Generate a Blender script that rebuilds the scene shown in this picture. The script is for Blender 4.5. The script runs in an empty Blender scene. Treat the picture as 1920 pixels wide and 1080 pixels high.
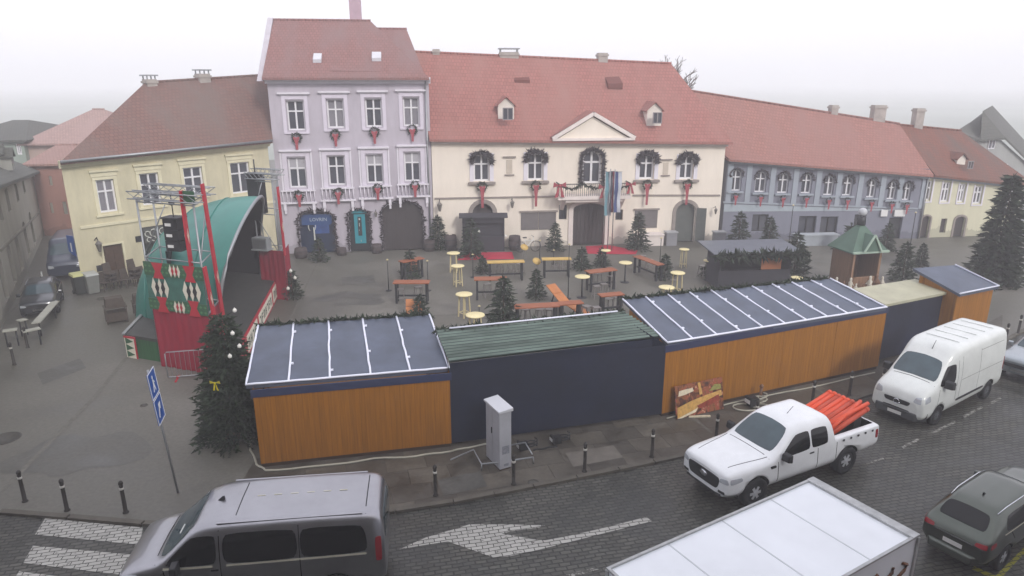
import bpy, bmesh, math, random
from mathutils import Vector, Matrix
from mathutils.bvhtree import BVHTree
R = math.radians
random.seed(7)
sc = bpy.context.scene
COL = sc.collection
# ---------------------------------------------------------------- camera model (used to survey points on the ground)
F, TH, H = 1300.0, math.atan(0.3), 10.4
def ray(px, py):
    u = (px-960)/F; v = (540-py)/F
    return Vector((u, math.cos(TH)+v*math.sin(TH), -math.sin(TH)+v*math.cos(TH)))
def P(px, py, z=0.0):
    d = ray(px, py); t = (H-z)/-d.z
    return Vector((d.x*t, d.y*t, z))
def hgt(base, px, py):
    """height above ground of the picture point (px,py) over the ground point base"""
    d = ray(px, py); s = math.hypot(base[0], base[1])/math.hypot(d.x, d.y)
    return H+s*d.z
def lin(h):
    h = h.lstrip('#'); o = []
    for i in (0, 2, 4):
        c = int(h[i:i+2], 16)/255
        o.append(c/12.92 if c <= .04045 else ((c+.055)/1.055)**2.4)
    return (*o, 1.0)
# ---------------------------------------------------------------- materials
MATS = {}
def mat(name, col, rough=.7, var=.12, scale=2.0, metal=0.0, bump=0.0, bscale=40.0, coat=0.0, spec=.5, emis=0.0, detail=4, stretch=None, coords='Object'):
    if name in MATS: return MATS[name]
    m = bpy.data.materials.new(name); m.use_nodes = True
    nt = m.node_tree; b = nt.nodes['Principled BSDF']
    c = lin(col) if isinstance(col, str) else (*col, 1.0)
    b.inputs['Roughness'].default_value = rough; b.inputs['Metallic'].default_value = metal
    b.inputs['Specular IOR Level'].default_value = spec
    if coat: b.inputs['Coat Weight'].default_value = coat; b.inputs['Coat Roughness'].default_value = .06
    tc = nt.nodes.new('ShaderNodeTexCoord'); mp = nt.nodes.new('ShaderNodeMapping')
    nt.links.new(tc.outputs[coords], mp.inputs[0])
    if stretch: mp.inputs['Scale'].default_value = stretch
    if var > 0:
        n = nt.nodes.new('ShaderNodeTexNoise'); n.inputs['Scale'].default_value = scale; n.inputs['Detail'].default_value = detail
        n.inputs['Roughness'].default_value = .6
        nt.links.new(mp.outputs[0], n.inputs['Vector'])
        r = nt.nodes.new('ShaderNodeMapRange'); r.inputs['From Min'].default_value = .3; r.inputs['From Max'].default_value = .7
        r.inputs['To Min'].default_value = 1-var; r.inputs['To Max'].default_value = 1+var
        nt.links.new(n.outputs['Fac'], r.inputs['Value'])
        x = nt.nodes.new('ShaderNodeVectorMath'); x.operation = 'SCALE'; x.inputs[0].default_value = c[:3]
        nt.links.new(r.outputs[0], x.inputs['Scale']); nt.links.new(x.outputs[0], b.inputs['Base Color'])
    else: b.inputs['Base Color'].default_value = c
    if bump > 0:
        n2 = nt.nodes.new('ShaderNodeTexNoise'); n2.inputs['Scale'].default_value = bscale; n2.inputs['Detail'].default_value = 3
        nt.links.new(mp.outputs[0], n2.inputs['Vector'])
        bp = nt.nodes.new('ShaderNodeBump'); bp.inputs['Strength'].default_value = bump; bp.inputs['Distance'].default_value = .02
        nt.links.new(n2.outputs['Fac'], bp.inputs['Height']); nt.links.new(bp.outputs[0], b.inputs['Normal'])
    if emis:
        b.inputs['Emission Color'].default_value = c; b.inputs['Emission Strength'].default_value = emis
    MATS[name] = m; return m
def nodes(m): return m.node_tree.nodes, m.node_tree.links, m.node_tree.nodes['Principled BSDF']
def tile_mat(name, col, col2, row=.32, ang=0):
    """roof tiles: rows across the slope, patches of weathering"""
    m = mat(name, col, .8, 0); n, l, b = nodes(m)
    tc = n.new('ShaderNodeTexCoord')
    br = n.new('ShaderNodeTexBrick'); br.inputs['Scale'].default_value = 1; br.inputs['Brick Width'].default_value = .22
    br.inputs['Row Height'].default_value = row*.75; br.inputs['Mortar Size'].default_value = .02; br.inputs['Mortar Smooth'].default_value = .4
    c = lin(col); c2 = lin(col2)
    br.inputs['Color1'].default_value = c; br.inputs['Color2'].default_value = tuple(.82*a for a in c[:3])+(1,)
    br.inputs['Mortar'].default_value = tuple(.55*a for a in c[:3])+(1,)
    sx = n.new('ShaderNodeSeparateXYZ'); cx = n.new('ShaderNodeCombineXYZ')
    l.new(tc.outputs['Object'], sx.inputs[0]); l.new(sx.outputs[0], cx.inputs[0])
    ad = n.new('ShaderNodeMath'); ad.operation = 'ADD'; l.new(sx.outputs[1], ad.inputs[0]); ad.inputs[1].default_value = 0
    l.new(ad.outputs[0], cx.inputs[1]); l.new(cx.outputs[0], br.inputs['Vector'])
    nz = n.new('ShaderNodeTexNoise'); nz.inputs['Scale'].default_value = .35; nz.inputs['Detail'].default_value = 7; nz.inputs['Roughness'].default_value = .65
    mp = n.new('ShaderNodeMapping'); mp.inputs['Scale'].default_value = (1.6, .5, .5); l.new(tc.outputs['Object'], mp.inputs[0]); l.new(mp.outputs[0], nz.inputs['Vector'])
    rp = n.new('ShaderNodeMapRange'); rp.inputs['From Min'].default_value = .42; rp.inputs['From Max'].default_value = .68; l.new(nz.outputs['Fac'], rp.inputs['Value'])
    mx = n.new('ShaderNodeMix'); mx.data_type = 'RGBA'; l.new(rp.outputs[0], mx.inputs['Factor']); l.new(br.outputs['Color'], mx.inputs['A']); mx.inputs['B'].default_value = c2
    l.new(mx.outputs['Result'], b.inputs['Base Color'])
    bp = n.new('ShaderNodeBump'); bp.inputs['Strength'].default_value = .5; bp.inputs['Distance'].default_value = .03
    l.new(br.outputs['Fac'], bp.inputs['Height']); bp.invert = True; l.new(bp.outputs[0], b.inputs['Normal'])
    return m
def plaster(name, col, dirt=.82):
    m = mat(name, col, .85, 0); n, l, b = nodes(m)
    tc = n.new('ShaderNodeTexCoord'); c = lin(col)
    nz = n.new('ShaderNodeTexNoise'); nz.inputs['Scale'].default_value = .8; nz.inputs['Detail'].default_value = 8; nz.inputs['Roughness'].default_value = .7
    mp = n.new('ShaderNodeMapping'); mp.inputs['Scale'].default_value = (1.5, 1.5, .45); l.new(tc.outputs['Object'], mp.inputs[0]); l.new(mp.outputs[0], nz.inputs['Vector'])
    rp = n.new('ShaderNodeMapRange'); rp.inputs['From Min'].default_value = .35; rp.inputs['From Max'].default_value = .75
    rp.inputs['To Min'].default_value = 1.04; rp.inputs['To Max'].default_value = dirt; l.new(nz.outputs['Fac'], rp.inputs['Value'])
    x = n.new('ShaderNodeVectorMath'); x.operation = 'SCALE'; x.inputs[0].default_value = c[:3]; l.new(rp.outputs[0], x.inputs['Scale'])
    # rising damp near the pavement: a real stain with its own edge
    sx = n.new('ShaderNodeSeparateXYZ'); l.new(tc.outputs['Object'], sx.inputs[0])
    ad = n.new('ShaderNodeMath'); ad.operation = 'MULTIPLY_ADD'; l.new(nz.outputs['Fac'], ad.inputs[0]); ad.inputs[1].default_value = 1.6; ad.inputs[2].default_value = -.3
    lt = n.new('ShaderNodeMath'); lt.operation = 'LESS_THAN'; l.new(sx.outputs[2], lt.inputs[0]); l.new(ad.outputs[0], lt.inputs[1])
    mx = n.new('ShaderNodeMix'); mx.data_type = 'RGBA'; l.new(lt.outputs[0], mx.inputs['Factor']); l.new(x.outputs[0], mx.inputs['A']); mx.inputs['B'].default_value = tuple(.72*a for a in c[:3])+(1,)
    l.new(mx.outputs['Result'], b.inputs['Base Color'])
    return m
# ---------------------------------------------------------------- mesh builder
class MB:
    def __init__(s): s.v = []; s.f = []; s.m = []; s.s = []
    def add(s, vs, fs, mi=0, sm=False, M=None):
        o = len(s.v)
        for p in vs:
            p = Vector(p)
            if M is not None: p = M @ p
            s.v.append(tuple(p))
        for f in fs: s.f.append(tuple(o+i for i in f)); s.m.append(mi); s.s.append(sm)
        return s
    def box(s, x0, y0, z0, x1, y1, z1, mi=0, M=None):
        if x0 > x1: x0, x1 = x1, x0
        if y0 > y1: y0, y1 = y1, y0
        if z0 > z1: z0, z1 = z1, z0
        return s.add([(x0,y0,z0),(x1,y0,z0),(x1,y1,z0),(x0,y1,z0),(x0,y0,z1),(x1,y0,z1),(x1,y1,z1),(x0,y1,z1)],
              [(0,3,2,1),(4,5,6,7),(0,1,5,4),(1,2,6,5),(2,3,7,6),(3,0,4,7)], mi, False, M)
    def hexa(s, b, t, mi=0):
        """b, t: four bottom and four top points, counter-clockwise seen from above"""
        return s.add(list(b)+list(t), [(0,3,2,1),(4,5,6,7),(0,1,5,4),(1,2,6,5),(2,3,7,6),(3,0,4,7)], mi)
    def bar(s, p, q, w, h=None, mi=0, up=(0,0,1)):
        h = h or w; p = Vector(p); q = Vector(q); d = (q-p)
        if d.length < 1e-6: return s
        d.normalize(); u = Vector(up)
        if abs(d.dot(u)) > .95: u = Vector((1,0,0))
        a = d.cross(u).normalized()*w/2; b = a.cross(d).normalized()*h/2
        return s.hexa([p-a-b, p+a-b, q+a-b, q-a-b], [p-a+b, p+a+b, q+a+b, q-a+b], mi)
    def cyl(s, p, q, r0, r1=None, n=8, mi=0, caps=True, sm=True):
        r1 = r0 if r1 is None else r1; p = Vector(p); q = Vector(q); d = (q-p).normalized()
        u = Vector((0,0,1)) if abs(d.z) < .9 else Vector((1,0,0))
        a = d.cross(u).normalized(); b = d.cross(a)
        vs = []
        for c, r in ((p, r0), (q, r1)):
            for k in range(n):
                t = 2*math.pi*k/n; vs.append(c+a*math.cos(t)*r+b*math.sin(t)*r)
        s.add(vs, [(k, (k+1) % n, n+(k+1) % n, n+k) for k in range(n)], mi, sm)
        if caps: s.add(vs[:n], [tuple(range(n))[::-1]], mi); s.add(vs[n:], [tuple(range(n))], mi)
        return s
    def tube(s, pts, r, n=6, mi=0):
        pts = [Vector(p) for p in pts]
        rings = []; prev = None
        for i, p in enumerate(pts):
            d = (pts[min(i+1, len(pts)-1)]-pts[max(i-1, 0)]).normalized()
            u = Vector((0,0,1)) if abs(d.z) < .9 else Vector((1,0,0))
            a = d.cross(u).normalized(); b = d.cross(a)
            rings.append([p+a*math.cos(2*math.pi*k/n)*r+b*math.sin(2*math.pi*k/n)*r for k in range(n)])
        vs = [v for rg in rings for v in rg]; fs = []
        for i in range(len(pts)-1):
            for k in range(n): fs.append((i*n+k, i*n+(k+1) % n, (i+1)*n+(k+1) % n, (i+1)*n+k))
        fs.append(tuple(range(n))[::-1]); fs.append(tuple((len(pts)-1)*n+k for k in range(n)))
        return s.add(vs, fs, mi, True)
    def lathe(s, prof, c=(0,0,0), n=16, mi=0, M=None, sm=True):
        vs = []; c = Vector(c)
        for r, z in prof:
            for k in range(n): vs.append(c+Vector((r*math.cos(2*math.pi*k/n), r*math.sin(2*math.pi*k/n), z)))
        fs = []
        for i in range(len(prof)-1):
            for k in range(n): fs.append((i*n+k, i*n+(k+1) % n, (i+1)*n+(k+1) % n, (i+1)*n+k))
        fs.append(tuple(range(n))[::-1]); fs.append(tuple((len(prof)-1)*n+k for k in range(n)))
        return s.add(vs, fs, mi, sm, M)
    def sph(s, c, r, n=8, mi=0, sq=(1,1,1)):
        vs = []; fs = []; c = Vector(c); m = max(4, n//2+1)
        for i in range(m+1):
            ph = math.pi*i/m
            for k in range(n):
                t = 2*math.pi*k/n; vs.append(c+Vector((r*sq[0]*math.sin(ph)*math.cos(t), r*sq[1]*math.sin(ph)*math.sin(t), r*sq[2]*math.cos(ph))))
        for i in range(m):
            for k in range(n): fs.append((i*n+k, (i+1)*n+k, (i+1)*n+(k+1) % n, i*n+(k+1) % n))
        return s.add(vs, fs, mi, True)
    def poly(s, pts, mi=0): return s.add(pts, [tuple(range(len(pts)))], mi)
    def prism(s, pts, vec, mi=0):
        n = len(pts); vec = Vector(vec); q = [Vector(p)+vec for p in pts]
        fs = [tuple(range(n))[::-1], tuple(range(n, 2*n))]+[(k, (k+1) % n, n+(k+1) % n, n+k) for k in range(n)]
        return s.add([Vector(p) for p in pts]+q, fs, mi)
    def data(s, name, mats):
        me = bpy.data.meshes.new(name); me.from_pydata(s.v, [], s.f)
        for m in (mats if isinstance(mats, (list, tuple)) else [mats]): me.materials.append(m)
        me.polygons.foreach_set('material_index', s.m); me.polygons.foreach_set('use_smooth', s.s); me.update()
        return me
    def build(s, name, mats, parent=None, loc=None, fix=True):
        me = s.data(name, mats)
        if fix:
            bm = bmesh.new(); bm.from_mesh(me); bmesh.ops.remove_doubles(bm, verts=bm.verts, dist=1e-5)
            bmesh.ops.recalc_face_normals(bm, faces=bm.faces); bm.to_mesh(me); bm.free()
        o = bpy.data.objects.new(name, me); COL.objects.link(o)
        if parent is not None: o.parent = parent
        if loc is not None: o.location = loc
        return o
def tag(o, label=None, cat=None, group=None, kind=None):
    if label: o['label'] = label
    if cat: o['category'] = cat
    if group: o['group'] = group
    if kind: o['kind'] = kind
    return o
def root(name, loc, rz=0, label=None, cat=None, group=None, scale=None):
    o = bpy.data.objects.new(name, None); COL.objects.link(o); o.location = loc; o.rotation_euler = (0,0,rz)
    o.empty_display_size = .3
    if scale: o.scale = (scale,)*3 if not isinstance(scale, tuple) else scale
    return tag(o, label, cat, group)
def kids(o):
    return [c for c in bpy.data.objects if c.parent == o]
def dup(o, loc, rz=0, label=None, scale=None, parent=None, _tree=None):
    c = o.copy(); COL.objects.link(c); c.parent = parent
    c.location = loc; c.rotation_euler = (0,0,rz)
    if label: c['label'] = label
    if scale: c.scale = (scale,)*3 if not isinstance(scale, tuple) else scale
    for k in TREE(o):
        d = k.copy(); COL.objects.link(d); d.parent = c
        for g in TREE(k):
            e = g.copy(); COL.objects.link(e); e.parent = d
    return c
_tree = {}
def TREE(o):
    if o.name not in _tree: _tree[o.name] = kids(o)
    return _tree[o.name]
def lbl_once(base, list_): return list_
# ---------------------------------------------------------------- facade frame
class Fr:
    def __init__(s, A, B):
        s.O = P(*A); s.E = P(*B); d = (s.E-s.O); s.W = d.length; s.ex = d.normalized(); s.ey = Vector((-s.ex.y, s.ex.x, 0)); s.a = math.atan2(d.y, d.x)
    def hit(s, px, py, off=0.0):
        d = ray(px, py); c = Vector((0,0,H)); o = s.O+s.ey*off
        t = (o-c).dot(s.ey)/d.dot(s.ey); p = c+d*t
        return ((p-s.O).dot(s.ex), p.z)
    def Rc(s, x0, y0, x1, y1, off=0.0):
        cx, cy = (x0+x1)/2, (y0+y1)/2
        return (s.hit(x0, cy, off)[0], s.hit(cx, y1, off)[1], s.hit(x1, cy, off)[0], s.hit(cx, y0, off)[1])
    def world(s, x, y, z=0): return s.O+s.ex*x+s.ey*y+Vector((0,0,z))
# common materials
GLASS = mat('window_glass', '#4a4c55', .12, .25, .6, spec=.6)
WHITE = mat('white_paint', '#dcdcda', .6, .05)
DARK = mat('dark_metal', '#24262a', .5, .1)
METAL = mat('galvanised_metal', '#9a9da0', .45, .12, metal=.7)
HAZE = .0033; SUNROT = 150; SKYC = (10.9,10.75,11.8,1); EXPO = .3
# ================================================================ THE SETTING
def ground_mat(name, c1, c2, c3, s1=.22, rough=.62, pave=None, ang=0, line=.0):
    m = mat(name, c1, rough, 0); n, l, b = nodes(m)
    tc = n.new('ShaderNodeTexCoord')
    big = n.new('ShaderNodeTexNoise'); big.inputs['Scale'].default_value = s1; big.inputs['Detail'].default_value = 9; big.inputs['Roughness'].default_value = .62
    big.inputs['Distortion'].default_value = .6
    fine = n.new('ShaderNodeTexNoise'); fine.inputs['Scale'].default_value = 9; fine.inputs['Detail'].default_value = 6
    l.new(tc.outputs['Object'], big.inputs['Vector']); l.new(tc.outputs['Object'], fine.inputs['Vector'])
    r = n.new('ShaderNodeValToRGB'); e = r.color_ramp.elements
    e[0].position = .36; e[0].color = lin(c1); e[1].position = .66; e[1].color = lin(c3); k = e.new(.5); k.color = lin(c2)
    l.new(big.outputs['Fac'], r.inputs['Fac'])
    fr = n.new('ShaderNodeMapRange'); fr.inputs['From Min'].default_value = .3; fr.inputs['From Max'].default_value = .7; fr.inputs['To Min'].default_value = .86; fr.inputs['To Max'].default_value = 1.14
    l.new(fine.outputs['Fac'], fr.inputs['Value'])
    mu = n.new('ShaderNodeVectorMath'); mu.operation = 'SCALE'; l.new(r.outputs[0], mu.inputs[0]); l.new(fr.outputs[0], mu.inputs['Scale'])
    out = mu.outputs[0]; h = fine.outputs['Fac']
    if pave:
        w, hh, mort, dark = pave
        mp = n.new('ShaderNodeMapping'); mp.inputs['Rotation'].default_value = (0,0,-R(ang)); l.new(tc.outputs['Object'], mp.inputs[0])
        # bend the courses a little so that the pattern is hand laid
        ds = n.new('ShaderNodeTexNoise'); ds.inputs['Scale'].default_value = 1.1; l.new(tc.outputs['Object'], ds.inputs['Vector'])
        va = n.new('ShaderNodeVectorMath'); va.operation = 'MULTIPLY_ADD'; l.new(ds.outputs['Color'], va.inputs[0]); va.inputs[1].default_value = (.12,.12,0); l.new(mp.outputs[0], va.inputs[2])
        br = n.new('ShaderNodeTexBrick'); br.inputs['Scale'].default_value = 1; br.inputs['Brick Width'].default_value = w; br.inputs['Row Height'].default_value = hh
        br.inputs['Mortar Size'].default_value = mort; br.inputs['Mortar Smooth'].default_value = .3; br.inputs['Bias'].default_value = 0
        br.inputs['Color1'].default_value = (1.25,1.25,1.22,1); br.inputs['Color2'].default_value = (.72,.72,.72,1); br.inputs['Mortar'].default_value = (dark,dark,dark,1)
        l.new(va.outputs[0], br.inputs['Vector'])
        m2 = n.new('ShaderNodeVectorMath'); m2.operation = 'MULTIPLY'; l.new(out, m2.inputs[0]); l.new(br.outputs['Color'], m2.inputs[1]); out = m2.outputs[0]
        bp = n.new('ShaderNodeBump'); bp.inputs['Strength'].default_value = .7; bp.inputs['Distance'].default_value = .02; bp.invert = True
        l.new(br.outputs['Fac'], bp.inputs['Height']); l.new(bp.outputs[0], b.inputs['Normal'])
        m['brick'] = 1
    else:
        bp = n.new('ShaderNodeBump'); bp.inputs['Strength'].default_value = .25; bp.inputs['Distance'].default_value = .01
        l.new(h, bp.inputs['Height']); l.new(bp.outputs[0], b.inputs['Normal'])
    l.new(out, b.inputs['Base Color'])
    rr = n.new('ShaderNodeMapRange'); rr.inputs['From Min'].default_value = .4; rr.inputs['From Max'].default_value = .62; rr.inputs['To Min'].default_value = rough-.18; rr.inputs['To Max'].default_value = rough+.12
    l.new(big.outputs['Fac'], rr.inputs['Value']); l.new(rr.outputs[0], b.inputs['Roughness'])
    return m
M_SQ = ground_mat('square_asphalt', '#53514a', '#605e56', '#716e67', .13, .62)
M_ROAD = ground_mat('road_cobbles', '#363732', '#45453f', '#55544e', .5, .5, (.26,.125,.02,.30), 13)
M_PAVE = ground_mat('pavement_slabs', '#413d36', '#504b43', '#5f5a51', .9, .6, (1.1,.75,.012,.72), 15)
M_PAINT = mat('road_paint', '#c9c8c2', .7, 0)
def paint_mat(name, col, ang, wear=.5):
    """white paint worn off the joints between the stones"""
    m = mat(name, col, .7, 0); n, l, b = nodes(m); tc = n.new('ShaderNodeTexCoord')
    mp = n.new('ShaderNodeMapping'); mp.inputs['Rotation'].default_value = (0,0,-R(ang)); l.new(tc.outputs['Object'], mp.inputs[0])
    ds = n.new('ShaderNodeTexNoise'); ds.inputs['Scale'].default_value = 1.1; l.new(tc.outputs['Object'], ds.inputs['Vector'])
    va = n.new('ShaderNodeVectorMath'); va.operation = 'MULTIPLY_ADD'; l.new(ds.outputs['Color'], va.inputs[0]); va.inputs[1].default_value = (.12,.12,0); l.new(mp.outputs[0], va.inputs[2])
    br = n.new('ShaderNodeTexBrick'); br.inputs['Scale'].default_value = 1; br.inputs['Brick Width'].default_value = .26; br.inputs['Row Height'].default_value = .125
    br.inputs['Mortar Size'].default_value = .012; br.inputs['Mortar Smooth'].default_value = .25
    c = lin(col); br.inputs['Color1'].default_value = c; br.inputs['Color2'].default_value = tuple(.8*a for a in c[:3])+(1,); br.inputs['Mortar'].default_value = lin('#35342f')
    l.new(va.outputs[0], br.inputs['Vector'])
    nz = n.new('ShaderNodeTexNoise'); nz.inputs['Scale'].default_value = 5; nz.inputs['Detail'].default_value = 8; nz.inputs['Roughness'].default_value = .75; l.new(tc.outputs['Object'], nz.inputs['Vector'])
    rp = n.new('ShaderNodeMapRange'); rp.inputs['From Min'].default_value = wear; rp.inputs['From Max'].default_value = wear+.06; l.new(nz.outputs['Fac'], rp.inputs['Value'])
    mx = n.new('ShaderNodeMix'); mx.data_type = 'RGBA'; l.new(rp.outputs[0], mx.inputs['Factor']); l.new(br.outputs['Color'], mx.inputs['A']); mx.inputs['B'].default_value = lin('#4a4943')
    l.new(mx.outputs['Result'], b.inputs['Base Color'])
    return m
M_LINE = paint_mat('worn_white_paint', '#b4b3ac', 13, .58)
M_LINE2 = paint_mat('very_worn_white_paint', '#9c9b94', 13, .47)
# ground: one sheet to beyond the fog
gb = MB(); gb.box(-2300, -14, -.6, 2300, 2500, 0)
ground = tag(gb.build('ground', M_SQ), kind='structure')
# road: kerb polyline along the far side, in picture points
kerb_px = [(-700,985), (0,962), (130,972), (270,984), (480,990), (740,960), (850,943), (1000,914), (1160,882), (1290,855), (1460,800), (1640,737), (1770,690), (1880,642), (1960,600), (2400,430)]
KP = [P(*p) for p in kerb_px]
rd = MB()
top = [(p.x, p.y) for p in KP]
pts = top+[(KP[-1].x+40, -11.5), (KP[0].x-10, -11.5)]
def sheet(pts, z, name, m, parent=None, thick=.004, kind='structure'):
    me = bpy.data.meshes.new(name); bm = bmesh.new()
    f = bm.faces.new([bm.verts.new((x, y, z)) for x, y in pts])
    bmesh.ops.triangulate(bm, faces=[f]); bmesh.ops.recalc_face_normals(bm, faces=bm.faces)
    if sum(f.normal.z for f in bm.faces) < 0: bmesh.ops.reverse_faces(bm, faces=bm.faces)
    bm.to_mesh(me); bm.free(); me.materials.append(m)
    o = bpy.data.objects.new(name, me); COL.objects.link(o)
    if parent: o.parent = parent
    elif kind: o['kind'] = kind
    return o
road = sheet(pts, .004, 'road', M_ROAD)
# kerb stones: low pale granite edging
kb = MB()
for a, b_ in zip(KP[1:-2], KP[2:-1]):
    n = max(1, int((b_-a).length/1.0)); d = (b_-a)/n
    for i in range(n):
        kb.bar(a+d*(i+.01)+Vector((0,0,.03)), a+d*(i+.985)+Vector((0,0,.03)), .16, .1)
kerb = tag(kb.build('kerb', mat('granite_kerb', '#545047', .75, .2, 3)), kind='structure')
# pavement between kerb and huts
pv = [P(*p) for p in [(0,962),(130,972),(270,984),(480,990),(740,960),(850,943),(1000,914),(1160,882),(1290,855),(1460,800),(1640,737),(1770,690),(1880,642)]]
back = [P(*p) for p in [(1880,590),(1840,612),(1640,680),(1240,760),(845,830),(480,860),(455,900)]]
pavement = sheet([(p.x, p.y+.08) for p in pv[4:]]+[(p.x, p.y) for p in back]+[(P(470,982).x, P(470,982).y)], .004, 'pavement', M_PAVE)
# bands of paving that cross the square
M_BAND = mat('pale_paving_band', '#605e56', .7, .25, 6)
def band(pxs, w, name='paving_band'):
    q = [P(*p) for p in pxs]; L = []; Rr = []
    for i, p in enumerate(q):
        d = (q[min(i+1, len(q)-1)]-q[max(i-1, 0)]).normalized(); n_ = Vector((-d.y, d.x, 0))*w/2
        L.append(p+n_); Rr.append(p-n_)
    return sheet([(p.x, p.y) for p in L+Rr[::-1]], .008, name, M_BAND, ground)
band([(0,925),(95,828),(180,742),(262,640),(300,600)], .16)
band([(540,610),(565,555),(597,488)], .10)
band([(700,596),(760,594),(870,590)], .07)
band([(20,585),(105,505),(150,455)], .12)
# manhole covers
def manhole(px, py, r):
    m = MB(); m.lathe([(r,0),(r,.012),(r*.9,.012),(r*.9,.008),(.02,.008)], P(px,py), 24)
    return m.build('manhole_cover', mat('cast_iron', '#45433d', .7, .25, 12), ground)
manhole(10, 822, .42)
# crosswalk
def quad(px, name, m, z=.012): 
    return sheet([(P(*p).x, P(*p).y) for p in px], z, name, m, road)
quad([(85,972),(268,990),(262,1022),(66,1003)], 'crosswalk_stripe', M_LINE)
quad([(62,1024),(262,1042),(256,1082),(44,1056)], 'crosswalk_stripe', M_LINE)
quad([(36,1072),(250,1100),(246,1150),(12,1110)], 'crosswalk_stripe', M_LINE)
# turn arrow
ar = [(748,1031),(800,1008),(862,990),(880,984),(960,984),(1022,986),(1010,990),(965,996),(940,1001),(1000,1012),(1022,1014),(1080,1003),(1150,986),(1212,970),(1222,978),(1150,996),(1080,1014),(1000,1034),(955,1044),(925,1046),(880,1030),(840,1016),(800,1022)]
quad(ar, 'arrow_marking', M_LINE)
quad([(1060,1078),(1110,1066),(1125,1068),(1075,1082)], 'worn_marking', M_LINE2)
for a in [(1615,872,1655,858),(1690,838,1722,822),(1745,810,1790,790),(1805,780,1840,762),(1850,758,1875,745)]:
    x0,y0,x1,y1 = a; quad([(x0,y0),(x1,y1),(x1+3,y1+3),(x0+4,y0+4)], 'worn_marking', M_LINE2)
M_YEL = paint_mat('yellow_paint', '#8d8a1c', 13, .6)
quad([(1862,1085),(1925,1022),(1925,1034),(1876,1085)], 'yellow_line', M_YEL)
quad([(1826,1062),(1866,1080),(1862,1086),(1822,1068)], 'yellow_line', M_YEL)
# parking bay lines on the pavement
for a in [(1290,777,1335,812),(1520,722,1560,748),(1745,655,1770,668)]:
    x0,y0,x1,y1 = a; p0=P(x0,y0); p1=P(x1,y1); d=(p1-p0).normalized(); nn=Vector((-d.y,d.x,0))*.05
    sheet([((p0+nn).x,(p0+nn).y),((p1+nn).x,(p1+nn).y),((p1-nn).x,(p1-nn).y),((p0-nn).x,(p0-nn).y)], .012, 'bay_line', M_BAND, pavement)
# damp patches and wheel tracks are real tone changes of the asphalt

# repaired trenches, damp patches and covers in the paving
M_REP = ground_mat('asphalt_repair', '#474641', '#504f4a', '#5a5853', 1.2, .6); M_WET = ground_mat('damp_asphalt', '#484741', '#52514b', '#5d5b55', .5, .52)
def blobpatch(px, py, rx, ry, m, nm, par, z=.006, seed=1, rot=0):
    c = P(px, py); random.seed(seed); n = 26; pts = []
    for k in range(n):
        a = 2*math.pi*k/n; r = 1+.22*math.sin(2*a+seed)+.14*math.sin(5*a+seed*2)+random.uniform(-.05,.05)
        x, y = rx*r*math.cos(a), ry*r*math.sin(a); pts.append((c.x+x*math.cos(rot)-y*math.sin(rot), c.y+x*math.sin(rot)+y*math.cos(rot)))
    sheet(pts, z, nm, m, par)
def rectpatch(pxs, m, nm, par, z=.006): sheet([(P(*p).x, P(*p).y) for p in pxs], z, nm, m, par)
for i, a in enumerate([(150,850,1.6,1.4),(660,560,1.5,1.2)]): blobpatch(*a, M_WET, 'damp_patch', ground, .005, i+2, .3)
rectpatch([(70,700),(150,672),(162,690),(80,722)], M_REP, 'asphalt_repair', ground); rectpatch([(640,520),(700,516),(704,530),(642,535)], M_REP, 'asphalt_repair', ground); rectpatch([(820,900),(900,884),(914,912),(832,930)], M_REP, 'asphalt_repair', pavement, .009)
rectpatch([(1060,850),(1150,835),(1168,858),(1075,876)], mat('pale_new_slab','#67625a',.7,.15,3), 'new_slab', pavement, .009)
for px, py, r in ((270,760,.12),(192,560,.25),(690,645,.2),(450,560,.2),(1000,905,.16)): manhole(px, py, r)

fm = mat('fog_brightener', '#959b92', .9, .12, .02)
b = MB(); pts = [(-2290,95),(2290,95),(2290,2490),(-2290,2490)]; sheet(pts, .02, 'fog_brightener_sheet', fm)  # pale sheet added behind the houses to brighten the fog and soften the horizon
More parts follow.
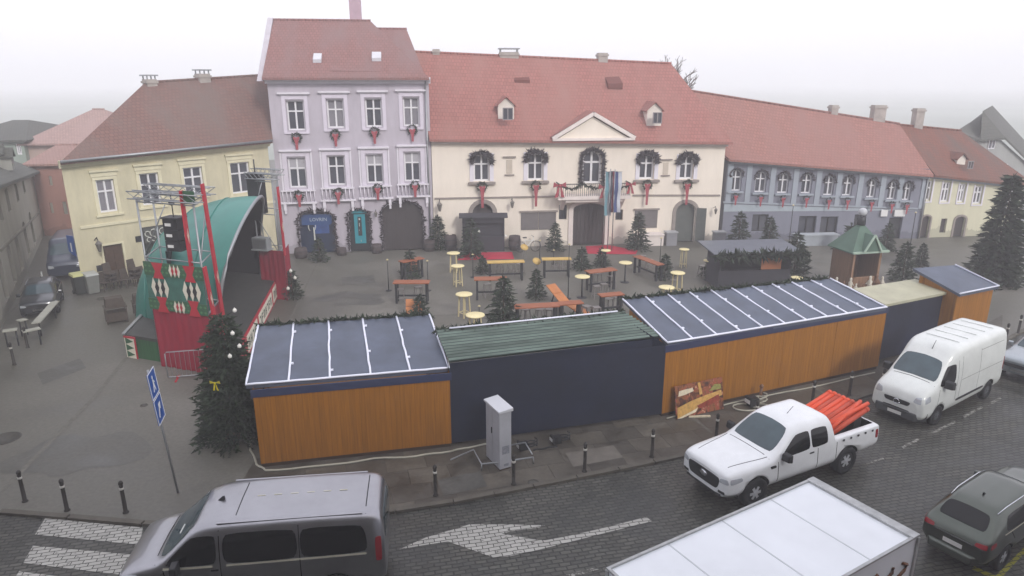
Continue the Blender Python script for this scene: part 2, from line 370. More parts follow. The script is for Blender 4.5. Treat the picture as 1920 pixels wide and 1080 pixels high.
# ================================================================ BUILDINGS
def arc(cx, zb, w, ah, n=8):
    return [(cx-w/2*math.cos(math.pi*i/n), zb+ah*math.sin(math.pi*i/n)) for i in range(n+1)]
def wall(parent, W, t0, t1, holes, m, depth=7.0, rev=.18, name='wall', skew=0.0):
    """facade with real openings; holes = (x0,z0,x1,z1,arch height); top runs t0..t1"""
    b = MB(); topz = lambda x: t0+(t1-t0)*x/W
    tmin = max([h[3] for h in holes]+[.5])+.05
    xs = sorted({0, W}|{round(h[i], 4) for h in holes for i in (0, 2)}); zs = sorted({0.0}|{max(0.0, round(h[i], 4)) for h in holes for i in (1, 3)})
    xs = [x for x in xs if -1e-6 <= x <= W+1e-6]
    TOP = 1e9; zs.append(TOP)
    zz = lambda x, z: topz(x) if z == TOP else z
    for i in range(len(xs)-1):
        for j in range(len(zs)-1):
            cx = (xs[i]+xs[i+1])/2; cz = (zs[j]+min(zs[j+1], zs[j]+.02))/2 if zs[j+1] == TOP else (zs[j]+zs[j+1])/2
            if any(h[0] < cx < h[2] and h[1] < cz < h[3] for h in holes): continue
            b.add([(xs[i],0,zz(xs[i],zs[j])),(xs[i+1],0,zz(xs[i+1],zs[j])),(xs[i+1],0,zz(xs[i+1],zs[j+1])),(xs[i],0,zz(xs[i],zs[j+1]))], [(0,1,2,3)])
    for h in holes:
        x0, z0, x1, z1 = h[:4]; z0 = max(z0, 0); ah = h[4] if len(h) > 4 else 0
        b.add([(x0,0,z0),(x0,rev,z0),(x0,rev,z1),(x0,0,z1)], [(0,1,2,3)]); b.add([(x1,0,z0),(x1,0,z1),(x1,rev,z1),(x1,rev,z0)], [(0,1,2,3)])
        b.add([(x0,0,z0),(x1,0,z0),(x1,rev,z0),(x0,rev,z0)], [(0,1,2,3)])
        if ah:
            a = arc((x0+x1)/2, z1-ah, x1-x0, ah); n = len(a)
            for k in range(n-1):
                (ax, az), (bx, bz) = a[k], a[k+1]; cxn = x0 if k < (n-1)/2 else x1
                b.add([(cxn,0,z1),(ax,0,az),(bx,0,bz)], [(0,1,2)])
                b.add([(ax,0,az),(ax,rev,az),(bx,rev,bz),(bx,0,bz)], [(0,1,2,3)])
            mid = a[n//2]; b.add([(x0,0,z1),(mid[0],0,mid[1]),(x1,0,z1)], [(0,1,2)])
        else: b.add([(x0,0,z1),(x0,rev,z1),(x1,rev,z1),(x1,0,z1)], [(0,1,2,3)])
    b.add([(0,0,0),(0,0,t0),(skew*depth,depth,t0),(skew*depth,depth,0)], [(0,1,2,3)]); b.add([(W,0,0),(W,depth,0),(W,depth,t1),(W,0,t1)], [(0,1,2,3)])
    b.add([(skew*depth,depth,0),(skew*depth,depth,t0),(W,depth,t1),(W,depth,0)], [(0,1,2,3)])
    o = b.build(name, m, parent, fix=False); return o
FRAME = mat('window_frame_white', '#e4e3e6', .5, .04)
BLIND = mat('roller_blind', '#a9a7ad', .8, .06)
CURT = mat('net_curtain', '#7f7d84', .9, .15, 3, stretch=(8,1,1))
def window(parent, x0, z0, x1, z1, style='cross', rev=.18, fm=None, arch=0, name='window', fw=.09, glass=None, blind=0):
    fm = fm or FRAME; w = x1-x0; h = z1-z0; b = MB(); y0, y1 = rev-.09, rev-.02
    for a in ((x0,z0,x0+fw,z1),(x1-fw,z0,x1,z1),(x0+fw,z0,x1-fw,z0+fw),(x0+fw,z1-fw,x1-fw,z1)): b.box(a[0],y0,a[1],a[2],y1,a[3])
    cx = (x0+x1)/2; zt = z0+h*.64
    if style in ('cross', 'cross2'):
        b.box(cx-fw*.55,y0-.012,z0+fw,cx+fw*.55,y1,z1-fw); b.box(x0+fw,y0-.006,zt-fw*.5,x1-fw,y1,zt+fw*.5)
    if style == 'cross2': pass
    if style == 'bars': b.box(cx-.03,y0-.012,z0+fw,cx+.03,y1,z1-fw)
    if arch:
        a = arc(cx, z1-arch, w, arch); a2 = arc(cx, z1-arch, w-2*fw, arch-fw)
        for k in range(len(a)-1):
            b.prism([(a[k][0],y0,a[k][1]),(a[k+1][0],y0,a[k+1][1]),(a2[k+1][0],y0,a2[k+1][1]),(a2[k][0],y0,a2[k][1])], (0,y1-y0,0))
    o = b.build(name, fm, parent)
    p = MB(); p.box(x0+.01,y1,z0+.01,x1-.01,y1+.02,z1-.01); p.build('pane', glass or GLASS, o)
    if blind:
        q = MB(); q.box(x0+fw,y0+.015,z1-fw-h*blind,x1-fw,y1-.002,z1-fw); q.build('blind', BLIND, o)
    return o
def trim(parent, name, boxes, m):
    b = MB()
    for t in boxes: b.box(*t)
    return b.build(name, m, parent)
def cornice(parent, W, t0, t1, m, steps=((.12,.35),(.26,.2),(.42,.09)), x0=-.1, x1=.1, name='cornice'):
    b = MB()
    for out, h in steps:
        a = [(x0,-out,t0-h),(W+x1,-out,t1-h),(W+x1,.02,t1-h),(x0,.02,t0-h)]; c = [(p[0],p[1],(t0 if i in (0,3) else t1)+.02-(.42-out)*.06) for i, p in enumerate(a)]
        b.hexa(a, c)
    return b.build(name, m, parent)
def string(parent, fr, p0, p1, h, out, m, name='string_course'):
    """moulding along the line between two picture points on the facade"""
    (xa, za), (xb, zb) = fr.hit(*p0), fr.hit(*p1); b = MB()
    b.hexa([(xa,-out,za-h/2),(xb,-out,zb-h/2),(xb,.01,zb-h/2),(xa,.01,za-h/2)], [(xa,-out,za+h/2),(xb,-out,zb+h/2),(xb,.01,zb+h/2),(xa,.01,za+h/2)])
    return b.build(name, m, parent)
def roof(parent, eL, eR, rL, rR, m, skew=0.0, name='roof', eave=-.5, thick=.14, gableL=True, gableR=True):
    """eL,eR,rL,rR local points (x,y,z) of front eave and ridge; mirrored behind the ridge"""
    eL, eR, rL, rR = map(Vector, (eL, eR, rL, rR)); yr = (rL.y+rR.y)/2; bL = Vector((eL.x+skew*2*(rL.y-eL.y), 2*rL.y-eL.y, eL.z)); bR = Vector((eR.x, 2*rR.y-eR.y, eR.z))
    b = MB(); d = Vector((0,0,-thick))
    v = [eL, eR, rR, rL, bR, bL]; b.add(v+[p+d for p in v], [(0,1,2,3),(3,2,4,5),(0,3,5),(1,4,2),(6,9,8,7),(9,11,10,8),(6,11,9),(7,8,10),(0,6,7,1),(1,7,10,4),(4,10,11,5),(5,11,6,0)])
    o = b.build(name, m, parent, fix=False)
    if m is not ROOFD:
        b = MB(); n = max(2, int((rR-rL).length/.4))
        for k in range(n): p = rL.lerp(rR, k/n); q = rL.lerp(rR, (k+1.06)/n); b.cyl(p+Vector((0,0,.0)), q+Vector((0,0,.015)), .1, .085, 6)
        b.build('ridge_tiles', m, o)
    return o
def chimney(parent, x, y, z0, z1, w, d, m, cap=True, name='chimney', pm=None):
    b = MB(); b.box(x-w/2,y-d/2,z0,x+w/2,y+d/2,z1)
    b.box(x-w/2-.06,y-d/2-.06,z1-.22,x+w/2+.06,y+d/2+.06,z1-.1)
    o = b.build(name, m, parent)
    if cap:
        c = MB(); c.box(x-w/2-.08,y-d/2-.08,z1+.18,x+w/2+.08,y+d/2+.08,z1+.25)
        for sx in (-1,1):
            for sy in (-1,1): c.box(x+sx*(w/2-.06)-.03,y+sy*(d/2-.06)-.03,z1,x+sx*(w/2-.06)+.03,y+sy*(d/2-.06)+.03,z1+.18)
        c.build('chimney_cap', METAL, o)
    return o
def gutter(parent, xa, za, xb, zb, y, m=METAL):
    b = MB(); b.cyl((xa,y,za),(xb,y,zb),.07,n=6); return b.build('gutter', m, parent)
def pipe(parent, x, z0, z1, y=-.1, r=.055, m=METAL):
    b = MB(); b.cyl((x,y,z0),(x,y,z1),r,n=6); return b.build('downpipe', m, parent)
ROOFY = tile_mat('old_brown_tiles', '#7c5a51', '#6c5c55')
ROOFL = tile_mat('weathered_tiles', '#8f645f', '#806664')
ROOFT = tile_mat('red_tiles', '#a0675e', '#94685f')
ROOFG = tile_mat('orange_tiles', '#9e6c61', '#8e665e')
ROOFD = tile_mat('dark_grey_tiles', '#55564f', '#484a45')
CHIM = mat('chimney_render', '#a59e98', .9, .2, 2)
# ---------------------------------------------------------------- 1 yellow corner house
YW = plaster('yellow_plaster', '#cfc7a9', .76); YT = mat('pale_trim', '#d9d2b4', .8, .08)
fr = Fr((158,548),(522,477)); hw = root('corner_house', fr.O, fr.a, 'yellow two-storey corner house with brown hipped roof behind the stage', 'building')
t0 = fr.hit(140,300)[1]; t1 = fr.hit(515,262)[1]
wins = [fr.Rc(183,336,217,398), fr.Rc(264,324,300,384), fr.Rc(345,313,381,366), fr.Rc(433,304,469,362)]
door = fr.Rc(196,458,233,513); sh = fr.Rc(271,452,300,520)
holes = [w_+(0,) for w_ in wins]+[(door[0],0.55,door[2],door[3],0), (sh[0],0,sh[2],sh[3],0)]
wall(hw, fr.W, t0, t1, holes, YW, 8, skew=.42)
for i, w_ in enumerate(wins):
    window(hw, *w_, style='cross', fw=.08, fm=FRAME, glass=CURT if i == 0 else None)
    x0,z0,x1,z1 = w_
    trim(hw, 'window_surround', [(x0-.16,-.05,z0-.16,x0,.0,z1+.1),(x1,-.05,z0-.16,x1+.16,.0,z1+.1),(x0-.16,-.06,z1,x1+.16,0,z1+.14),(x0-.24,-.1,z0-.2,x1+.24,.01,z0-.1)], YT)
    trim(hw, 'window_hood', [(x0-.26,-.16,z1+.4,x1+.26,.01,z1+.5),(x0-.2,-.06,z1+.16,x1+.2,.008,z1+.4)], YT)
b = MB(); b.box(door[0],.1,.55,door[2],.15,door[3]); b.box(door[0]+.1,.07,.7,(door[0]+door[2])/2-.05,.11,door[3]-.12); b.box((door[0]+door[2])/2+.05,.07,.7,door[2]-.1,.11,door[3]-.12)
b.build('shop_window', mat('brown_door_wood','#4a3526',.6,.2,6), hw)
trim(hw, 'door_surround', [(door[0]-.1,-.04,.5,door[0],.02,door[3]+.1),(door[2],-.04,.5,door[2]+.1,.02,door[3]+.1),(door[0],-.04,door[3],door[2],.02,door[3]+.1)], YT)
b = MB(); b.box(sh[0],.1,0,sh[2],.15,sh[3]); b.build('door', mat('dark_green_door','#2c352e',.5,.1), hw)
string(hw, fr, (150,427), (515,378), .14, .07, YT)
cornice(hw, fr.W, t0, t1, YT)
rl = fr.hit(272,155,4.6); rr = fr.hit(503,140,4.6)
roof(hw, (-.15,-.55,t0), (fr.W+.05,-.55,t1), (rl[0],4.6,rl[1]), (rr[0]+.2,4.6,rr[1]), ROOFY, skew=.42)
gutter(hw, -.15, t0+.02, fr.W, t1+.02, -.62)
for px0,px1,py in ((269,288,140),(368,388,130)):
    a = fr.hit(px0,py,4.6); c = fr.hit(px1,py,4.6); chimney(hw, (a[0]+c[0])/2, 4.6, rl[1]-.6, a[1]-.25, c[0]-a[0], .7, CHIM)
a = fr.hit(317,238,1.9); b = MB()   # eyebrow vent
for k in range(7):
    t = math.pi*k/6
b.add([(a[0]-.45+.9*k/6, 1.1, a[1]-.3+.32*math.sin(math.pi*k/6)) for k in range(7)]+[(a[0]-.45+.9*k/6, 2.3, a[1]+.25) for k in range(7)], [(k,k+1,k+8,k+7) for k in range(6)]+[(0,1,2,3,4,5,6)])
b.build('roof_vent', ROOFY, hw)
# shop board over the green door, coloured like chalk script
b = MB(); x0,z0,x1,z1 = fr.Rc(268,424,312,453)
sb = root('shop_sign', fr.world(x0,-.12,0), fr.a, 'dark square sign board with pale scrolled lettering above the green door', 'sign')
b.box(0,0,z0,x1-x0,.05,z1); b.build('board', mat('sign_board_dark','#4a4b47',.6,.1), sb)
b = MB(); b.box(-.03,-.01,z0-.03,0,.06,z1+.03); b.box(x1-x0,-.01,z0-.03,x1-x0+.03,.06,z1+.03); b.box(0,-.01,z1,x1-x0,.06,z1+.03); b.box(0,-.01,z0-.03,x1-x0,.06,z0); b.build('frame', DARK, sb)
CHALK = mat('chalk_white','#c9cac2',.8,.1)
def text(s, size, parent, loc, rot, m, name='lettering', ex=.008, align='CENTER', sx=1):
    c = bpy.data.curves.new(name, 'FONT'); c.body = s; c.size = size; c.extrude = ex; c.align_x = align; c.align_y = 'CENTER'; c.resolution_u = 2
    o = bpy.data.objects.new(name, c); COL.objects.link(o)
    bpy.context.view_layer.update()
    me = bpy.data.meshes.new_from_object(o); bpy.data.objects.remove(o); me.materials.clear(); me.materials.append(m)
    o = bpy.data.objects.new(name, me); COL.objects.link(o); o.parent = parent; o.location = loc; o.rotation_euler = rot; o.scale = (sx,1,1)
    return o
b = MB()
for cx_, cz, r_ in ((.55,.62,.2),(1.05,.66,.17),(.5,.25,.12),(.85,.22,.1),(.25,.22,.12),(.2,.6,.14)):
    b.tube([(cx_*(x1-x0)/1.3+r_*math.cos(t*.7), -.02, z0+cz*(z1-z0)+r_*math.sin(t*.7)) for t in range(8)], .028, 5)
b.build('scroll_lettering', CHALK, sb)
# small wall lantern + plaques
def wall_lamp(fr_, px, py, label, s=1.0, name='wall_lantern'):
    x, z = fr_.hit(px, py); o = root(name, fr_.world(x, 0, 0), fr_.a, label, 'lamp', 'wall lanterns')
    b = MB(); b.tube([(0,0,z+.1*s),(0,-.3*s,z+.25*s),(0,-.42*s,z+.12*s)], .018*s+.006, 5); b.build('bracket', DARK, o)
    b = MB(); b.lathe([(.05*s,-.3*s),(.12*s,0),(.14*s,.02*s),(.02,.16*s)], (0,-.42*s,z), 6, sm=False); b.build('lantern', mat('lantern_glass','#6a6660',.3,.1), o)
    return o
wall_lamp(fr, 178, 455, 'old iron wall lantern left of the brown shop window on the yellow house', 1.3)
for (px, py, w_, h_, lb) in ((260,448,.28,.28,'small dark plaque left of the scrolled sign on the yellow house'),(187,503,.25,.28,'small grey plaque low on the wall by the brown shop window')):
    x, z = fr.hit(px, py); b = MB(); b.box(x-w_/2,-.04,z-h_/2,x+w_/2,-.002,z+h_/2); b.box(x-w_/2-.02,-.03,z-h_/2-.02,x+w_/2+.02,-.001,z+h_/2+.02)
    o = b.build('wall_plaque', DARK); o.location = fr.O; o.rotation_euler = (0,0,fr.a); tag(o, lb, 'plaque')
FY = fr
# ---------------------------------------------------------------- 2 lilac townhouse
LW = plaster('lilac_plaster', '#bab3bd', .8); LT = mat('lilac_trim', '#d3ccd8', .8, .06); LT2 = mat('white_trim', '#dedae2', .75, .05)
fr = Fr((534,476),(814,467)); FL = fr
hl = root('town_house', fr.O, fr.a, 'tall lilac three-storey house with wreaths under its windows', 'building')
t0 = fr.hit(510,148)[1]; t1 = fr.hit(813,143)[1]; t0 = t1 = (t0+t1)/2
x00 = fr.hit(510,300)[0]
up = [fr.Rc(538,190,571,247), fr.Rc(613,186,645,240), fr.Rc(685,184,716,237), fr.Rc(756,181,786,235)]
lo = [fr.Rc(541,297,574,355), fr.Rc(615,293,647,348), fr.Rc(687,289,718,343), fr.Rc(758,283,788,338)]
for L_ in (up, lo):
    za = sum(r[1] for r in L_)/4; zb = sum(r[3] for r in L_)/4
    for i, r in enumerate(L_): L_[i] = (r[0], r[1]*.6+za*.4, r[2], r[3]*.6+zb*.4)
d1 = fr.Rc(562,394,628,478); d2 = fr.Rc(655,392,694,475); d3 = fr.Rc(717,378,793,468)
# shift: building starts where the picture shows its left edge
SX = x00+.15
holes = [r+(0,) for r in up+lo]+[(d1[0],0,d1[2],d1[3],.55),(d2[0],0,d2[2],d2[3],.4),(d3[0],0,d3[2],d3[3],.7)]
holes = [(h[0]-SX,h[1],h[2]-SX,h[3],h[4]) for h in holes]
ho = root('shift', (0,0,0)); bpy.data.objects.remove(ho)
wo = wall(hl, fr.W-SX, t0, t1, holes, LW, 9, rev=.3); wo.location.x = SX
for i, r in enumerate(up+lo):
    x0,z0,x1,z1 = r
    window(hl, *r, style='cross', rev=.3, fw=.085, blind={4:.36, 6:.36, 7:.3}.get(i, 0), glass=CURT if i in (1,3) else None)
    T = []; low = i >= 4; e = .30 if low else .24
    T += [(x0-e,-.05,z0-.18,x0-.04,0,z1+.28),(x1+.04,-.05,z0-.18,x1+e,0,z1+.28),(x0-e,-.045,z1+.06,x1+e,0,z1+.26),(x0-.2,-.09,z0-.2,x1+.2,.0,z0-.08)]
    trim(hl, 'window_surround', T, LT)
    T = [(x0-.42,-.2,z1+.36,x1+.42,.005,z1+.46),(x0-.34,-.1,z1+.29,x1+.34,.004,z1+.36)]
    if low: T += [(x0-.42,-.06,z0-.15,x0-.33,.0,z1+.29),(x1+.33,-.06,z0-.15,x1+.42,0,z1+.29)]
    trim(hl, 'window_hood', T, LT2)
    if low:  # shallow balustrade with scrolled brackets below
        b = MB(); zb = z0-.85; b.box(x0-.5,-.22,z0-.2,x1+.5,-.12,z0-.12); b.box(x0-.55,-.26,zb-.1,x1+.55,.003,zb)
        for k in range(9):
            xx = x0-.42+(x1-x0+.84)*k/8; b.cyl((xx,-.17,zb),(xx,-.17,z0-.2),.035,.035,5)
        for sx in (x0-.42, x1+.26): b.box(sx,-.24,zb-.5,sx+.16,.002,zb-.1); b.box(sx+.02,-.18,zb-.72,sx+.14,.001,zb-.5)
        b.build('balustrade', LT2, hl)
cornice(hl, fr.W, t0, t1, LT2, ((.16,.34),(.32,.2),(.5,.1)), x0=SX-.1)
# doors
DGL = mat('shop_glass_dark', '#23262c', .15, .15)
b = MB(); b.box(d1[0],.2,0,d1[2],.26,d1[3]); b.build('shop_front', mat('shop_front_blue','#1c2b44',.3,.2), hl)
b = MB(); b.box(d1[0]+.15,.12,d1[3]-.95,d1[2]-.15,.19,d1[3]-.3); so_ = b.build('sign_board', mat('navy_sign', '#24487c', .5, .1), hl)
text('LOVRIN', .3, so_, ((d1[0]+d1[2])/2+.1,.11,d1[3]-.62), (R(90),0,0), mat('sign_white','#aeb8c4',.6,.05))
b = MB(); b.box(d1[2]-1.25,.14,1.2,d1[2]-.35,.19,2.0); b.build('poster', mat('blue_poster','#2a4a86',.5,.3,3), hl)
b = MB(); b.tube([(d1[0]+.75+.22*math.cos(t), .15, 1.65+.35*math.sin(t)) for t in [k*.5 for k in range(-2,9)]], .03, 5); b.box(d1[0]+.82,.13,.75,d1[0]+.9,.16,1.6); b.build('emblem', CHALK, hl)
TEAL = mat('teal_panel', '#1f8d9c', .5, .08)
b = MB(); b.box(d2[0],.2,0,d2[2],.26,d2[3]); b.build('door', DGL, hl)
x0 = d2[0]+.32; x1 = d2[2]-.28; b = MB(); b.box(x0,.1,.5,x1,.19,2.35); b.box(x0-.12,.12,2.42,x1+.12,.19,2.85); atm = b.build('cash_machine', TEAL, hl)
b = MB(); b.box(x0+.22,.08,1.0,x1-.22,.098,2.2); b.build('screen', DARK, atm)
b = MB(); b.box(x0+.3,.06,2.0,x1-.3,.078,2.12); b.box(x0+.3,.06,1.6,x1-.34,.078,1.82); b.box(x0+.3,.06,1.32,x1-.4,.078,1.4); b.box(x0+.35,.06,.62,x1-.3,.098,.74); b.build('label_strip', CHALK, atm)
WOODD = mat('gate_wood_dark', '#3a3334', .7, .2, 3, stretch=(10,1,.6))
b = MB(); n = 9
for k in range(n): xx = d3[0]+(d3[2]-d3[0])*k/n; b.box(xx+.01,.18,0,xx+(d3[2]-d3[0])/n-.01,.24,d3[3])
b.box(d3[0],.24,0,d3[2],.26,d3[3]); b.build('gate', WOODD, hl)
for d, ah in ((d1,.55),(d2,.4),(d3,.7)):   # dark fir garland following each arch
    pass
pipe(hl, fr.W-.2, 0, t1, -.14)
# pennant sign
# roof
rl = fr.hit(503,37,4.8); rr = fr.hit(694,36,4.8)
re = (fr.W+.02)
o = roof(hl, (SX-.15,-.6,t0), (re,-.6,t1), (SX-.15,4.8,rl[1]), (rr[0],4.8,rl[1]), ROOFL)
r2a = fr.hit(705,54,6.2); r2b = fr.hit(762,54,6.2)
o = roof(hl, (r2a[0]-2.5,-.1,t0+.4), (re-.3,-.1,t0+.3), (r2a[0]-2,6.2,r2a[1]), (r2b[0],6.2,r2a[1]), ROOFL, name='rear_roof')
b = MB(); b.prism([(SX-.5,-.35,t0-.2),(SX-.5,4.8,rl[1]+.12),(SX-.5,10,t0-.2)], (.33,0,0)); b.build('gable_wall', mat('grey_render','#b9b4bb',.85,.1), hl)
a = fr.hit(656,20,6.5); c = fr.hit(677,20,6.5); zt = fr.hit(666,-28,6.5)[1]
chimney(hl, (a[0]+c[0])/2, 6.5, rl[1]-2, zt, c[0]-a[0], .9, mat('chimney_lilac','#b39aa6',.9,.1))
for (px0,py0,px1,py1) in ((592,104,607,117),(699,104,716,114)):
    x0,z0 = fr.hit(px0,py1,1.9)[0], fr.hit(px0,py1,1.9)[1]; x1 = fr.hit(px1,py1,1.9)[0]; sl_ = (rl[1]-t0)/5.4
    y = -.6+(z0-t0)/sl_
    b = MB(); b.hexa([(x0,y-.1,z0-.05),(x1,y-.1,z0-.05),(x1,y+.55,z0+.5*sl_-.05),(x0,y+.55,z0+.5*sl_-.05)], [(x0,y-.12,z0+.14),(x1,y-.12,z0+.14),(x1,y+.5,z0+.6*sl_+.12),(x0,y+.5,z0+.6*sl_+.12)]); b.build('skylight', mat('skylight_pale','#c9c9cf',.3,.05), hl)
# ---------------------------------------------------------------- 3 town hall
TW = plaster('cream_plaster', '#ebe1d3', .9); TT = mat('cream_trim', '#e2d8d2', .8, .06); TG = mat('grey_stone_trim', '#8f8680', .85, .12, 3)
fr = Fr((815,467),(1345,452)); FT = fr
ht = root('town_hall', fr.O, fr.a, 'long cream two-storey hall with pediment, balcony and red tiled roof', 'building')
t0 = fr.hit(815,260)[1]; t1 = fr.hit(1350,266)[1]
win = [fr.Rc(888,290,918,340), fr.Rc(989,288,1019,338), fr.Rc(1199,290,1227,336), fr.Rc(1275,292,1301,336)]
bd = fr.Rc(1092,282,1128,344); dl = fr.Rc(886,381,925,466); gt = fr.Rc(1074,381,1134,456); dr = fr.Rc(1266,380,1303,449)
sw1 = fr.Rc(1048,384,1063,412); sw2 = fr.Rc(1154,393,1168,413)
holes = [w_+(0,) for w_ in win]+[(bd[0],bd[1],bd[2],bd[3],.6),(dl[0],0,dl[2],dl[3],.65),(gt[0],0,gt[2],gt[3],.35),(dr[0],0,dr[2],dr[3],.6),sw1+(0,),sw2+(0,)]
wall(ht, fr.W, t0, t1, holes, TW, 9, rev=.3)
for i, r in enumerate(win):
    x0,z0,x1,z1 = r; window(ht, *r, style='cross', rev=.3, fw=.1)
    trim(ht, 'window_surround', [(x0-.25,-.045,z0,x0-.005,.0,z1+.1),(x1+.005,-.045,z0,x1+.25,0,z1+.1)], LT2)
    trim(ht, 'window_sill', [(x0-.35,-.2,z0-.18,x1+.35,.0,z0-.04)], TG)
window(ht, *bd, style='cross', rev=.3, fw=.12, arch=.6, name='balcony_door')
def archtrim(parent, x0, x1, z0, z1, ah, w, out, m, name='arch_surround'):
    b = MB(); a = arc((x0+x1)/2, z1-ah, x1-x0, ah, 10); a2 = arc((x0+x1)/2, z1-ah, x1-x0+2*w, ah+w, 10)
    for k in range(10): b.prism([(a[k][0],-out,a[k][1]),(a[k+1][0],-out,a[k+1][1]),(a2[k+1][0],-out,a2[k+1][1]),(a2[k][0],-out,a2[k][1])], (0,out-.002,0))
    b.box(x0-w,-out,z0,x0,-.002,z1-ah); b.box(x1,-out,z0,x1+w,-.002,z1-ah)
    return b.build(name, m, parent)
archtrim(ht, bd[0], bd[2], bd[1]-.3, bd[3], .6, .22, .06, TG)
archtrim(ht, dl[0], dl[2], 0, dl[3], .65, .26, .07, TG); archtrim(ht, dr[0], dr[2], 0, dr[3], .6, .22, .07, TG)
archtrim(ht, gt[0], gt[2], 0, gt[3], .35, .3, .09, TT)
for r in (sw1, sw2): window(ht, *r, style='bars', rev=.3, fw=.05, fm=DARK)
b = MB(); b.box(gt[0],.24,0,gt[2],.3,gt[3])
for k in range(8): xx = gt[0]+(gt[2]-gt[0])*k/8; b.box(xx+.02,.19,.05,xx+(gt[2]-gt[0])/8-.02,.238,gt[3]-.05)
b.build('gate', WOODD, ht)
for d, m_ in ((dl, WOODD), (dr, mat('grey_green_door','#565a57',.6,.12))):
    b = MB(); b.box(d[0],.24,0,d[2],.3,d[3]-.05); b.build('door', m_, ht)
b = MB(); b.hexa([(dr[2]+.05,-.1,.05),(dr[2]+.62,-.32,.05),(dr[2]+.62,-.26,.05),(dr[2]+.05,-.04,.05)], [(dr[2]+.05,-.1,2.3),(dr[2]+.62,-.32,2.3),(dr[2]+.62,-.26,2.3),(dr[2]+.05,-.04,2.3)]); b.build('shutter', MATS['grey_green_door'], ht)
x0,z0,x1,z1 = fr.Rc(977,398,1042,430); SHD = mat('grey_shutter','#6d6868',.7,.12)
b = MB(); b.box(x0,-.06,z0,(x0+x1)/2-.02,-.002,z1); b.box((x0+x1)/2+.02,-.06,z0,x1,-.002,z1); b.build('shutter', SHD, ht)
x0,z0,x1,z1 = fr.Rc(1190,394,1232,427); b = MB(); b.box(x0,-.06,z0,x1,-.002,z1); b.build('shutter', SHD, ht)
trim(ht, 'shutter_hood', [(x0-.1,-.14,z1+.02,x1+.1,-.001,z1+.12)], TG)
x0,z0,x1,z1 = fr.Rc(977,398,1042,430); trim(ht, 'shutter_hood', [(x0-.1,-.14,z1+.02,x1+.1,-.001,z1+.12)], TG)
string(ht, fr, (815,372), (1044,368), .1, .07, TG); string(ht, fr, (1186,366), (1350,366), .1, .07, TG)
for (a0,b0,a1,b1) in ((943,293,967,329),(1237,298,1259,330)):   # blind niches
    x0,z0,x1,z1 = fr.Rc(a0,b0,a1,b1); trim(ht, 'niche_panel', [(x0,-.12,z1-.08,x1,-.002,z1),(x0+.1,-.09,z0,x1-.1,-.001,z0+.07)], TG); trim(ht, 'niche_panel', [(x0+.22,-.03,z0+.12,x1-.22,-.003,z1-.22)], mat('niche_grey','#c4b9aa',.85,.08))
cornice(ht, fr.W, t0, t1, TT, ((.14,.3),(.3,.18),(.45,.08)), x0=0.05)
# pediment
pL = fr.hit(1036,258,-.5); pR = fr.hit(1190,263,-.5); pa = fr.hit(1113,213,-.5); zb = (pL[1]+pR[1])/2
b = MB(); b.prism([(pL[0]+.3,-.42,zb),(pR[0]-.3,-.42,zb),(pa[0],-.42,pa[1]-.2)], (0,3.6,0)); b.build('pediment', TW, ht)
b = MB(); b.bar((pL[0],-.4,zb+.04),(pa[0],-.4,pa[1]),.45,.22); b.bar((pR[0],-.4,zb+.04),(pa[0],-.4,pa[1]),.45,.22); b.bar((pL[0],-.4,zb-.02),(pR[0],-.4,zb-.02),.4,.16); b.build('pediment_moulding', TT, ht)
b = MB(); b.add([(pL[0]-.1,-.6,zb+.15),(pa[0],-.6,pa[1]+.13),(pR[0]+.1,-.6,zb+.15),(pa[0],4.6,pa[1]+.13),(pL[0]-.1,1.4,zb+.15),(pR[0]+.1,1.4,zb+.15)], [(0,1,3,4),(1,2,5,3)]); b.build('pediment_roof', ROOFT, ht)
# roof
rl = fr.hit(785,97,5.2); rr = fr.hit(1258,119,5.2); zr = (rl[1]+rr[1])/2
roof(ht, (-.1,-.5,t0), (fr.W+.25,-.5,t1), (rl[0]-.3,5.2,rl[1]), (rr[0],5.2,rr[1]), ROOFT)
slope = (zr-t0)/5.7
def on_roof(fr_, px, py, ez, sl_, e=-.5):
    """picture point -> point of the roof plane z = ez + sl*(y-e)"""
    d = ray(px, py); c = Vector((0,0,H)); n = fr_.ey; dn = d.dot(n); cn = (c-fr_.O).dot(n)
    t = (ez+sl_*(cn-e)-c.z)/(d.z-sl_*dn); p = c+d*t
    return (p-fr_.O).dot(fr_.ex), (p-fr_.O).dot(fr_.ey), p.z
def dormer(parent, x, y, z, w, h, wm, rm):
    """gabled dormer whose sill stands on the roof at (x,y,z)"""
    L = h/slope*1.05+.3; b = MB()
    b.prism([(x-w/2,y,z-.3),(x+w/2,y,z-.3),(x+w/2,y,z+h),(x,y,z+h+w*.42),(x-w/2,y,z+h)], (0,L,0)); d = b.build('dormer', wm, parent)
    b = MB(); o_ = .14; a = Vector((x-w/2-o_,y-.15,z+h-o_*.84)); p = Vector((x,y-.15,z+h+w*.42+.05)); c = Vector((x+w/2+o_,y-.15,z+h-o_*.84)); v = Vector((0,L+.8,0)); t = Vector((0,0,.07))
    b.hexa([a,p,p+v,a+v],[a+t,p+t,p+v+t,a+v+t]); b.hexa([p,c,c+v,p+v],[p+t,c+t,c+v+t,p+v+t]); b.build('dormer_roof', rm, d)
    window(d, x-w*.32, z+.08, x+w*.32, z+h*.86, 'bars', rev=.0, fw=.05, fm=mat('grey_frame','#8a8384',.6,.05), name='dormer_window')
    return d
DORM = mat('dormer_white','#ddd6cc',.8,.08)
for px, py, w_, h_ in ((949,226,1.0,.95), (1226,233,.95,.9)):
    x, y, z = on_roof(fr, px, py, (t0+t1)/2, slope); dormer(ht, x, y, z, w_, h_, DORM, ROOFT)
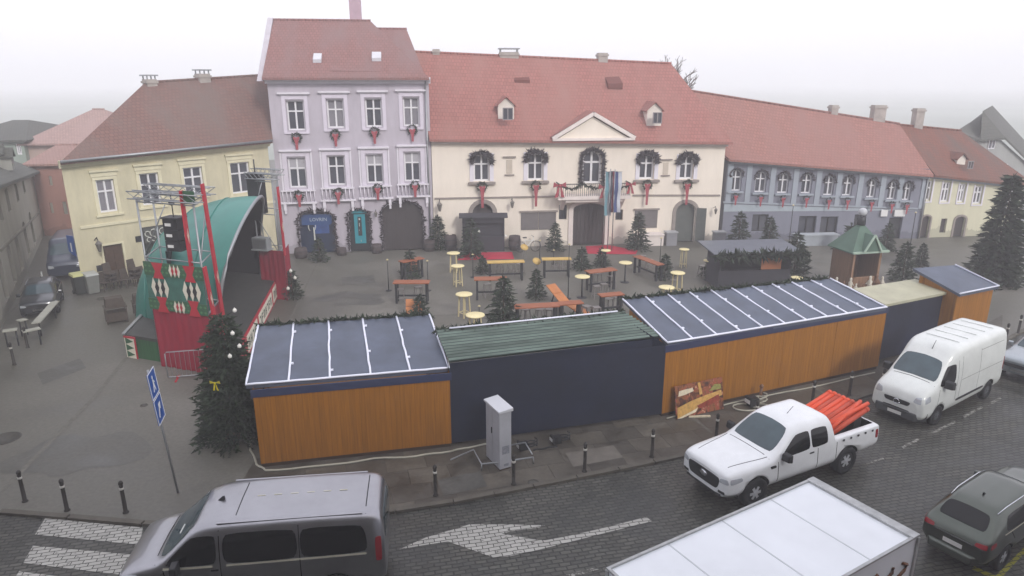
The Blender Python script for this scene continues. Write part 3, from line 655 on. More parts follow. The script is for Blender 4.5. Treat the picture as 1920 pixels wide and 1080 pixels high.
for px, py in ((979,158),(1153,164)):
    x, y, z = on_roof(fr, px, py, (t0+t1)/2, slope)
    b = MB(); b.hexa([(x-.5,y-.1,z-.1),(x+.5,y-.1,z-.1),(x+.5,y+1.2,z+.4),(x-.5,y+1.2,z+.4)], [(x-.5,y-.1,z+.26),(x+.5,y-.1,z+.26),(x+.5,y+1.0,z+.75),(x-.5,y+1.0,z+.75)]); b.build('roof_vent', mat('dark_vent_tile','#6b3a32',.8,.1), ht)  # vents in a darker tile red
for px0,px1,py,wh in ((811,824,92,0),(937,972,90,1),(1122,1139,99,0)):
    a = fr.hit(px0,py,5.2); c = fr.hit(px1,py,5.2); chimney(ht, (a[0]+c[0])/2, 5.4, zr-.9, a[1]-(.25 if wh else .0), c[0]-a[0], .7, CHIM, cap=bool(wh))
# balcony
xL,zB = fr.hit(1047,372,-1.1); xR,_ = fr.hit(1183,372,-1.1); zT = fr.hit(1110,345,-1.1)[1]
b = MB(); b.box(xL,-1.1,zB-.12,xR,0,zB+.1); b.box(xL+.5,-.95,zB-.3,xR-.5,0,zB-.12)
for xx in (xL+.3, xR-.55): b.prism([(xx,0,zB-.12),(xx,-.9,zB-.12),(xx,0,zB-.95)], (.25,0,0))
bal = b.build('balcony', TT, ht)
b = MB(); b.bar((xL+.06,-1.05,zT),(xR-.06,-1.05,zT),.05); b.bar((xL+.06,-1.05,zT),(xL+.06,0,zT),.05); b.bar((xR-.06,-1.05,zT),(xR-.06,0,zT),.05)
n = 34
for k in range(n+1): xx = xL+.06+(xR-xL-.12)*k/n; b.bar((xx,-1.05,zB+.1),(xx,-1.05,zT),.022)
for k in range(1,6):
    for xx in (xL+.06, xR-.06): b.bar((xx,-1.05*k/6,zB+.1),(xx,-1.05*k/6,zT),.022)
b.build('railing', DARK, bal)
for xx, lb in ():
    b = MB(); b.cyl((xx,-.7,0),(xx,-.7,zB-.3),.12,.1,10); b.box(xx-.17,-.87,0,xx+.17,-.53,.3); b.box(xx-.16,-.86,zB-.42,xx+.16,-.54,zB-.3); b.build('balcony_column', TT, ht)
# ---------------------------------------------------------------- 4 grey-blue long house
GW = plaster('blue_grey_plaster', '#7d7f8c', .86); GT = mat('blue_grey_trim', '#9aa2ab', .8, .06)
fr = Fr((1352,450),(1722,447)); FG = fr
hg = root('long_house', fr.O, fr.a, 'long grey-blue house with a row of nine arched windows', 'building')
t0 = fr.hit(1356,297)[1]; t1 = fr.hit(1720,327)[1]
cxs = [(1380,338),(1427,341),(1469,343),(1513,344),(1555,348),(1590,349),(1635,353),(1673,357),(1701,359)]
gw = []
for i, (cx, cy) in enumerate(cxs):
    w_ = 22-.8*i; h_ = 40-.9*i; gw.append(fr.Rc(cx-w_/2,cy-h_/2,cx+w_/2,cy+h_/2))
gl = [fr.Rc(1410,402,1440,434), fr.Rc(1497,405,1530,437), fr.Rc(1538,406,1570,437)]
gd = [fr.Rc(1600,402,1622,446), fr.Rc(1665,408,1690,446)]
holes = [g+((g[2]-g[0])/2,) for g in gw]+[g+(0,) for g in gl]+[(g[0],0,g[2],g[3],0) for g in gd]
wall(hg, fr.W, t0, t1, holes, GW, 8, rev=.25)
for g in gw:
    window(hg, *g, style='cross', rev=.25, fw=.075, arch=(g[2]-g[0])/2); x0,z0,x1,z1 = g
    trim(hg, 'window_sill', [(x0-.15,-.14,z0-.14,x1+.15,0,z0-.02)], GT)
for g in gl: window(hg, *g, style='bars', rev=.25, fw=.07, fm=DARK)
for g in gd: b = MB(); b.box(g[0],.2,0,g[2],.25,g[3]); b.build('door', DGL, hg)
string(hg, fr, (1356,379), (1720,391), .1, .06, GT)
cornice(hg, fr.W, t0, t1, GT, ((.14,.3),(.34,.14)), x0=.02, x1=0)
b = MB(); za, zb = fr.hit(1356,381)[1], fr.hit(1720,393)[1]
for i in range(10):
    xx = .05 if i == 0 else (fr.W-.4 if i == 9 else (gw[i-1][2]+gw[i][0])/2-.17); zt2 = t0+(t1-t0)*xx/fr.W-.35; zb2 = za+(zb-za)*xx/fr.W+.05; b = MB(); b.box(xx,-.05,zb2,xx+.34,-.001,zt2); b.build('pilaster', GT, hg)
b = MB(); b.hexa([(0,-.02,1.95),(fr.W,-.02,1.95),(fr.W,-.001,1.95),(0,-.001,1.95)],[(0,-.02,za-.06),(fr.W,-.02,zb-.06),(fr.W,-.001,zb-.06),(0,-.001,za-.06)]); b.build('pale_band', mat('pale_blue_band','#a3adb4',.8,.08), hg)
for px0,px1 in ((1650,1662),(1675,1695)): x0,z0,x1,z1 = fr.Rc(px0,393,px1,405); b = MB(); b.box(x0,-.16,z0,x1,-.06,z1); b.build('shop_sign_board', WHITE, hg)
rl = fr.hit(1291,166,4.4); rr = fr.hit(1742,232,4.4)
roof(hg, (-.1,-.5,t0), (fr.W+.0,-.5,t1), (rl[0]-3.2,4.4,rl[1]+.35), (fr.W,4.4,fr.hit(1722,232,4.4)[1]), ROOFG)
for px0,px1,py,top_ in ((1556,1568,208,197),(1634,1656,220,197),(1711,1726,235,203)):
    a = fr.hit(px0,py,4.6); c = fr.hit(px1,py,4.6); chimney(hg, (a[0]+c[0])/2, 4.6, a[1]-1, fr.hit(px0,top_,4.6)[1], max(.3,c[0]-a[0]), .6, CHIM, cap=False)
pipe(hg, fr.W-.1, 0, t1, -.1)
# ---------------------------------------------------------------- 5 pale yellow house on the right
PW = plaster('pale_yellow_plaster', '#cfccb2', .88)
fr = Fr((1724,446),(1900,440)); FP = fr
hp = root('yellow_house', fr.O, fr.a, 'pale yellow two-storey house behind the tall spruce', 'building')
t0 = fr.hit(1724,327)[1]; t1 = fr.hit(1892,348)[1]
pw_ = [fr.Rc(1733,339,1747,376), fr.Rc(1766,342,1781,378), fr.Rc(1797,345,1810,379), fr.Rc(1826,349,1842,382), fr.Rc(1888,356,1899,386)]
pd = [fr.Rc(1727,405,1742,441), fr.Rc(1763,410,1774,438), fr.Rc(1789,406,1808,441)]
holes = [g+(0,) for g in pw_]+[(pd[0][0],0,pd[0][2],pd[0][3],.2),(pd[1][0],.3,pd[1][2],pd[1][3],0),(pd[2][0],0,pd[2][2],pd[2][3],.25)]
wall(hp, fr.W, t0, t1, holes, PW, 8, rev=.2)
for g in pw_: window(hp, *g, style='cross', rev=.2, fw=.1); x0,z0,x1,z1 = g; trim(hp, 'window_surround', [(x0-.1,-.04,z0-.08,x0,0,z1+.1),(x1,-.04,z0-.08,x1+.1,0,z1+.1),(x0-.1,-.05,z0-.14,x1+.1,0,z0-.06)], LT2)
for g in pd: b = MB(); b.box(g[0],.15,0.02,g[2],.2,g[3]); b.build('door', WOODD, hp)
archtrim(hp, pd[2][0], pd[2][2], 0, pd[2][3], .25, .14, .05, TG); archtrim(hp, pd[0][0], pd[0][2], 0, pd[0][3], .2, .12, .05, TG)
cornice(hp, fr.W, t0, t1, GT, ((.14,.26),(.3,.12)), x0=.02)
ROOFP = tile_mat('brown_orange_tiles', '#7c4a3a', '#5c4a42')
ra = fr.hit(1722,233,4.2); rb = fr.hit(1790,245,4.2)
roof(hp, (0,-.45,t0), (fr.W+.6,-.45,t1), (0.05,4.2,ra[1]), (fr.hit(1800,252,4.2)[0],4.2,rb[1]), ROOFP)
slope = (rb[1]-t0)/4.65
x, y, z = on_roof(fr, 1800, 316, (t0+t1)/2, slope, -.45); dormer(hp, x, y, z, .62, .7, DORM, ROOFP)
x, y, z = on_roof(fr, 1740, 303, (t0+t1)/2, slope, -.45); b = MB(); b.hexa([(x-.22,y,z+.02),(x+.22,y,z+.02),(x+.22,y+.7,z+.7*slope),(x-.22,y+.7,z+.7*slope)], [(x-.22,y-.05,z+.12),(x+.22,y-.05,z+.12),(x+.22,y+.65,z+.7*slope+.12),(x-.22,y+.65,z+.7*slope+.12)]); b.build('skylight', MATS['skylight_pale'], hp)
# ---------------------------------------------------------------- 6 gabled grey house, far right
fr = Fr((1836,405),(1912,392)); FH = fr
hh = root('gabled_house', fr.O, fr.a, 'grey house with dark half-hipped roof at the far right', 'building')
HWm = plaster('cool_white_plaster', '#9c9e9c', .88)
zl = fr.hit(1846,262)[1]; ze = fr.hit(1910,312)[1]; W_ = fr.W; ap = fr.hit(1850,212,0)
far = 14.0
# gable end seen obliquely, its long side faces the square on the right
b = MB()
A = Vector((-2.6,0,0)); xl = fr.hit(1787,243)[0]; zw = fr.hit(1787,246)[1]
G = [(xl,0,0),(W_,0,0),(W_,0,ze),(W_*.12,0,zl),(xl*.45,0,zl),(xl,0,zw)]
b.prism(G, (0,.3,0)); b.box(W_-.3,.3,0,W_,far,ze-.02); b.build('wall', HWm, hh)
rz = fr.hit(1850,208,1.5)[1]
b = MB(); t = Vector((0,0,.16))
e0 = Vector((W_+.35,-.3,ze-.12)); v0 = Vector((W_*.12+.1,-.35,zl+.1)); v1 = Vector((xl*.45,-.35,zl+.1)); k0 = Vector((W_*.12,1.6,rz)); w0 = Vector((xl-.2,-.3,zw)); Y = Vector((far*1.0,far*.45,0))
for q in ([e0,v0,k0,k0+Y,e0+Y], [w0,v1,k0,k0+Y,w0+Y], [v0,v1,k0]):
    b.add(q+[p-t for p in q], [tuple(range(len(q))), tuple(range(len(q),2*len(q)))[::-1]]+[(i,(i+1)%len(q),len(q)+(i+1)%len(q),len(q)+i) for i in range(len(q))])
b.build('roof', ROOFD, hh)
x0,z0,x1,z1 = fr.Rc(1852,260,1864,279)
window(hh, x0,z0,x1,z1,'bars',rev=0,fw=.06)
x0,z0,x1,z1 = fr.Rc(1876,308,1886,325); window(hh, x0,z0,x1,z1,'bars',rev=0,fw=.06)
x0,z0,x1,z1 = fr.Rc(1893,362,1903,392); window(hh, x0,z0,x1,z1,'cross',rev=0,fw=.06)
# wall seen past the corner to the frame edge
fr = Fr((1908,440),(2080,470)); b = MB()
hq = root('pale_house', fr.O, fr.a, 'pale grey-blue house cut by the right edge of the picture', 'building')
zq = fr.hit(1912,318)[1]; wl = fr.Rc(1914,395,1930,415); wall(hq, fr.W, zq, zq, [fr.Rc(1918,330,1936,368)+(0,), wl+(0,)], HWm, 8); window(hq, *fr.Rc(1918,330,1936,368), 'cross', fw=.08); window(hq, *wl, 'cross', fw=.07)
# ---------------------------------------------------------------- 7 grey house far left and the street behind
SW = plaster('grey_stone_plaster', '#a39f92', .8)
fr = Fr((-60,754),(84,438)); FS = fr
hs = root('street_house', fr.O, fr.a, 'grey two-storey house along the left edge with dark hipped roof', 'building')
(s0_, z0_), (s1_, z1_) = fr.hit(0,340), fr.hit(74,317); k_ = (z1_-z0_)/(s1_-s0_); t0 = min(z0_-k_*s0_, 9.6); t1 = z0_+k_*(fr.W-s0_)
hol = []
for (a0,a1,b0,b1) in ((0,14,470,560),(18,30,458,528),(33,45,447,505),(49,57,436,480),(62,69,430,462)):
    r = fr.Rc(a0,b0,a1,b1); x0_, x1_ = sorted((r[0], r[2])); hol.append((x0_, .5, min(x1_, x0_+1.1), 2.5, .3))
hol.sort(); up_ = [(h[0]+.05, 3.9, h[2]-.05, 5.2, 0) for h in hol]
hol = [h for i, h in enumerate(hol) if i == 0 or h[0] > hol[i-1][2]+.2]; up_ = [(h[0]+.05, 3.7, h[2]-.05, 4.9, 0) for h in hol]
wall(hs, fr.W, t0, t1, hol+up_, SW, 8, rev=.25)
for h in hol: window(hs, *h[:4], 'bars', rev=.25, fw=.06, fm=mat('brown_frame','#4a443c',.6,.1), arch=.3)
for h in up_: window(hs, *h[:4], 'cross', rev=.25, fw=.06, fm=mat('grey_frame2','#8f8c80',.6,.1))
cornice(hs, fr.W, t0, t1, mat('stone_trim','#7f7b70',.85,.1), ((.16,.34),(.36,.16)))
string(hs, fr, (0,470), (80,392), .12, .06, MATS['stone_trim'])
zrr = max(hgt(fr.world(fr.W-9.0,4.5), 0, 252), t0+1.5)
roof(hs, (-1,-.5,t0), (fr.W+.5,-.5,t1), (-1,4.5,zrr), (fr.W-5.0,4.5,zrr-.6), ROOFD)
slope = (zrr-(t0+t1)/2)/5.0
for px, py in ((7,296),(24,302)):
    x, y, z = on_roof(fr, px, py+6, (t0+t1)/2, slope); dormer(hs, x, y, z, .8, .5, mat('dormer_grey','#8f8f88',.8,.1), ROOFD)
# far street: red-brown house, ochre house and pink roof in the fog
fr = Fr((84,442),(150,440)); hx = root('brick_house', fr.O, fr.a, 'reddish-brown house at the far end of the left street', 'building')
zt = fr.hit(112,306)[1]; ww = [fr.Rc(92,330,98,348), fr.Rc(118,328,125,350), fr.Rc(94,380,100,400), fr.Rc(118,378,126,402)]
wall(hx, fr.W, zt, zt, [w_+(0,) for w_ in ww], plaster('red_brown_plaster','#9a7064',.85), 7)  # wall colour paled to carry the fog fade
for w_ in ww: window(hx, *w_, 'bars', fw=.07, fm=MATS['grey_frame2'])
rz_ = fr.hit(112,272,4)[1]; roof(hx, (-.4,-.4,zt), (fr.W+.4,-.4,zt), (0,4,rz_), (fr.W,4,rz_), tile_mat('pale_brown_tiles','#a07c72','#92746c'))  # roof tiles paled in colour for the fog as well
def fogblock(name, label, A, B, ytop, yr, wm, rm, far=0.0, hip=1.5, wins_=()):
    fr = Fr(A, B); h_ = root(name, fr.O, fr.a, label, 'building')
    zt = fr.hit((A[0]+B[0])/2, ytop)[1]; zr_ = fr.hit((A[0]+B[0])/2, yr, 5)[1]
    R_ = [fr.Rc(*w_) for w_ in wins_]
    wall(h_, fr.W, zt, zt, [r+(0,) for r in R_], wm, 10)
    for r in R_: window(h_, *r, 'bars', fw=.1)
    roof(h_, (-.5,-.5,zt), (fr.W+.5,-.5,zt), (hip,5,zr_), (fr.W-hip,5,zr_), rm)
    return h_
fogblock('foggy_house', 'pinkish-roofed house barely visible in the fog above the street', (76,398),(240,396), 268, 205, plaster('ochre_plaster','#b09a90',.9), tile_mat('fog_pink_tiles','#a88a82','#9c827c'), hip=3, wins_=((100,300,108,318),(130,300,138,318)))  # fog fade painted into the pale pink tile colour
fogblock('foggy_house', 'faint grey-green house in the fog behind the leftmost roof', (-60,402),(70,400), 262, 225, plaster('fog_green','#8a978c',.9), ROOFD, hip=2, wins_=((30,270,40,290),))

# ---------------------------------------------------------------- 8 the house the camera looks out from (behind the lens)
fr = Fr((0,0),(1,0)); hc_ = root('corner_building', (-46,-.9,0), 0, 'tall plain house on the near side of the road, behind the viewer', 'building')
hol = []
for i in range(15):
    for z in (1.0, 4.6, 8.2): hol.append((2.2+i*5.6, z, 3.5+i*5.6, z+2.0, 0))
cw = wall(hc_, 86, 13.5, 13.5, hol, plaster('dark_plaster','#5c574e',.85), 9); cw.rotation_euler = (0,0,math.pi); cw.location = (86,0,0)
b = MB()
for h in hol: b.box(86-h[2],-.18,h[1],86-h[0],-.16,h[3])
b.build('window', GLASS, hc_)
b = MB(); b.prism([(-.5,.5,13.4),(-.5,-9.5,13.4),(-.5,-4.5,17.5)], (87,0,0)); b.build('roof', ROOFD, hc_)
# ================================================================ MARKET HUTS (their backs to the road)
def wood_mat(name, col, board=.14, ax=0):
    m = mat(name, col, .6, 0, spec=.3); n, l, b = nodes(m); tc = n.new('ShaderNodeTexCoord'); c = lin(col)
    sx = n.new('ShaderNodeSeparateXYZ'); l.new(tc.outputs['Object'], sx.inputs[0])
    dv = n.new('ShaderNodeMath'); dv.operation = 'DIVIDE'; l.new(sx.outputs[ax], dv.inputs[0]); dv.inputs[1].default_value = board
    fl = n.new('ShaderNodeMath'); fl.operation = 'FLOOR'; l.new(dv.outputs[0], fl.inputs[0]); fc = n.new('ShaderNodeMath'); fc.operation = 'FRACT'; l.new(dv.outputs[0], fc.inputs[0])
    wn = n.new('ShaderNodeTexWhiteNoise'); wn.noise_dimensions = '1D'; l.new(fl.outputs[0], wn.inputs['W'])
    r1 = n.new('ShaderNodeMapRange'); r1.inputs['To Min'].default_value = .92; r1.inputs['To Max'].default_value = 1.07; l.new(wn.outputs['Value'], r1.inputs['Value'])
    gr = n.new('ShaderNodeTexNoise'); gr.inputs['Scale'].default_value = 3; gr.inputs['Detail'].default_value = 6; mp = n.new('ShaderNodeMapping'); mp.inputs['Scale'].default_value = (6,6,.35)
    l.new(tc.outputs['Object'], mp.inputs[0]); l.new(mp.outputs[0], gr.inputs['Vector'])
    r2 = n.new('ShaderNodeMapRange'); r2.inputs['From Min'].default_value = .3; r2.inputs['From Max'].default_value = .7; r2.inputs['To Min'].default_value = .82; r2.inputs['To Max'].default_value = 1.16; l.new(gr.outputs['Fac'], r2.inputs['Value'])
    gp = n.new('ShaderNodeMath'); gp.operation = 'GREATER_THAN'; l.new(fc.outputs[0], gp.inputs[0]); gp.inputs[1].default_value = .07
    g2 = n.new('ShaderNodeMapRange'); g2.inputs['To Min'].default_value = .72; g2.inputs['To Max'].default_value = 1; l.new(gp.outputs[0], g2.inputs['Value'])
    m1 = n.new('ShaderNodeMath'); m1.operation = 'MULTIPLY'; l.new(r1.outputs[0], m1.inputs[0]); l.new(r2.outputs[0], m1.inputs[1])
    m2 = n.new('ShaderNodeMath'); m2.operation = 'MULTIPLY'; l.new(m1.outputs[0], m2.inputs[0]); l.new(g2.outputs[0], m2.inputs[1])
    x = n.new('ShaderNodeVectorMath'); x.operation = 'SCALE'; x.inputs[0].default_value = c[:3]; l.new(m2.outputs[0], x.inputs['Scale']); l.new(x.outputs[0], b.inputs['Base Color'])
    bp = n.new('ShaderNodeBump'); bp.inputs['Strength'].default_value = .5; bp.inputs['Distance'].default_value = .01; l.new(gp.outputs[0], bp.inputs['Height']); l.new(bp.outputs[0], b.inputs['Normal'])
    return m
OW = wood_mat('orange_wood', '#96600c'); OW2 = wood_mat('orange_wood_far', '#986316')
NAVY = mat('navy_tarpaulin', '#121a30', .6, .3, .8, bump=.8, bscale=1.1); NAVYB = mat('navy_board', '#2b3352', .5, .1)
FELT = mat('roof_felt', '#4d5565', .45, .22, 1.1, bump=.3, bscale=2.5); LED = mat('white_tube_light', '#e6e9f6', .4, .04)
BASEW = mat('dark_sill_wood', '#3b2a1e', .8, .2, 4)
GARL = mat('fir_garland', '#2c3a2a', .85, .35, 9)
def hut(name, A, B, eA, eB, fA, fB, label, zn_=None, zf=None, wm=OW, rm=FELT, strips=6, fascia=NAVYB, dz=.6, skirt=True, edge=True, under=False):
    """A,B ground line of the back wall; eA,eB near roof edge; fA,fB far roof edge (all picture points)"""
    fr = Fr(A, B); o = root(name, fr.O, fr.a, label, 'hut')
    zs = [hgt(P(*A), *eA), hgt(P(*B), *eB)]; zn = sum(zs)/2 if zn_ is None else zn_
    L = lambda p: ((p-fr.O).dot(fr.ex), (p-fr.O).dot(fr.ey))
    q = [L(P(*eA, zn)), L(P(*eB, zn)), L(P(*fB, zn+dz)), L(P(*fA, zn+dz))]
    q = [Vector((x, y, zn if i < 2 else zn+dz)) for i, (x, y) in enumerate(q)]
    D = (q[2].y+q[3].y)/2-.25; DA = q[3].y-.25; DB = q[2].y-.25
    # body: four walls
    b = MB(); x1 = fr.W; x0_ = 0; y0_ = y1_ = 0
    if under: x0_ = q[0].x+.1; x1 = q[1].x-.15; y0_ = q[0].y+.12; y1_ = q[1].y+.12
    b = MB(); fxA = q[3].x+.12; fxB = q[2].x-.12; tz = .12
    w0 = [(x0_,y0_,.12),(x1,y1_,.12),(fxB,DB,.12),(fxA,DA,.12)]; w1 = [(x0_,y0_,zn-.06),(x1,y1_,zn-.06),(fxB,DB,zn+dz-.12),(fxA,DA,zn+dz-.12)]
    b.add(w0+w1, [(0,1,5,4),(1,2,6,5),(3,0,4,7)]); n8 = len(b.v)
    b.build('wall', wm, o, fix=False)
    b = MB(); fw = Vector(w1[3])-Vector(w0[3])
    # counter side open above the counter
    b.hexa([(fxA,DA-.05,.12),(fxB,DB-.05,.12),(fxB,DB,.12),(fxA,DA,.12)], [(fxA,DA-.05,1.1),(fxB,DB-.05,1.1),(fxB,DB,1.1),(fxA,DA,1.1)]); b.hexa([(fxA+.1,DA-.4,1.1),(fxB-.1,DB-.4,1.1),(fxB-.1,DB+.2,1.1),(fxA+.1,DA+.2,1.1)],[(fxA+.1,DA-.4,1.15),(fxB-.1,DB-.4,1.15),(fxB-.1,DB+.2,1.15),(fxA+.1,DA+.2,1.15)]); b.build('counter', wm, o)
    if skirt:
        b = MB(); b.hexa([(x0_+.02,y0_+.03,0),(x1-.02,y1_+.03,0),(fxB,DB-.02,0),(fxA,DA-.02,0)], [(x0_+.02,y0_+.03,.14),(x1-.02,y1_+.03,.14),(fxB,DB-.02,.14),(fxA,DA-.02,.14)]); b.build('floor_frame', BASEW, o)
    # cover battens at panel joints
    if wm in (OW, OW2) and not under:
        n = max(2, round(fr.W/2.4))
        for k in range(1, n): b = MB(); b.box(x1*k/n-.012,-.012,.14,x1*k/n+.012,-.001,zn-.2); b.build('batten', wm, o)
        if fascia:
            b = MB(); b.box(-.05,-.03,zn-.26,x1+.05,-.002,zn-.04); b.build('fascia', fascia, o)
    d = Vector((0,0,-.1)); b = MB(); b.hexa([p+d for p in q], q); r = b.build('roof', rm, o)
    if rm is FELT:
        b = MB(); u = Vector((0,0,.03)); t = .032
        def wob(a, c, n=12): return [a.lerp(c, j/n)+Vector((random.uniform(-.008,.008),random.uniform(-.008,.008),random.uniform(-.005,.005))) for j in range(n)]
        if edge: b.tube(wob(q[3]+u,q[0]+u)+wob(q[0]+u,q[1]+u,24)+wob(q[1]+u,q[2]+u)+[q[2]+u], t, 6)
        else: b.tube([q[0]+u,q[1]+u,q[2]+u], t, 6)
        b.build('light_strip', LED, o)
        for k in range(1, strips):
            a = q[0].lerp(q[1], k/strips)+u; c = q[3].lerp(q[2], k/strips)+u
            b = MB(); b.tube([a.lerp(c, j/9)+Vector((random.uniform(-.012,.012) if 0 < j < 9 else 0,0,0)) for j in range(10)], t, 6)
            for s_ in (random.uniform(.1,.3), random.uniform(.6,.9)): p = c.lerp(a, s_); b.box(p.x-.02,p.y-.03,p.z-.02,p.x+.1,p.y+.03,p.z+.03)
            b.build('light_strip', LED, o)
    return o, fr, q, D
h1, F1, q1, D1 = hut('market_hut', (490,877),(847,838),(461,723),(842,691),(484,612),(805,591), 'orange wooden market hut with six-panel grey roof, left end of the row', zn_=2.42, strips=5)
h2, F2, q2, D2 = hut('market_hut', (847,838),(1240,782),(843,680),(1246,632),(818,622),(1172,586), 'navy-covered hut with green corrugated roof between the two orange huts', zn_=2.55, wm=NAVY, rm=mat('dummy_roof','#20302c'), dz=.5, skirt=False)
h3, F3, q3, D3 = hut('market_hut', (1240,782),(1645,692),(1252,644),(1662,577),(1168,562),(1556,523), 'longest orange wooden hut with ten-panel grey roof, food poster at its foot', strips=10, wm=OW2, zn_=2.5)
h4, F4, q4, D4 = hut('market_hut', (1645,692),(1790,650),(1660,571),(1790,545),(1600,541),(1715,523), 'dark hut with flat pale roof behind the white van', wm=NAVY, rm=mat('pale_roof_sheet','#a9a78f',.6,.12,1.5), dz=.15, skirt=False, strips=3, under=True)
h5, F5, q5, D5 = hut('market_hut', (1786,650),(1866,612),(1800,552),(1873,537),(1712,503),(1790,497), 'smallest orange wooden hut with grey roof, right end of the row', wm=OW2, strips=1, zn_=2.5, edge=False, under=True)
for o_ in kids(h4)+kids(h5):
    pass
# corrugated green roof on hut 2: ribs run along its length
CORR = mat('green_corrugated', '#20352f', .7, .3, 1.2, stretch=(.3,3,1)); ns_ = kids(h2)
for k in ns_:
    if k.name.startswith('roof'): bpy.data.objects.remove(k)
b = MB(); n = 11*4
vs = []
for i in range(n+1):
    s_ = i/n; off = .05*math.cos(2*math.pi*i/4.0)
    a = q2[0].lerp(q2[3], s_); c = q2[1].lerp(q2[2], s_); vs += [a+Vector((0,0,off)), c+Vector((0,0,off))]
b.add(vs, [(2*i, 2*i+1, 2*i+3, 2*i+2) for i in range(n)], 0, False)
for i in range(n): b.m[i] = 1 if i % 4 == 3 else 0  # one face of each rib gets the paler colour
b.build('roof', [CORR, mat('pale_rib_paint','#5f6e68',.8,.55,1.1,stretch=(.5,4,1))], h2, fix=False)
b = MB(); b.tube([q2[3]+Vector((.4,-.05,.09)), q2[2]+Vector((-.3,-.05,.09))], .028, 6); b.build('ridge_light', LED, h2)
b = MB(); b.hexa([q2[0]+Vector((0,-.02,-.25)),q2[1]+Vector((0,-.02,-.25)),q2[1]+Vector((0,.02,-.25)),q2[0]+Vector((0,.02,-.25))],[q2[0]+Vector((0,-.02,-.02)),q2[1]+Vector((0,-.02,-.02)),q2[1]+Vector((0,.02,-.02)),q2[0]+Vector((0,.02,-.02))]); b.build('tarpaulin_edge', NAVY, h2)
# ---- foliage helper: needle tufts
def tuft(b, p, d, L, w, mi=0, n=3):
    d = d.normalized(); s_ = d.cross(Vector((0,0,1)));
    if s_.length < .1: s_ = Vector((1,0,0))
    s_.normalize()
    for k in range(n):
        a = random.uniform(0, math.pi); sd = (s_*math.cos(a)+d.cross(s_)*math.sin(a))*w
        q = p+d*L+Vector((random.uniform(-.3,.3)*L,random.uniform(-.3,.3)*L,random.uniform(-.3,.15)*L))
        b.add([p-sd*.5, p+sd*.5, q], [(0,1,2)], mi)
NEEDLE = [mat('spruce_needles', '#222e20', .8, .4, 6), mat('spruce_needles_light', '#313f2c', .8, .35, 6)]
BARK = mat('bark', '#4a3a2c', .9, .3, 8)
GARN = [mat('hazed_garland', '#3d363b', .9, .3, 6), mat('hazed_garland_light', '#4d454a', .9, .3, 6)]  # grey of the distant haze is mixed into the garland colour
def garland_line(o, pts, r, m=None, name='fir_garland', dens=60):
    b = MB()
    for a, c in zip(pts[:-1], pts[1:]):
        a = Vector(a); c = Vector(c); n = max(2, int((c-a).length*dens))
        for k in range(n):
            p = a.lerp(c, (k+random.random())/n); d = Vector((random.gauss(0,1),random.gauss(0,1),random.gauss(0,.8)))
            tuft(b, p, d, r*random.uniform(.7,1.3), r*.5, random.random() < .3, 2)
    return b.build(name, m or NEEDLE, o, fix=False)
# fir garlands lying along the front edges of the roofs
for h_, q, lb in ((h1,q1,'fir garland along the front roof edge of the left orange hut'),(h2,q2,'fir garland along the front roof edge of the navy hut'),(h3,q3,'fir garland along the front roof edge of the longest hut')):
    g = garland_line(None, [q[3]+Vector((0,.08,0)), q[2]+Vector((0,.08,0))], .2, dens=80)
    g.location = h_.location; g.rotation_euler = h_.rotation_euler; tag(g, lb, 'garland', 'fir garlands on the huts')
# poster leaning on hut 3
def on_frame(fr, name, label, cat, px, off=0.0):
    x0,z0,x1,z1 = fr.Rc(*px, off=off); o = root(name, fr.world(x0, off, 0), fr.a, label, cat); return o, x1-x0, z0, z1
po, w_, z0, z1 = on_frame(F3, 'food_poster', 'large food poster leaning on the longest orange hut near its left end', 'poster', (1262,716,1349,778), -.12)
z0 = .03; b = MB(); b.hexa([(0,-.25,z0),(w_,-.25,z0),(w_,-.22,z0),(0,-.22,z0)], [(0,-.03,z1),(w_,-.03,z1),(w_,0,z1),(0,0,z1)])
pm = mat('poster_print', '#5b3a28', .5, 0); n_, l_, bs = nodes(pm); tc = n_.new('ShaderNodeTexCoord')
vo = n_.new('ShaderNodeTexNoise'); vo.inputs['Scale'].default_value = 3.2; vo.inputs['Detail'].default_value = 5; vo.inputs['Distortion'].default_value = 1.8; l_.new(tc.outputs['Object'], vo.inputs['Vector'])
rp = n_.new('ShaderNodeValToRGB'); rp.color_ramp.interpolation = 'LINEAR'; e = rp.color_ramp.elements; e[0].position = .32; e[0].color = lin('#2c1d18'); e[1].position = .72; e[1].color = lin('#c9b48a')
for ps, cc in ((.44,'#5c2f24'),(.52,'#8a5a34'),(.6,'#9a4034')): k = e.new(ps); k.color = lin(cc)
l_.new(vo.outputs['Fac'], rp.inputs['Fac']); l_.new(rp.outputs[0], bs.inputs['Base Color'])
b.build('print', pm, po)
f_ = lambda x, z: (x*w_, -.03-.22*(1-z)-.012, z0+(z1-z0)*z)
BREAD = mat('printed_bread','#c49a54',.5,.25,9); BUN = mat('printed_cream','#d8cdb2',.5,.15,9); MEAT = mat('printed_meat','#8a3a28',.5,.35,12)
def blob(pts, m, nm, k=1): b = MB(); b.prism([Vector(f_(*p))+Vector((0,-.002*k,0)) for p in pts], (0,.006,0)); b.build(nm, m, po)
blob([(.02,.02),(.03,.34),(.3,.46),(.62,.55),(.96,.62),(.97,.45),(.6,.3),(.3,.14)], BREAD, 'printed_loaf')
blob([(.02,.02),(.3,.14),(.45,.22),(.4,.1),(.1,.0)], BUN, 'printed_plate', 2)
blob([(.42,.28),(.6,.36),(.9,.5),(.92,.34),(.7,.22),(.5,.18)], MEAT, 'printed_filling', 3)
blob([(.06,.68),(.08,.84),(.2,.86),(.36,.86),(.38,.76),(.2,.7)], BUN, 'printed_bowl', 3)
blob([(.5,.6),(.47,.98),(.52,.99),(.56,.62)], BREAD, 'printed_fork', 3)
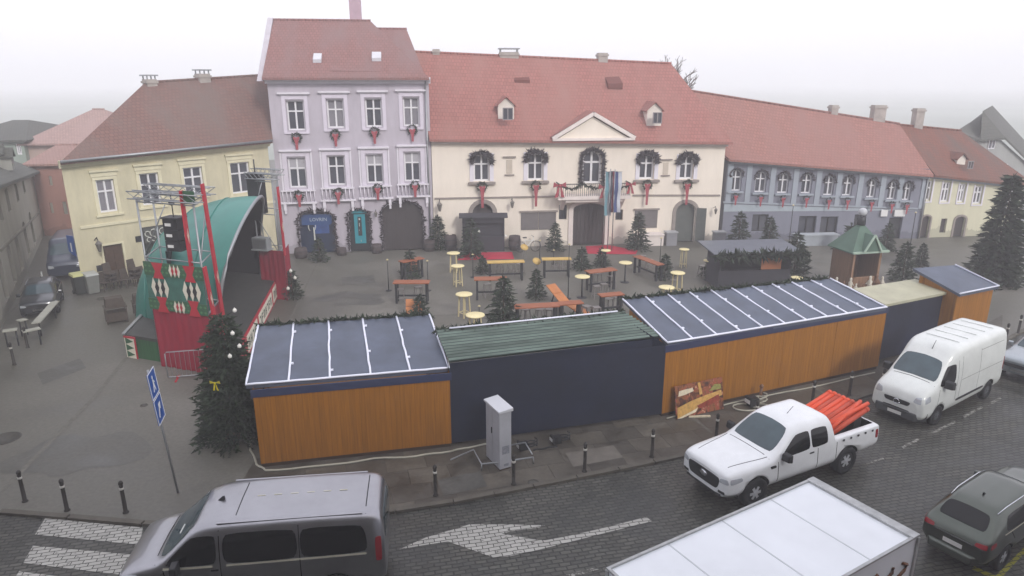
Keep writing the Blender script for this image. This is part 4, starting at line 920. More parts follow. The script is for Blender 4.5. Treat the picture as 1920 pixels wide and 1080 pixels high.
blob([(.7,.66),(.82,.84),(.95,.8),(.96,.66)], mat('printed_green','#8d8a4a',.5,.2,9), 'printed_herbs', 3)
b = MB(); b.bar(f_(.25,.0),(w_*.6,-.5,.03),.05); b.build('support', BUN, po)
# ================================================================ STAGE
ST0 = P(405,703); EX = Vector((.94,-.34,0)); EY = Vector((-.17,.985,0))
def S(a, b_, z=0): return EX*a+EY*b_+Vector((0,0,z))
RED = mat('red_cloth', '#8c0428', .8, .12, 2, bump=.4, bscale=3, stretch=(1,1,.3)); REDP = mat('red_paint', '#b01c30', .5, .08); GRN = mat('green_banner', '#2f5a3c', .7, .2, 14)
WHT = mat('ornament_white', '#d9d4c4', .7, .06); BLK = mat('stage_black', '#15161a', .8, .15); TEALC = mat('teal_canopy', '#357c72', .4, .12, .8, bump=.15, bscale=2)
GRNW = wood_mat('green_slats', '#2c5c38', .16)
stg = root('stage', ST0, 0, 'open-air stage with teal arched canopy and dark interior', 'stage')
def shex(b, a0, b0, z0, a1, b1, z1, mi=0): return b.hexa([S(a0,b0,z0),S(a1,b0,z0),S(a1,b1,z0),S(a0,b1,z0)], [S(a0,b0,z1),S(a1,b0,z1),S(a1,b1,z1),S(a0,b1,z1)], mi)
WD = -4.4; LN = 11.2; PH = .95
b = MB(); shex(b, WD, .25, PH-.12, .9, LN, PH); b.build('deck', mat('stage_deck','#3a3b38',.7,.15,3), stg)
b = MB(); shex(b, WD+.55, .3, 0, -2.2, .34, PH-.12); b.build('side_cladding', GRNW, stg)
b = MB(); shex(b, WD, .22, 0, WD+.55, .3, PH-.12); cp = b.build('ornament_panel', WHT, stg)
b = MB()
for k in range(3):
    z = .04+k*.27
    b.prism([S(WD+.06,.2,z+.0),S(WD+.06,.2,z+.26),S(WD+.45,.2,z+.13)], S(0,-.01)); 
b.build('green_triangle', GRN, cp)
b = MB(); shex(b, WD+.5, .19, 0, WD+.58, .24, PH-.1); shex(b, WD-.02, .19, PH-.12, WD+.58, .24, PH-.05); b.build('red_border', REDP, cp)
b = MB(); b.prism([S(WD-.05,.15,PH),S(WD+.1,.15,PH),S(WD-.3,LN,PH),S(WD-.45,LN,PH)], (0,0,.06)); b.build('edge_board', METAL, stg)
# front apron with white lettering panels in a red frame
b = MB(); shex(b, .9, .3, 0, .96, LN, PH-.05); b.build('apron', REDP, stg)
for k, (b0, b1) in enumerate(((2.2,4.4),(4.8,8.2),(8.6,10.8))):
    b = MB(); shex(b, .97, b0, .15, 1.0, b1, PH-.15); pn = b.build('lettering_panel', WHT, stg)
    b = MB()
    nn = int((b1-b0)/.45)
    for j in range(nn):
        c0 = b0+.2+j*.45; z = .3
        kind = (j+k*2) % 4
        if kind != 2: shex(b, 1.0, c0, z, 1.015, c0+.06, z+.36)
        if kind in (0,1,2): shex(b, 1.0, c0+.2, z, 1.015, c0+.26, z+.36)
        if kind in (0,2,3): shex(b, 1.0, c0, z+.3, 1.015, c0+.26, z+.36)
        if kind in (1,3): shex(b, 1.0, c0, z+.15, 1.015, c0+.26, z+.2)
    b.build('lettering', mat('lettering_dark','#4d5a48',.7,.1), pn)
# canopy: barrel shell that closes down towards the back left
b = MB(); nu, nv = 26, 16; b0, b1 = 1.75, 10.6; cb = (b0+b1)/2; hw_ = (b1-b0)/2; ZT = hgt(ST0+S(1.9,6.2), 480, 374)
def shell(u, v, r=1.0):
    """u 0..pi across the stage, v 0 mouth .. 1 back"""
    k = max(0, math.cos(v*math.pi/2))**.5
    kb = max(0, math.cos(v*math.pi/2))**.5
    bb = cb-hw_*r*math.cos(u)*(.72+.28*kb); z = PH-.3+(ZT-PH+.3)*r*(max(0,math.sin(u))**.72)*k**.75; a = -.2-(4.9*r)*v+1.5*(1-v)*(max(0,z)/ZT)**2.2
    return S(a, bb, max(z, .3))
vs = [shell(math.pi*i/nu, j/nv) for j in range(nv+1) for i in range(nu+1)]
b.add(vs, [(j*(nu+1)+i, j*(nu+1)+i+1, (j+1)*(nu+1)+i+1, (j+1)*(nu+1)+i) for j in range(nv) for i in range(nu)], 0, True)
can = b.build('canopy', TEALC, stg)
b = MB(); vs = [shell(math.pi*i/nu, j/nv, .975)+S(.0,0,-.03) for j in range(nv+1) for i in range(nu+1)]
b.add(vs, [(j*(nu+1)+i, j*(nu+1)+i+1, (j+1)*(nu+1)+i+1, (j+1)*(nu+1)+i) for j in range(nv) for i in range(nu)], 0, True); b.build('lining', BLK, can)
b = MB(); b.tube([shell(math.pi*i/nu, 0) for i in range(nu+1)], .07, 6)
b.build('arch_rim', METAL, can)
for vv in (.28,.55,.8):
    b = MB(); b.tube([shell(math.pi*i/nu, vv, 1.004) for i in range(nu+1)], .03, 5); b.build('seam', TEALC, can)
b = MB(); shex(b, -2.6, b0+.6, PH, -2.5, b1-.6, 3.9); b.build('back_curtain', BLK, stg)
# scaffold towers
def truss(b, p, q, w=.28, r=.024, nb=6, up=Vector((0,0,1))):
    p = Vector(p); q = Vector(q); d = (q-p).normalized(); s_ = d.cross(up)
    if s_.length < .1: s_ = Vector((1,0,0))
    s_ = s_.normalized()*w/2; t_ = s_.cross(d).normalized()*w/2
    C4 = [s_+t_, s_-t_, -s_-t_, -s_+t_]
    for c in C4: b.cyl(p+c, q+c, r, n=5)
    for k in range(nb):
        a = p.lerp(q, k/nb); e_ = p.lerp(q, (k+1)/nb)
        for i in range(4): b.cyl(a+C4[i], e_+C4[(i+1) % 4], r*.6, n=4, caps=False)
def tower(name, label, a0, a1, b0, b1, top, parent=None):
    t = root(name, ST0, 0, label, 'scaffold tower', 'scaffold towers of the stage')
    b = MB()
    for (a, bb) in ((a0,b0),(a1,b0),(a1,b1),(a0,b1)): b.cyl(S(a,bb,0), S(a,bb,top), .035, n=6)
    b.build('standards', METAL, t)
    for z in (2.35, 4.25, top-.15):
        b = MB()
        for (p, q) in (((a0,b0),(a1,b0)),((a1,b0),(a1,b1)),((a1,b1),(a0,b1)),((a0,b1),(a0,b0))): b.cyl(S(*p,z), S(*q,z), .028, n=5)
        b.build('ledger_frame', METAL, t)
    b = MB(); b.cyl(S(a0,b0,4.3),S(a0+(a1-a0)*.5,b0,top-.2),.022,n=5); b.cyl(S(a1,b0,2.4),S(a0,b0,4.25),.022,n=5); b.cyl(S(a1,b0,4.3),S(a1,b1,top-.2),.022,n=5); b.cyl(S(a0,b1,2.4),S(a0,b0,4.25),.022,n=5); b.build('braces', METAL, t)
    b = MB(); truss(b, S(a0-.25,b0-.05,top+.1), S(a1+.35,b0-.05,top+.1), .26, .024, 7); truss(b, S(a0-.25,b1+.05,top+.1), S(a1+.35,b1+.05,top+.1), .26, .024, 7); b.build('top_truss', METAL, t)
    return t
def ztop(a, bb, px, py): return hgt(ST0+S(a,bb), px, py)
TA0, TA1, TB0, TB1 = -2.55, .0, .0, 1.7
tt = ztop(TA1, TB0, 405, 375)
tw = tower('scaffold_tower', 'near scaffold tower with green ornamented banner and red cloth base', TA0, TA1, TB0, TB1, tt)
# red cloth base (folds)
def cloth(b, pa, pb, z0, z1, n=26, amp=.035):
    vs = []; nrm = (Vector(pb)-Vector(pa)).cross(Vector((0,0,1))).normalized()
    for k in range(n+1):
        p = Vector(pa).lerp(Vector(pb), k/n); o_ = nrm*(amp*math.sin(k*1.9)+amp*.5*math.sin(k*.7+1)); vs += [p+o_+Vector((0,0,z0)), p+o_*.3+Vector((0,0,z1))]
    b.add(vs, [(2*k,2*k+2,2*k+3,2*k+1) for k in range(n)], 0, True)
b = MB(); cloth(b, S(TA0,TB0-.05), S(TA1+.05,TB0-.05), .02, 2.35); cloth(b, S(TA1+.06,TB0-.05), S(TA1+.06,TB1), .02, 2.35); cloth(b, S(TA0-.03,TB1), S(TA0-.03,TB0-.05), .02, 2.35); b.build('cloth_skirt', RED, tw, fix=False)
bn0 = 2.32; bn1 = ztop((TA0+TA1)/2, TB0, 345, 492)
b = MB(); shex(b, TA0-.1, TB0-.12, bn0, TA1+.05, TB0-.09, bn0+.42); shex(b, TA0-.1, TB0-.12, bn1-.5, TA1+.05, TB0-.09, bn1)
b.build('banner', GRN, tw)
b = MB(); shex(b, TA0-.08, TB0-.08, bn0+.42, TA1+.03, TB0-.06, bn1-.5); b.build('banner_mesh', mat('banner_teal','#33665a',.7,.2,3), tw)
M_SCAL = mat('banner_pattern', '#4a7a52', .7, .1)
b = MB()
for r_ in range(2):
    for k in range(14):
        a = TA0-.1+ (TA1-TA0+.15)*(k+.5)/14; z = (bn0+.21) if r_ == 0 else bn1-.25
        for dz_ in (-.1,.1): b.prism([S(a-.07,TB0-.125,z+dz_),S(a,TB0-.125,z+dz_-.05),S(a+.07,TB0-.125,z+dz_),S(a,TB0-.125,z+dz_+.05)], S(0,-.004))
b.build('scale_pattern', M_SCAL, tw)
def ornament(a, z, s_, par, vert=True):
    """red hourglass ends with white and black diamonds between, folk pattern"""
    b = MB(); y = TB0-.128
    def pr(pts): b.prism([S(a+x*s_, y, z+zz*s_) for x, zz in pts], S(0,-.006))
    if vert:
        for sg in (1,-1):
            pr([(-.22,.75*sg),(.22,.75*sg),(.1,.5*sg),(.2,.28*sg),(-.2,.28*sg),(-.1,.5*sg)])
        b.build('red_motif', REDP, par)
    b = MB(); y = TB0-.132
    for dx in (-.22,0,.22): pr([(dx-.11,0),(dx,.3),(dx+.11,0),(dx,-.3)])
    b.build('white_motif', WHT, par)
    b = MB(); y = TB0-.138
    for dx in (-.11,.11): pr([(dx-.08,0),(dx,.22),(dx+.08,0),(dx,-.22)])
    b.build('black_motif', BLK if vert else REDP, par)
mz = (bn0+.42+bn1-.5)/2
ornament(TA0+.55, mz, 1.25, tw); ornament(TA1-.55, mz, 1.25, tw); ornament((TA0+TA1)/2+.05, bn1-.25, .8, tw, False); ornament((TA0+TA1)/2+.05, bn0+.2, .8, tw, False)
# red and white striped uprights on the square side
def stripe(par, p, q, w=.24):
    b = MB(); b.bar(p, q, w, .05); sp = b.build('striped_board', REDP, par)
    d = (q-p); m_ = p.lerp(q, .42); b = MB(); u = d.normalized(); s_ = EX*.06
    for dx in (-.07,0,.07):
        c = m_+EX*dx-EY*.035; b.prism([c-EX*.035,c+u*.28,c+EX*.035,c-u*.28], -EY*.006)
    b.build('white_motif', WHT, sp)
stripe(tw, S(TA1-.45,TB0-.03,bn1-.05), S(TA1-.45,TB0-.03,tt+.35)); stripe(tw, S(TA1+.25,TB1-.3,.9), S(TA1+.12,TB1-.6,tt+.45)); stripe(tw, S(TA1+.25,TB0+.1,bn0-.2), S(TA1+.12,TB0,bn1+.0))
b = MB(); shex(b, TA1-.4, TB0-.03, tt-.1, TA1+.1, TB0+.0, tt+.35); b.build('green_top_panel', GRN, tw)
# loudspeaker hanging in the near tower
sp = root('loudspeaker', ST0+S(TA0+1.45,TB0+.35,4.55), R(-15), 'black line-array loudspeaker hanging in the near scaffold tower', 'loudspeaker', scale=.78)
b = MB()
for k in range(3): b.box(-.38,-.3,.0+k*.5,.38,.3,.48+k*.5)
b.build('cabinet', BLK, sp)
b = MB()
for k in range(3): b.box(-.25,-.33,.17+k*.5,.05,-.302,.3+k*.5)
b.build('grille', WHITE, sp)
b = MB(); b.box(-.46,-.34,1.5,.46,.34,1.56); b.cyl((0,0,1.56),(0,0,2.6),.025,n=6); b.sph((0,0,2.2),.14,8); b.build('hoist', DARK, sp)
# far tower
FA0, FA1, FB0, FB1 = .15, 1.35, 9.7, 11.3
ft = ztop(FA1, FB0, 512, 335)
tf = tower('scaffold_tower', 'far scaffold tower beside the lilac house with red cloth base', FA0, FA1, FB0, FB1, min(ft, 6.9))
b = MB(); cloth(b, S(FA0,FB0-.05), S(FA1+.3,FB0-.05), .02, 2.5, 18); cloth(b, S(FA1+.3,FB0-.05), S(FA1+.3,FB1), .02, 2.5, 14); b.build('cloth_skirt', RED, tf, fix=False)
stripe(tf, S(FA1+.35,FB0-.05,2.3), S(FA1+.3,FB0,5.6))
sp2 = root('loudspeaker', ST0+S(FA0+.2,FB0+.3,4.2), R(-15), 'tall black loudspeaker hanging in the far scaffold tower', 'loudspeaker')
b = MB(); b.box(-.3,-.3,0,.3,.3,1.9); b.build('cabinet', BLK, sp2); b = MB(); b.cyl((0,0,1.9),(0,0,2.6),.03,n=6); b.box(-.35,-.33,1.9,.35,.33,1.95); b.build('hoist', DARK, sp2)
mon = root('stage_monitor', ST0+S(FA0+.3,FB0-.1,2.5), R(-15), 'pale grey box standing on the red base of the far tower', 'box')
b = MB(); b.box(-.45,-.3,0,.45,.2,.06); b.box(-.4,-.25,.06,.4,.15,.62); b.build('case', mat('pale_grey_case','#8e9294',.6,.08), mon)
b = MB(); b.box(-.36,-.27,.12,.36,-.252,.56); b.build('front_face', METAL, mon)
# crowd barrier in front of red base
def barrier(loc, rz, label, L=2.3):
    o = root('crowd_barrier', loc, rz, label, 'barrier'); b = MB(); r = .022
    b.tube([(0,0,.12),(0,0,1.0),(.06,0,1.06),(L-.06,0,1.06),(L,0,1.0),(L,0,.12),(L-.06,0,.1),(.06,0,.1),(0,0,.12)], r, 6); b.build('frame', METAL, o)
    n = 14
    b = MB()
    for k in range(1, n): b.cyl((L*k/n,0,.11),(L*k/n,0,1.05),.008,n=4,caps=False)
    b.build('bars', METAL, o)
    for x in (.3, L-.3): b = MB(); b.box(x-.03,-.3,0,x+.03,.3,.03); b.box(x-.02,-.02,.03,x+.02,.02,.12); b.build('foot', REDP, o)
    return o
pb0 = P(316,712); pb1 = P(412,704)
barrier(pb0, math.atan2(pb1.y-pb0.y, pb1.x-pb0.x), 'galvanised crowd barrier in front of the red stage cloth', 2.25)
# ================================================================ SQUARE FURNITURE
ORD = ['first','second','third','fourth','fifth','sixth','seventh','eighth','ninth','tenth','eleventh','twelfth']
def conifer_mesh(h, r, seed, lv=None, bare=.12, dens=1.0, size=1.0, ex=.82):
    random.seed(seed); b = MB(); lv = lv or int(h*5.5)
    for i in range(lv):
        t = (i+random.random()*.7)/lv; z = h*(bare+(1-bare)*t*.985); rr = r*(1-t)**ex*random.uniform(.82,1.12)+.03*h
        nb = max(5, int((9*(1-t)+5)*dens)); a0 = random.random()*6.3
        for k in range(nb):
            a = a0+2*math.pi*k/nb+random.uniform(-.25,.25); L = rr*random.uniform(.75,1.15); rise = random.uniform(-.28,-.05)+.35*t
            d = Vector((math.cos(a), math.sin(a), rise)); seg = max(3, int(L/(.1*size)))
            for s_ in range(1, seg+1):
                f = s_/seg; p = Vector((0,0,z))+d*L*f+Vector((0,0,-.12*L*f*f)); 
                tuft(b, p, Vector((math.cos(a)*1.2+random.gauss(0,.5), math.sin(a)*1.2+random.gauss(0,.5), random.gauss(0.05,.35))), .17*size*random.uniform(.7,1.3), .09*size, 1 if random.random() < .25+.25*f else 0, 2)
    for k in range(12): tuft(b, Vector((0,0,h*(.93+.05*random.random()))), Vector((random.gauss(0,.3),random.gauss(0,.3),1)), .16*size, .05*size, 0, 2)
    me = b.data('needles', NEEDLE)
    tr = MB(); tr.lathe([(.045*r+.03,0),(.03*r+.02,h*.4),(.008,h*.97)], (0,0,0), 8); tm = tr.data('trunk', [BARK])
    return me, tm
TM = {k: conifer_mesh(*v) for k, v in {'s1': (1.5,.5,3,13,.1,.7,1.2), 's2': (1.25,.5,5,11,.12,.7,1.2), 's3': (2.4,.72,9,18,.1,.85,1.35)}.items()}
def tree(kind, loc, label, group=None, h=None, name='spruce_tree', rz=None):
    me, tm = TM[kind]; base = {'s1':1.5,'s2':1.25,'s3':2.4}.get(kind)
    s_ = (h/base) if (h and base) else 1
    o = root(name, loc, random.random()*6 if rz is None else rz, label, 'tree', group, scale=s_)
    for n, m_ in (('crown', me), ('trunk', tm)):
        c = bpy.data.objects.new(n, m_); COL.objects.link(c); c.parent = o
    return o
def pot(par, r=.22, h=.3, m=None):
    b = MB(); b.lathe([(r*.75,0),(r,h),(r*.9,h),(r*.85,h-.04)], (0,0,0), 10); return b.build('pot', m or DARK, par)
# (px base x, y, px height)
small = [(770,520,52,'s1','small dark spruce behind the left brown table'),(1246,522,46,'s1','small slim spruce beside the slatted bench near the big stall'),
 (1195,468,78,'s3','bushy spruce right of the town hall gate'),(884,482,82,'s3','wide dark spruce before the charcoal booth at the town hall'),
 (1040,470,60,'s3','dark spruce left of the town hall gate'),(1090,505,42,'s2','little potted spruce at the near end of the right red carpet'),
 (1128,500,36,'s2','little spruce with cut log beside the right red carpet'),(905,512,32,'s2','little spruce behind the brown table with two stools'),
 (944,612,105,'s3','tall dark spruce rising behind the green corrugated roof'),(1005,560,62,'s3','dark spruce in the middle of the tables'),
 (1383,470,82,'s3','broad dark spruce before the first windows of the grey house'),(1440,468,70,'s3','dark spruce before the grey house left of the tall tree'),
 (1487,520,95,'s3','tall narrow spruce at the right corner of the big stall'),(1690,528,84,'s3','tall dark spruce right of the green-roofed stable'),
 (1725,500,50,'s3','short dark spruce before the pale yellow house'),(822,468,72,'s3','spruce at the corner between the lilac house and the town hall'),
 (550,560,62,'s3','dark spruce with white baubles beside the stage front'),(600,490,45,'s1','small spruce between the stage and the lilac house doors'),
 (1330,520,40,'s2','little spruce left of the big stall'),
 (1660,470,60,'s3','spruce behind the stable in front of the grey house doors'),(1590,470,52,'s2','slim spruce left of the stable roof'),(788,600,48,'s2','small spruce in front of the left brown table')]
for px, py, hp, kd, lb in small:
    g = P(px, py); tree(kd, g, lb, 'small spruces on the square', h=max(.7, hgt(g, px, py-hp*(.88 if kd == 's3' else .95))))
# big tree on the right and the one beside the left hut
g = P(1860,532); hb = hgt(g, 1872, 326); TM['big'] = conifer_mesh(hb, 1.05, 21, 44, .06, 1.6, 1.9)
tree('big', g, 'big dark spruce standing at the right before the pale yellow house')
g = P(442,822); hl_ = hgt(g, 437, 585); TM['near'] = conifer_mesh(hl_, .88, 33, 44, .07, 2.2, .9, .52)
NT = tree('near', g, 'dark Christmas spruce against the left end of the first hut')
b = MB(); b.lathe([(.28,0),(.36,.36),(.33,.36),(.3,.3)], (0,0,0), 12); b.build('pot', mat('clay_brown_pot','#5c4a3a',.85,.15), NT)
BAUB = mat('white_bauble', '#dcdad2', .35, .03); YEL = mat('yellow_ribbon', '#c7b818', .6, .1)
def bauble(px, py, dist_pt, r, label, m=BAUB, name='bauble', grp='white baubles on the near spruce'):
    d = ray(px, py); k = math.hypot(dist_pt[0], dist_pt[1])/math.hypot(d.x, d.y); p = Vector((0,0,H))+d*k
    b = MB(); b.sph((0,0,0), r, 8); b.cyl((0,0,r*.9),(0,0,r*1.3),r*.25,n=6); o = b.build(name, m); o.location = p; return tag(o, label, 'ornament', grp)
fg = g*.945
for i, (px, py, lb) in enumerate([(440,582,'white bauble near the top of the near spruce'),(436,625,'white bauble a third down the near spruce'),(449,649,'white bauble right of centre on the near spruce'),(431,668,'lowest white bauble on the near spruce')]):
    bauble(px, py, fg, .06, lb)
def bow(px, py, pt, s_, label, m, grp=None, rz=0):
    d = ray(px, py); k = math.hypot(pt[0], pt[1])/math.hypot(d.x, d.y); p = Vector((0,0,H))+d*k
    b = MB()
    for sg in (-1,1): b.prism([(0,0,0),(sg*.5*s_,-.03,.28*s_),(sg*.55*s_,0,-.1*s_)], (0,.05*s_,0)); b.prism([(0,0,0),(sg*.1*s_,-.02,-.1*s_),(sg*.3*s_,0,-.9*s_),(sg*.1*s_,0,-.85*s_)], (0,.04*s_,0))
    b.sph((0,-.02,0), .12*s_, 6); o = b.build('ribbon_bow', m); o.location = p; o.rotation_euler = (0,0,rz); return tag(o, label, 'bow', grp)
bow(403,718, fg*.99, .26, 'yellow ribbon on the left edge of the near spruce', YEL)
for px, py, d_, lb in [(545,508,P(550,560),'white bauble at the top of the spruce beside the stage'),(553,521,P(550,560),'white bauble in the middle of the spruce beside the stage'),
    (540,541,P(550,560),'lower left bauble on the spruce beside the stage'),(898,434,P(884,466),'white star bauble high on the spruce by the left red carpet'),(884,436,P(884,466),'white star bauble left on the spruce by the left red carpet'),(948,443,P(940,470),'white star ornament right of the left red carpet')]:
    bauble(px, py, d_*.985, .085, lb, grp='white baubles on the small spruces')
# ---- cocktail tables
CREAM = mat('cream_table_top', '#e3d6a4', .45, .06); CREAML = mat('cream_table_leg', '#cbbd92', .6, .06); BRN = mat('brown_table_wood', '#96583a', .6, .2, 3, stretch=(1,6,6)); TOPY = mat('yellow_bench_wood', '#c9a860', .6, .12)
def cocktail(dark=False):
    o = root('cocktail_table', (0,0,0), 0, 'x', 'table', 'round cocktail tables on the square')
    b = MB(); b.lathe([(.3,1.05),(.35,1.065),(.35,1.1),(.33,1.11)], (0,0,0), 24); b.build('tabletop', CREAM, o)
    if dark: b = MB(); b.cyl((0,0,.02),(0,0,1.06),.04,n=8); b.build('leg', DARK, o); b = MB(); b.lathe([(.24,0),(.24,.02),(.04,.05)], (0,0,0), 16); b.build('base', DARK, o)
    else:
        for k in range(4):
            a = math.pi/4+k*math.pi/2; b = MB(); b.bar((.25*math.cos(a),.25*math.sin(a),0),(.2*math.cos(a),.2*math.sin(a),1.05),.045); b.build('leg', CREAML, o)
        b = MB(); 
        for k in range(4): a = math.pi/4+k*math.pi/2; c = a+math.pi/2; b.bar((.24*math.cos(a),.24*math.sin(a),.22),(.24*math.cos(c),.24*math.sin(c),.22),.03)
        b.build('stretcher', CREAML, o)
    return o
CT = cocktail(); CD = cocktail(True); fc = fd = True
for px, py, wpx, dk, lb in [(850,474,26,0,'round cream table nearest the left corner of the left red carpet'),(858,498,27,0,'round cream table just in front of the one by the red carpet'),(870,551,34,0,'round cream table alone on open paving left of the brown tables'),
    (891,590,39,0,'round cream table touching the far edge of the green corrugated roof'),(1092,518,30,1,'round white table on a dark post by the brown tables'),(1173,492,26,1,'round white table on a dark post left of the slatted bench'),
    (1283,467,19,0,'round cream table farthest back, left of the big stall'),(1271,511,28,0,'round cream table on legs behind the longest hut roof'),(1250,538,31,0,'round cream table half hidden by the longest hut roof'),
    (1494,520,19,0,'round cream table right of the big stall'),(1329,488,20,1,'round cream table at the left wall of the big stall'),(1136,469,15,1,'small round table at the right red carpet')]:
    p = P(px, py, 1.1); src = CD if dk else CT; s_ = max(.8, min(1.25, wpx*p.length/1300/.72))
    d = p.copy(); d.z = 0
    if (dk and fd) or (not dk and fc):
        src.location = d; src['label'] = lb; src.scale = (s_,s_,1)
        if dk: fd = False
        else: fc = False
    else: dup(src, d, random.random(), lb, (s_,s_,1))
# ---- bar stools
SG = mat('stool_grey', '#8f8a88', .4, .1, metal=.5)
def stool():
    o = root('metal_stool', (0,0,0), 0, 'x', 'stool', 'metal stools at the brown tables')
    b = MB(); b.box(-.16,-.16,.64,.16,.16,.67); b.build('seat', SG, o)
    for sx in (-1,1):
        for sy in (-1,1): b = MB(); b.bar((sx*.2,sy*.2,0),(sx*.13,sy*.13,.64),.035); b.build('leg', SG, o)
    b = MB()
    for k in range(4): a = math.pi/4+k*math.pi/2; c = a+math.pi/2; b.bar((.25*math.cos(a),.25*math.sin(a),.22),(.25*math.cos(c),.25*math.sin(c),.22),.02)
    b.build('footrest', SG, o); return o
STL = stool(); first = True
for px, py, lb in [(914,556,'left stool of the pair under the brown table'),(935,555,'right stool of the pair under the brown table'),(936,512,'left stool under the long yellow-edged table'),(958,514,'stool with white cup under the long yellow-edged table'),
    (1042,505,'left stool under the yellow bench table right of the spruces'),(1056,506,'right stool under the yellow bench table right of the spruces'),(752,566,'stool under the left brown table'),(985,606,'left stool before the low brown table near the green roof'),
    (1012,606,'right stool before the low brown table near the green roof'),(1118,560,'left metal stool right of the white table on a post'),(1132,556,'right metal stool right of the white table on a post'),(1118,602,'stool at the far right edge of the green roof'),(1262,548,'small stool between the two cream tables behind the longest hut'),
    (1100,600,'stool at the right foot of the tilted orange board'),(1030,606,'middle stool before the low brown table near the green roof'),(1205,500,'left stool under the slatted plank table'),(1218,508,'right stool under the slatted plank table'),(785,562,'right stool under the left brown table'),(1145,540,'metal stool under the brown table left of the slatted one'),(1120,535,'second metal stool under the brown table left of the slatted one'),(975,516,'right stool under the long yellow-edged table'),(1140,585,'left stool under the brown table beyond the green roof'),(1158,583,'right stool under the brown table beyond the green roof'),(1316,520,'metal stool beside the left wall of the big stall')]:
    g = P(px, py)
    if first: STL.location = g; STL.rotation_euler = (0,0,.4); STL['label'] = lb; first = False
    else: dup(STL, g, random.uniform(-.5,.9), lb)
# ---- brown tables
def beertable(L, wd, hh, top, name='plank_table', n=3):
    o = root(name, (0,0,0), 0, 'x', 'table', 'brown plank tables on the square')
    b = MB()
    for k in range(n): b.box(-L/2,-wd/2+wd*k/n+.006,hh-.05,L/2,-wd/2+wd*(k+1)/n-.006,hh)
    b.build('tabletop', top, o)
    for sx in (-1,1):
        for sy in (-1,1): b = MB(); b.box(sx*(L/2-.14)-.05,sy*(wd/2-.09)-.05,0,sx*(L/2-.14)+.05,sy*(wd/2-.09)+.05,hh-.05); b.build('leg', DARK, o)
    b = MB(); b.box(-L/2+.12,-.03,.3,L/2-.12,.03,.38); b.build('stretcher', DARK, o)
    return o
def place_table(p0, p1, hh, wd, label, top=BRN, py_=0):
    a = P(*p0, hh); c = P(*p1, hh); L = (c-a).length; o = beertable(L, wd, hh, top); m_ = (a+c)/2; ang = math.atan2(c.y-a.y, c.x-a.x)
    n_ = Vector((-math.sin(ang), math.cos(ang), 0)); m_ += n_*wd/2; m_.z = 0; o.location = m_; o.rotation_euler = (0,0,ang); o['label'] = label; return o
place_table((736,531),(804,531), 1.05, .6, 'brown plank table on tall dark legs at the left of the square')
place_table((889,525),(951,524), 1.05, .6, 'brown plank table with two stools beneath it')
place_table((914,493),(984,491), 1.05, .5, 'long table with yellow top behind the brown table with two stools', TOPY)
place_table((1017,487),(1072,486), 1.05, .5, 'yellow-topped table right of the middle spruce', TOPY)
place_table((966,578),(1050,574), 1.0, .6, 'low brown table nearest the green corrugated roof')
place_table((1050,572),(1095,568), .95, .5, 'narrow brown table touching the low one beside the green roof')
place_table((1106,512),(1158,506), 1.05, .6, 'brown plank table left of the white table on a post')
place_table((1128,556),(1172,552), 1.0, .5, 'brown plank table just beyond the right end of the green roof')
place_table((1186,480),(1232,497), .95, .5, 'long slatted plank table running towards the big stall')
place_table((756,492),(796,484), 1.05, .5, 'brown plank table behind the small dark spruce at the left')
# planks leaning in the tables (orange benches folded)
def plank(c, L, w_, rz, tilt, label, m=BRN):
    o = root('folding_bench', P(*c, .0), rz, label, 'bench', 'folded benches'); b = MB(); M_ = Matrix.Rotation(tilt, 4, 'X')
    for k in range(2): b.box(-L/2,-w_/2+k*w_/2+.01,-.02,L/2,k*w_/2-.01,.02, 0, Matrix.Translation((0,0,.45)) @ M_)
    b.build('seat_board', m, o); 
    for sx in (-1,1): b = MB(); b.bar((sx*L*.35,0,.45),(sx*L*.35,.2,.0),.05); b.build('leg', DARK, o)
    return o
ORG = mat('orange_plank', '#b4703c', .6, .15, 3)
plank((777,592), .75, .75, R(5), R(50), 'orange boards leaning in front of the left brown table', ORG)
plank((1045,566), .55, 1.3, R(35), R(28), 'orange bench board tilted beside the middle spruce', ORG)
plank((1082,596), .6, 1.2, R(50), R(20), 'orange bench board tilted at the white table on a post', ORG)
plank((777,512), .6, .8, R(10), R(55), 'brown board leaning on the small dark spruce', BRN)
# tipped tables
for px, py, lb in ((983,488,'small yellow folding table tipped up behind the long yellow table'),(1006,516,'small yellow folding table tipped up beside the middle spruce')):
    g = P(px, py); o = root('folding_table', g, 0, lb, 'table', 'tipped yellow folding tables'); b = MB(); b.lathe([(.24,0),(.24,.03)], (0,0,0), 20, M=Matrix.Translation((0,0,.8)) @ Matrix.Rotation(R(35),4,'X') @ Matrix.Rotation(.3,4,'Y')); b.build('tabletop', TOPY, o)
    b = MB(); b.bar((0,.05,.8),(-.15,.2,0),.03); b.bar((0,.05,.8),(.15,.25,0),.03); b.build('leg_frame', SG, o)
# red carpets
RC = mat('red_carpet', '#b01f3c', .9, .1, 3)
for px, lb in (([(866,474),(960,473),(964,486),(858,488)],'red carpet before the left arched door of the town hall'),([(1098,462),(1140,460),(1196,470),(1192,477),(1102,476)],'red carpet before the main gate of the town hall')):
    pts = [P(*p) for p in px]; b = MB(); b.prism([Vector((p.x,p.y,.008)) for p in pts], (0,0,.012)); o = b.build('red_carpet', RC); tag(o, lb, 'carpet', 'red carpets')
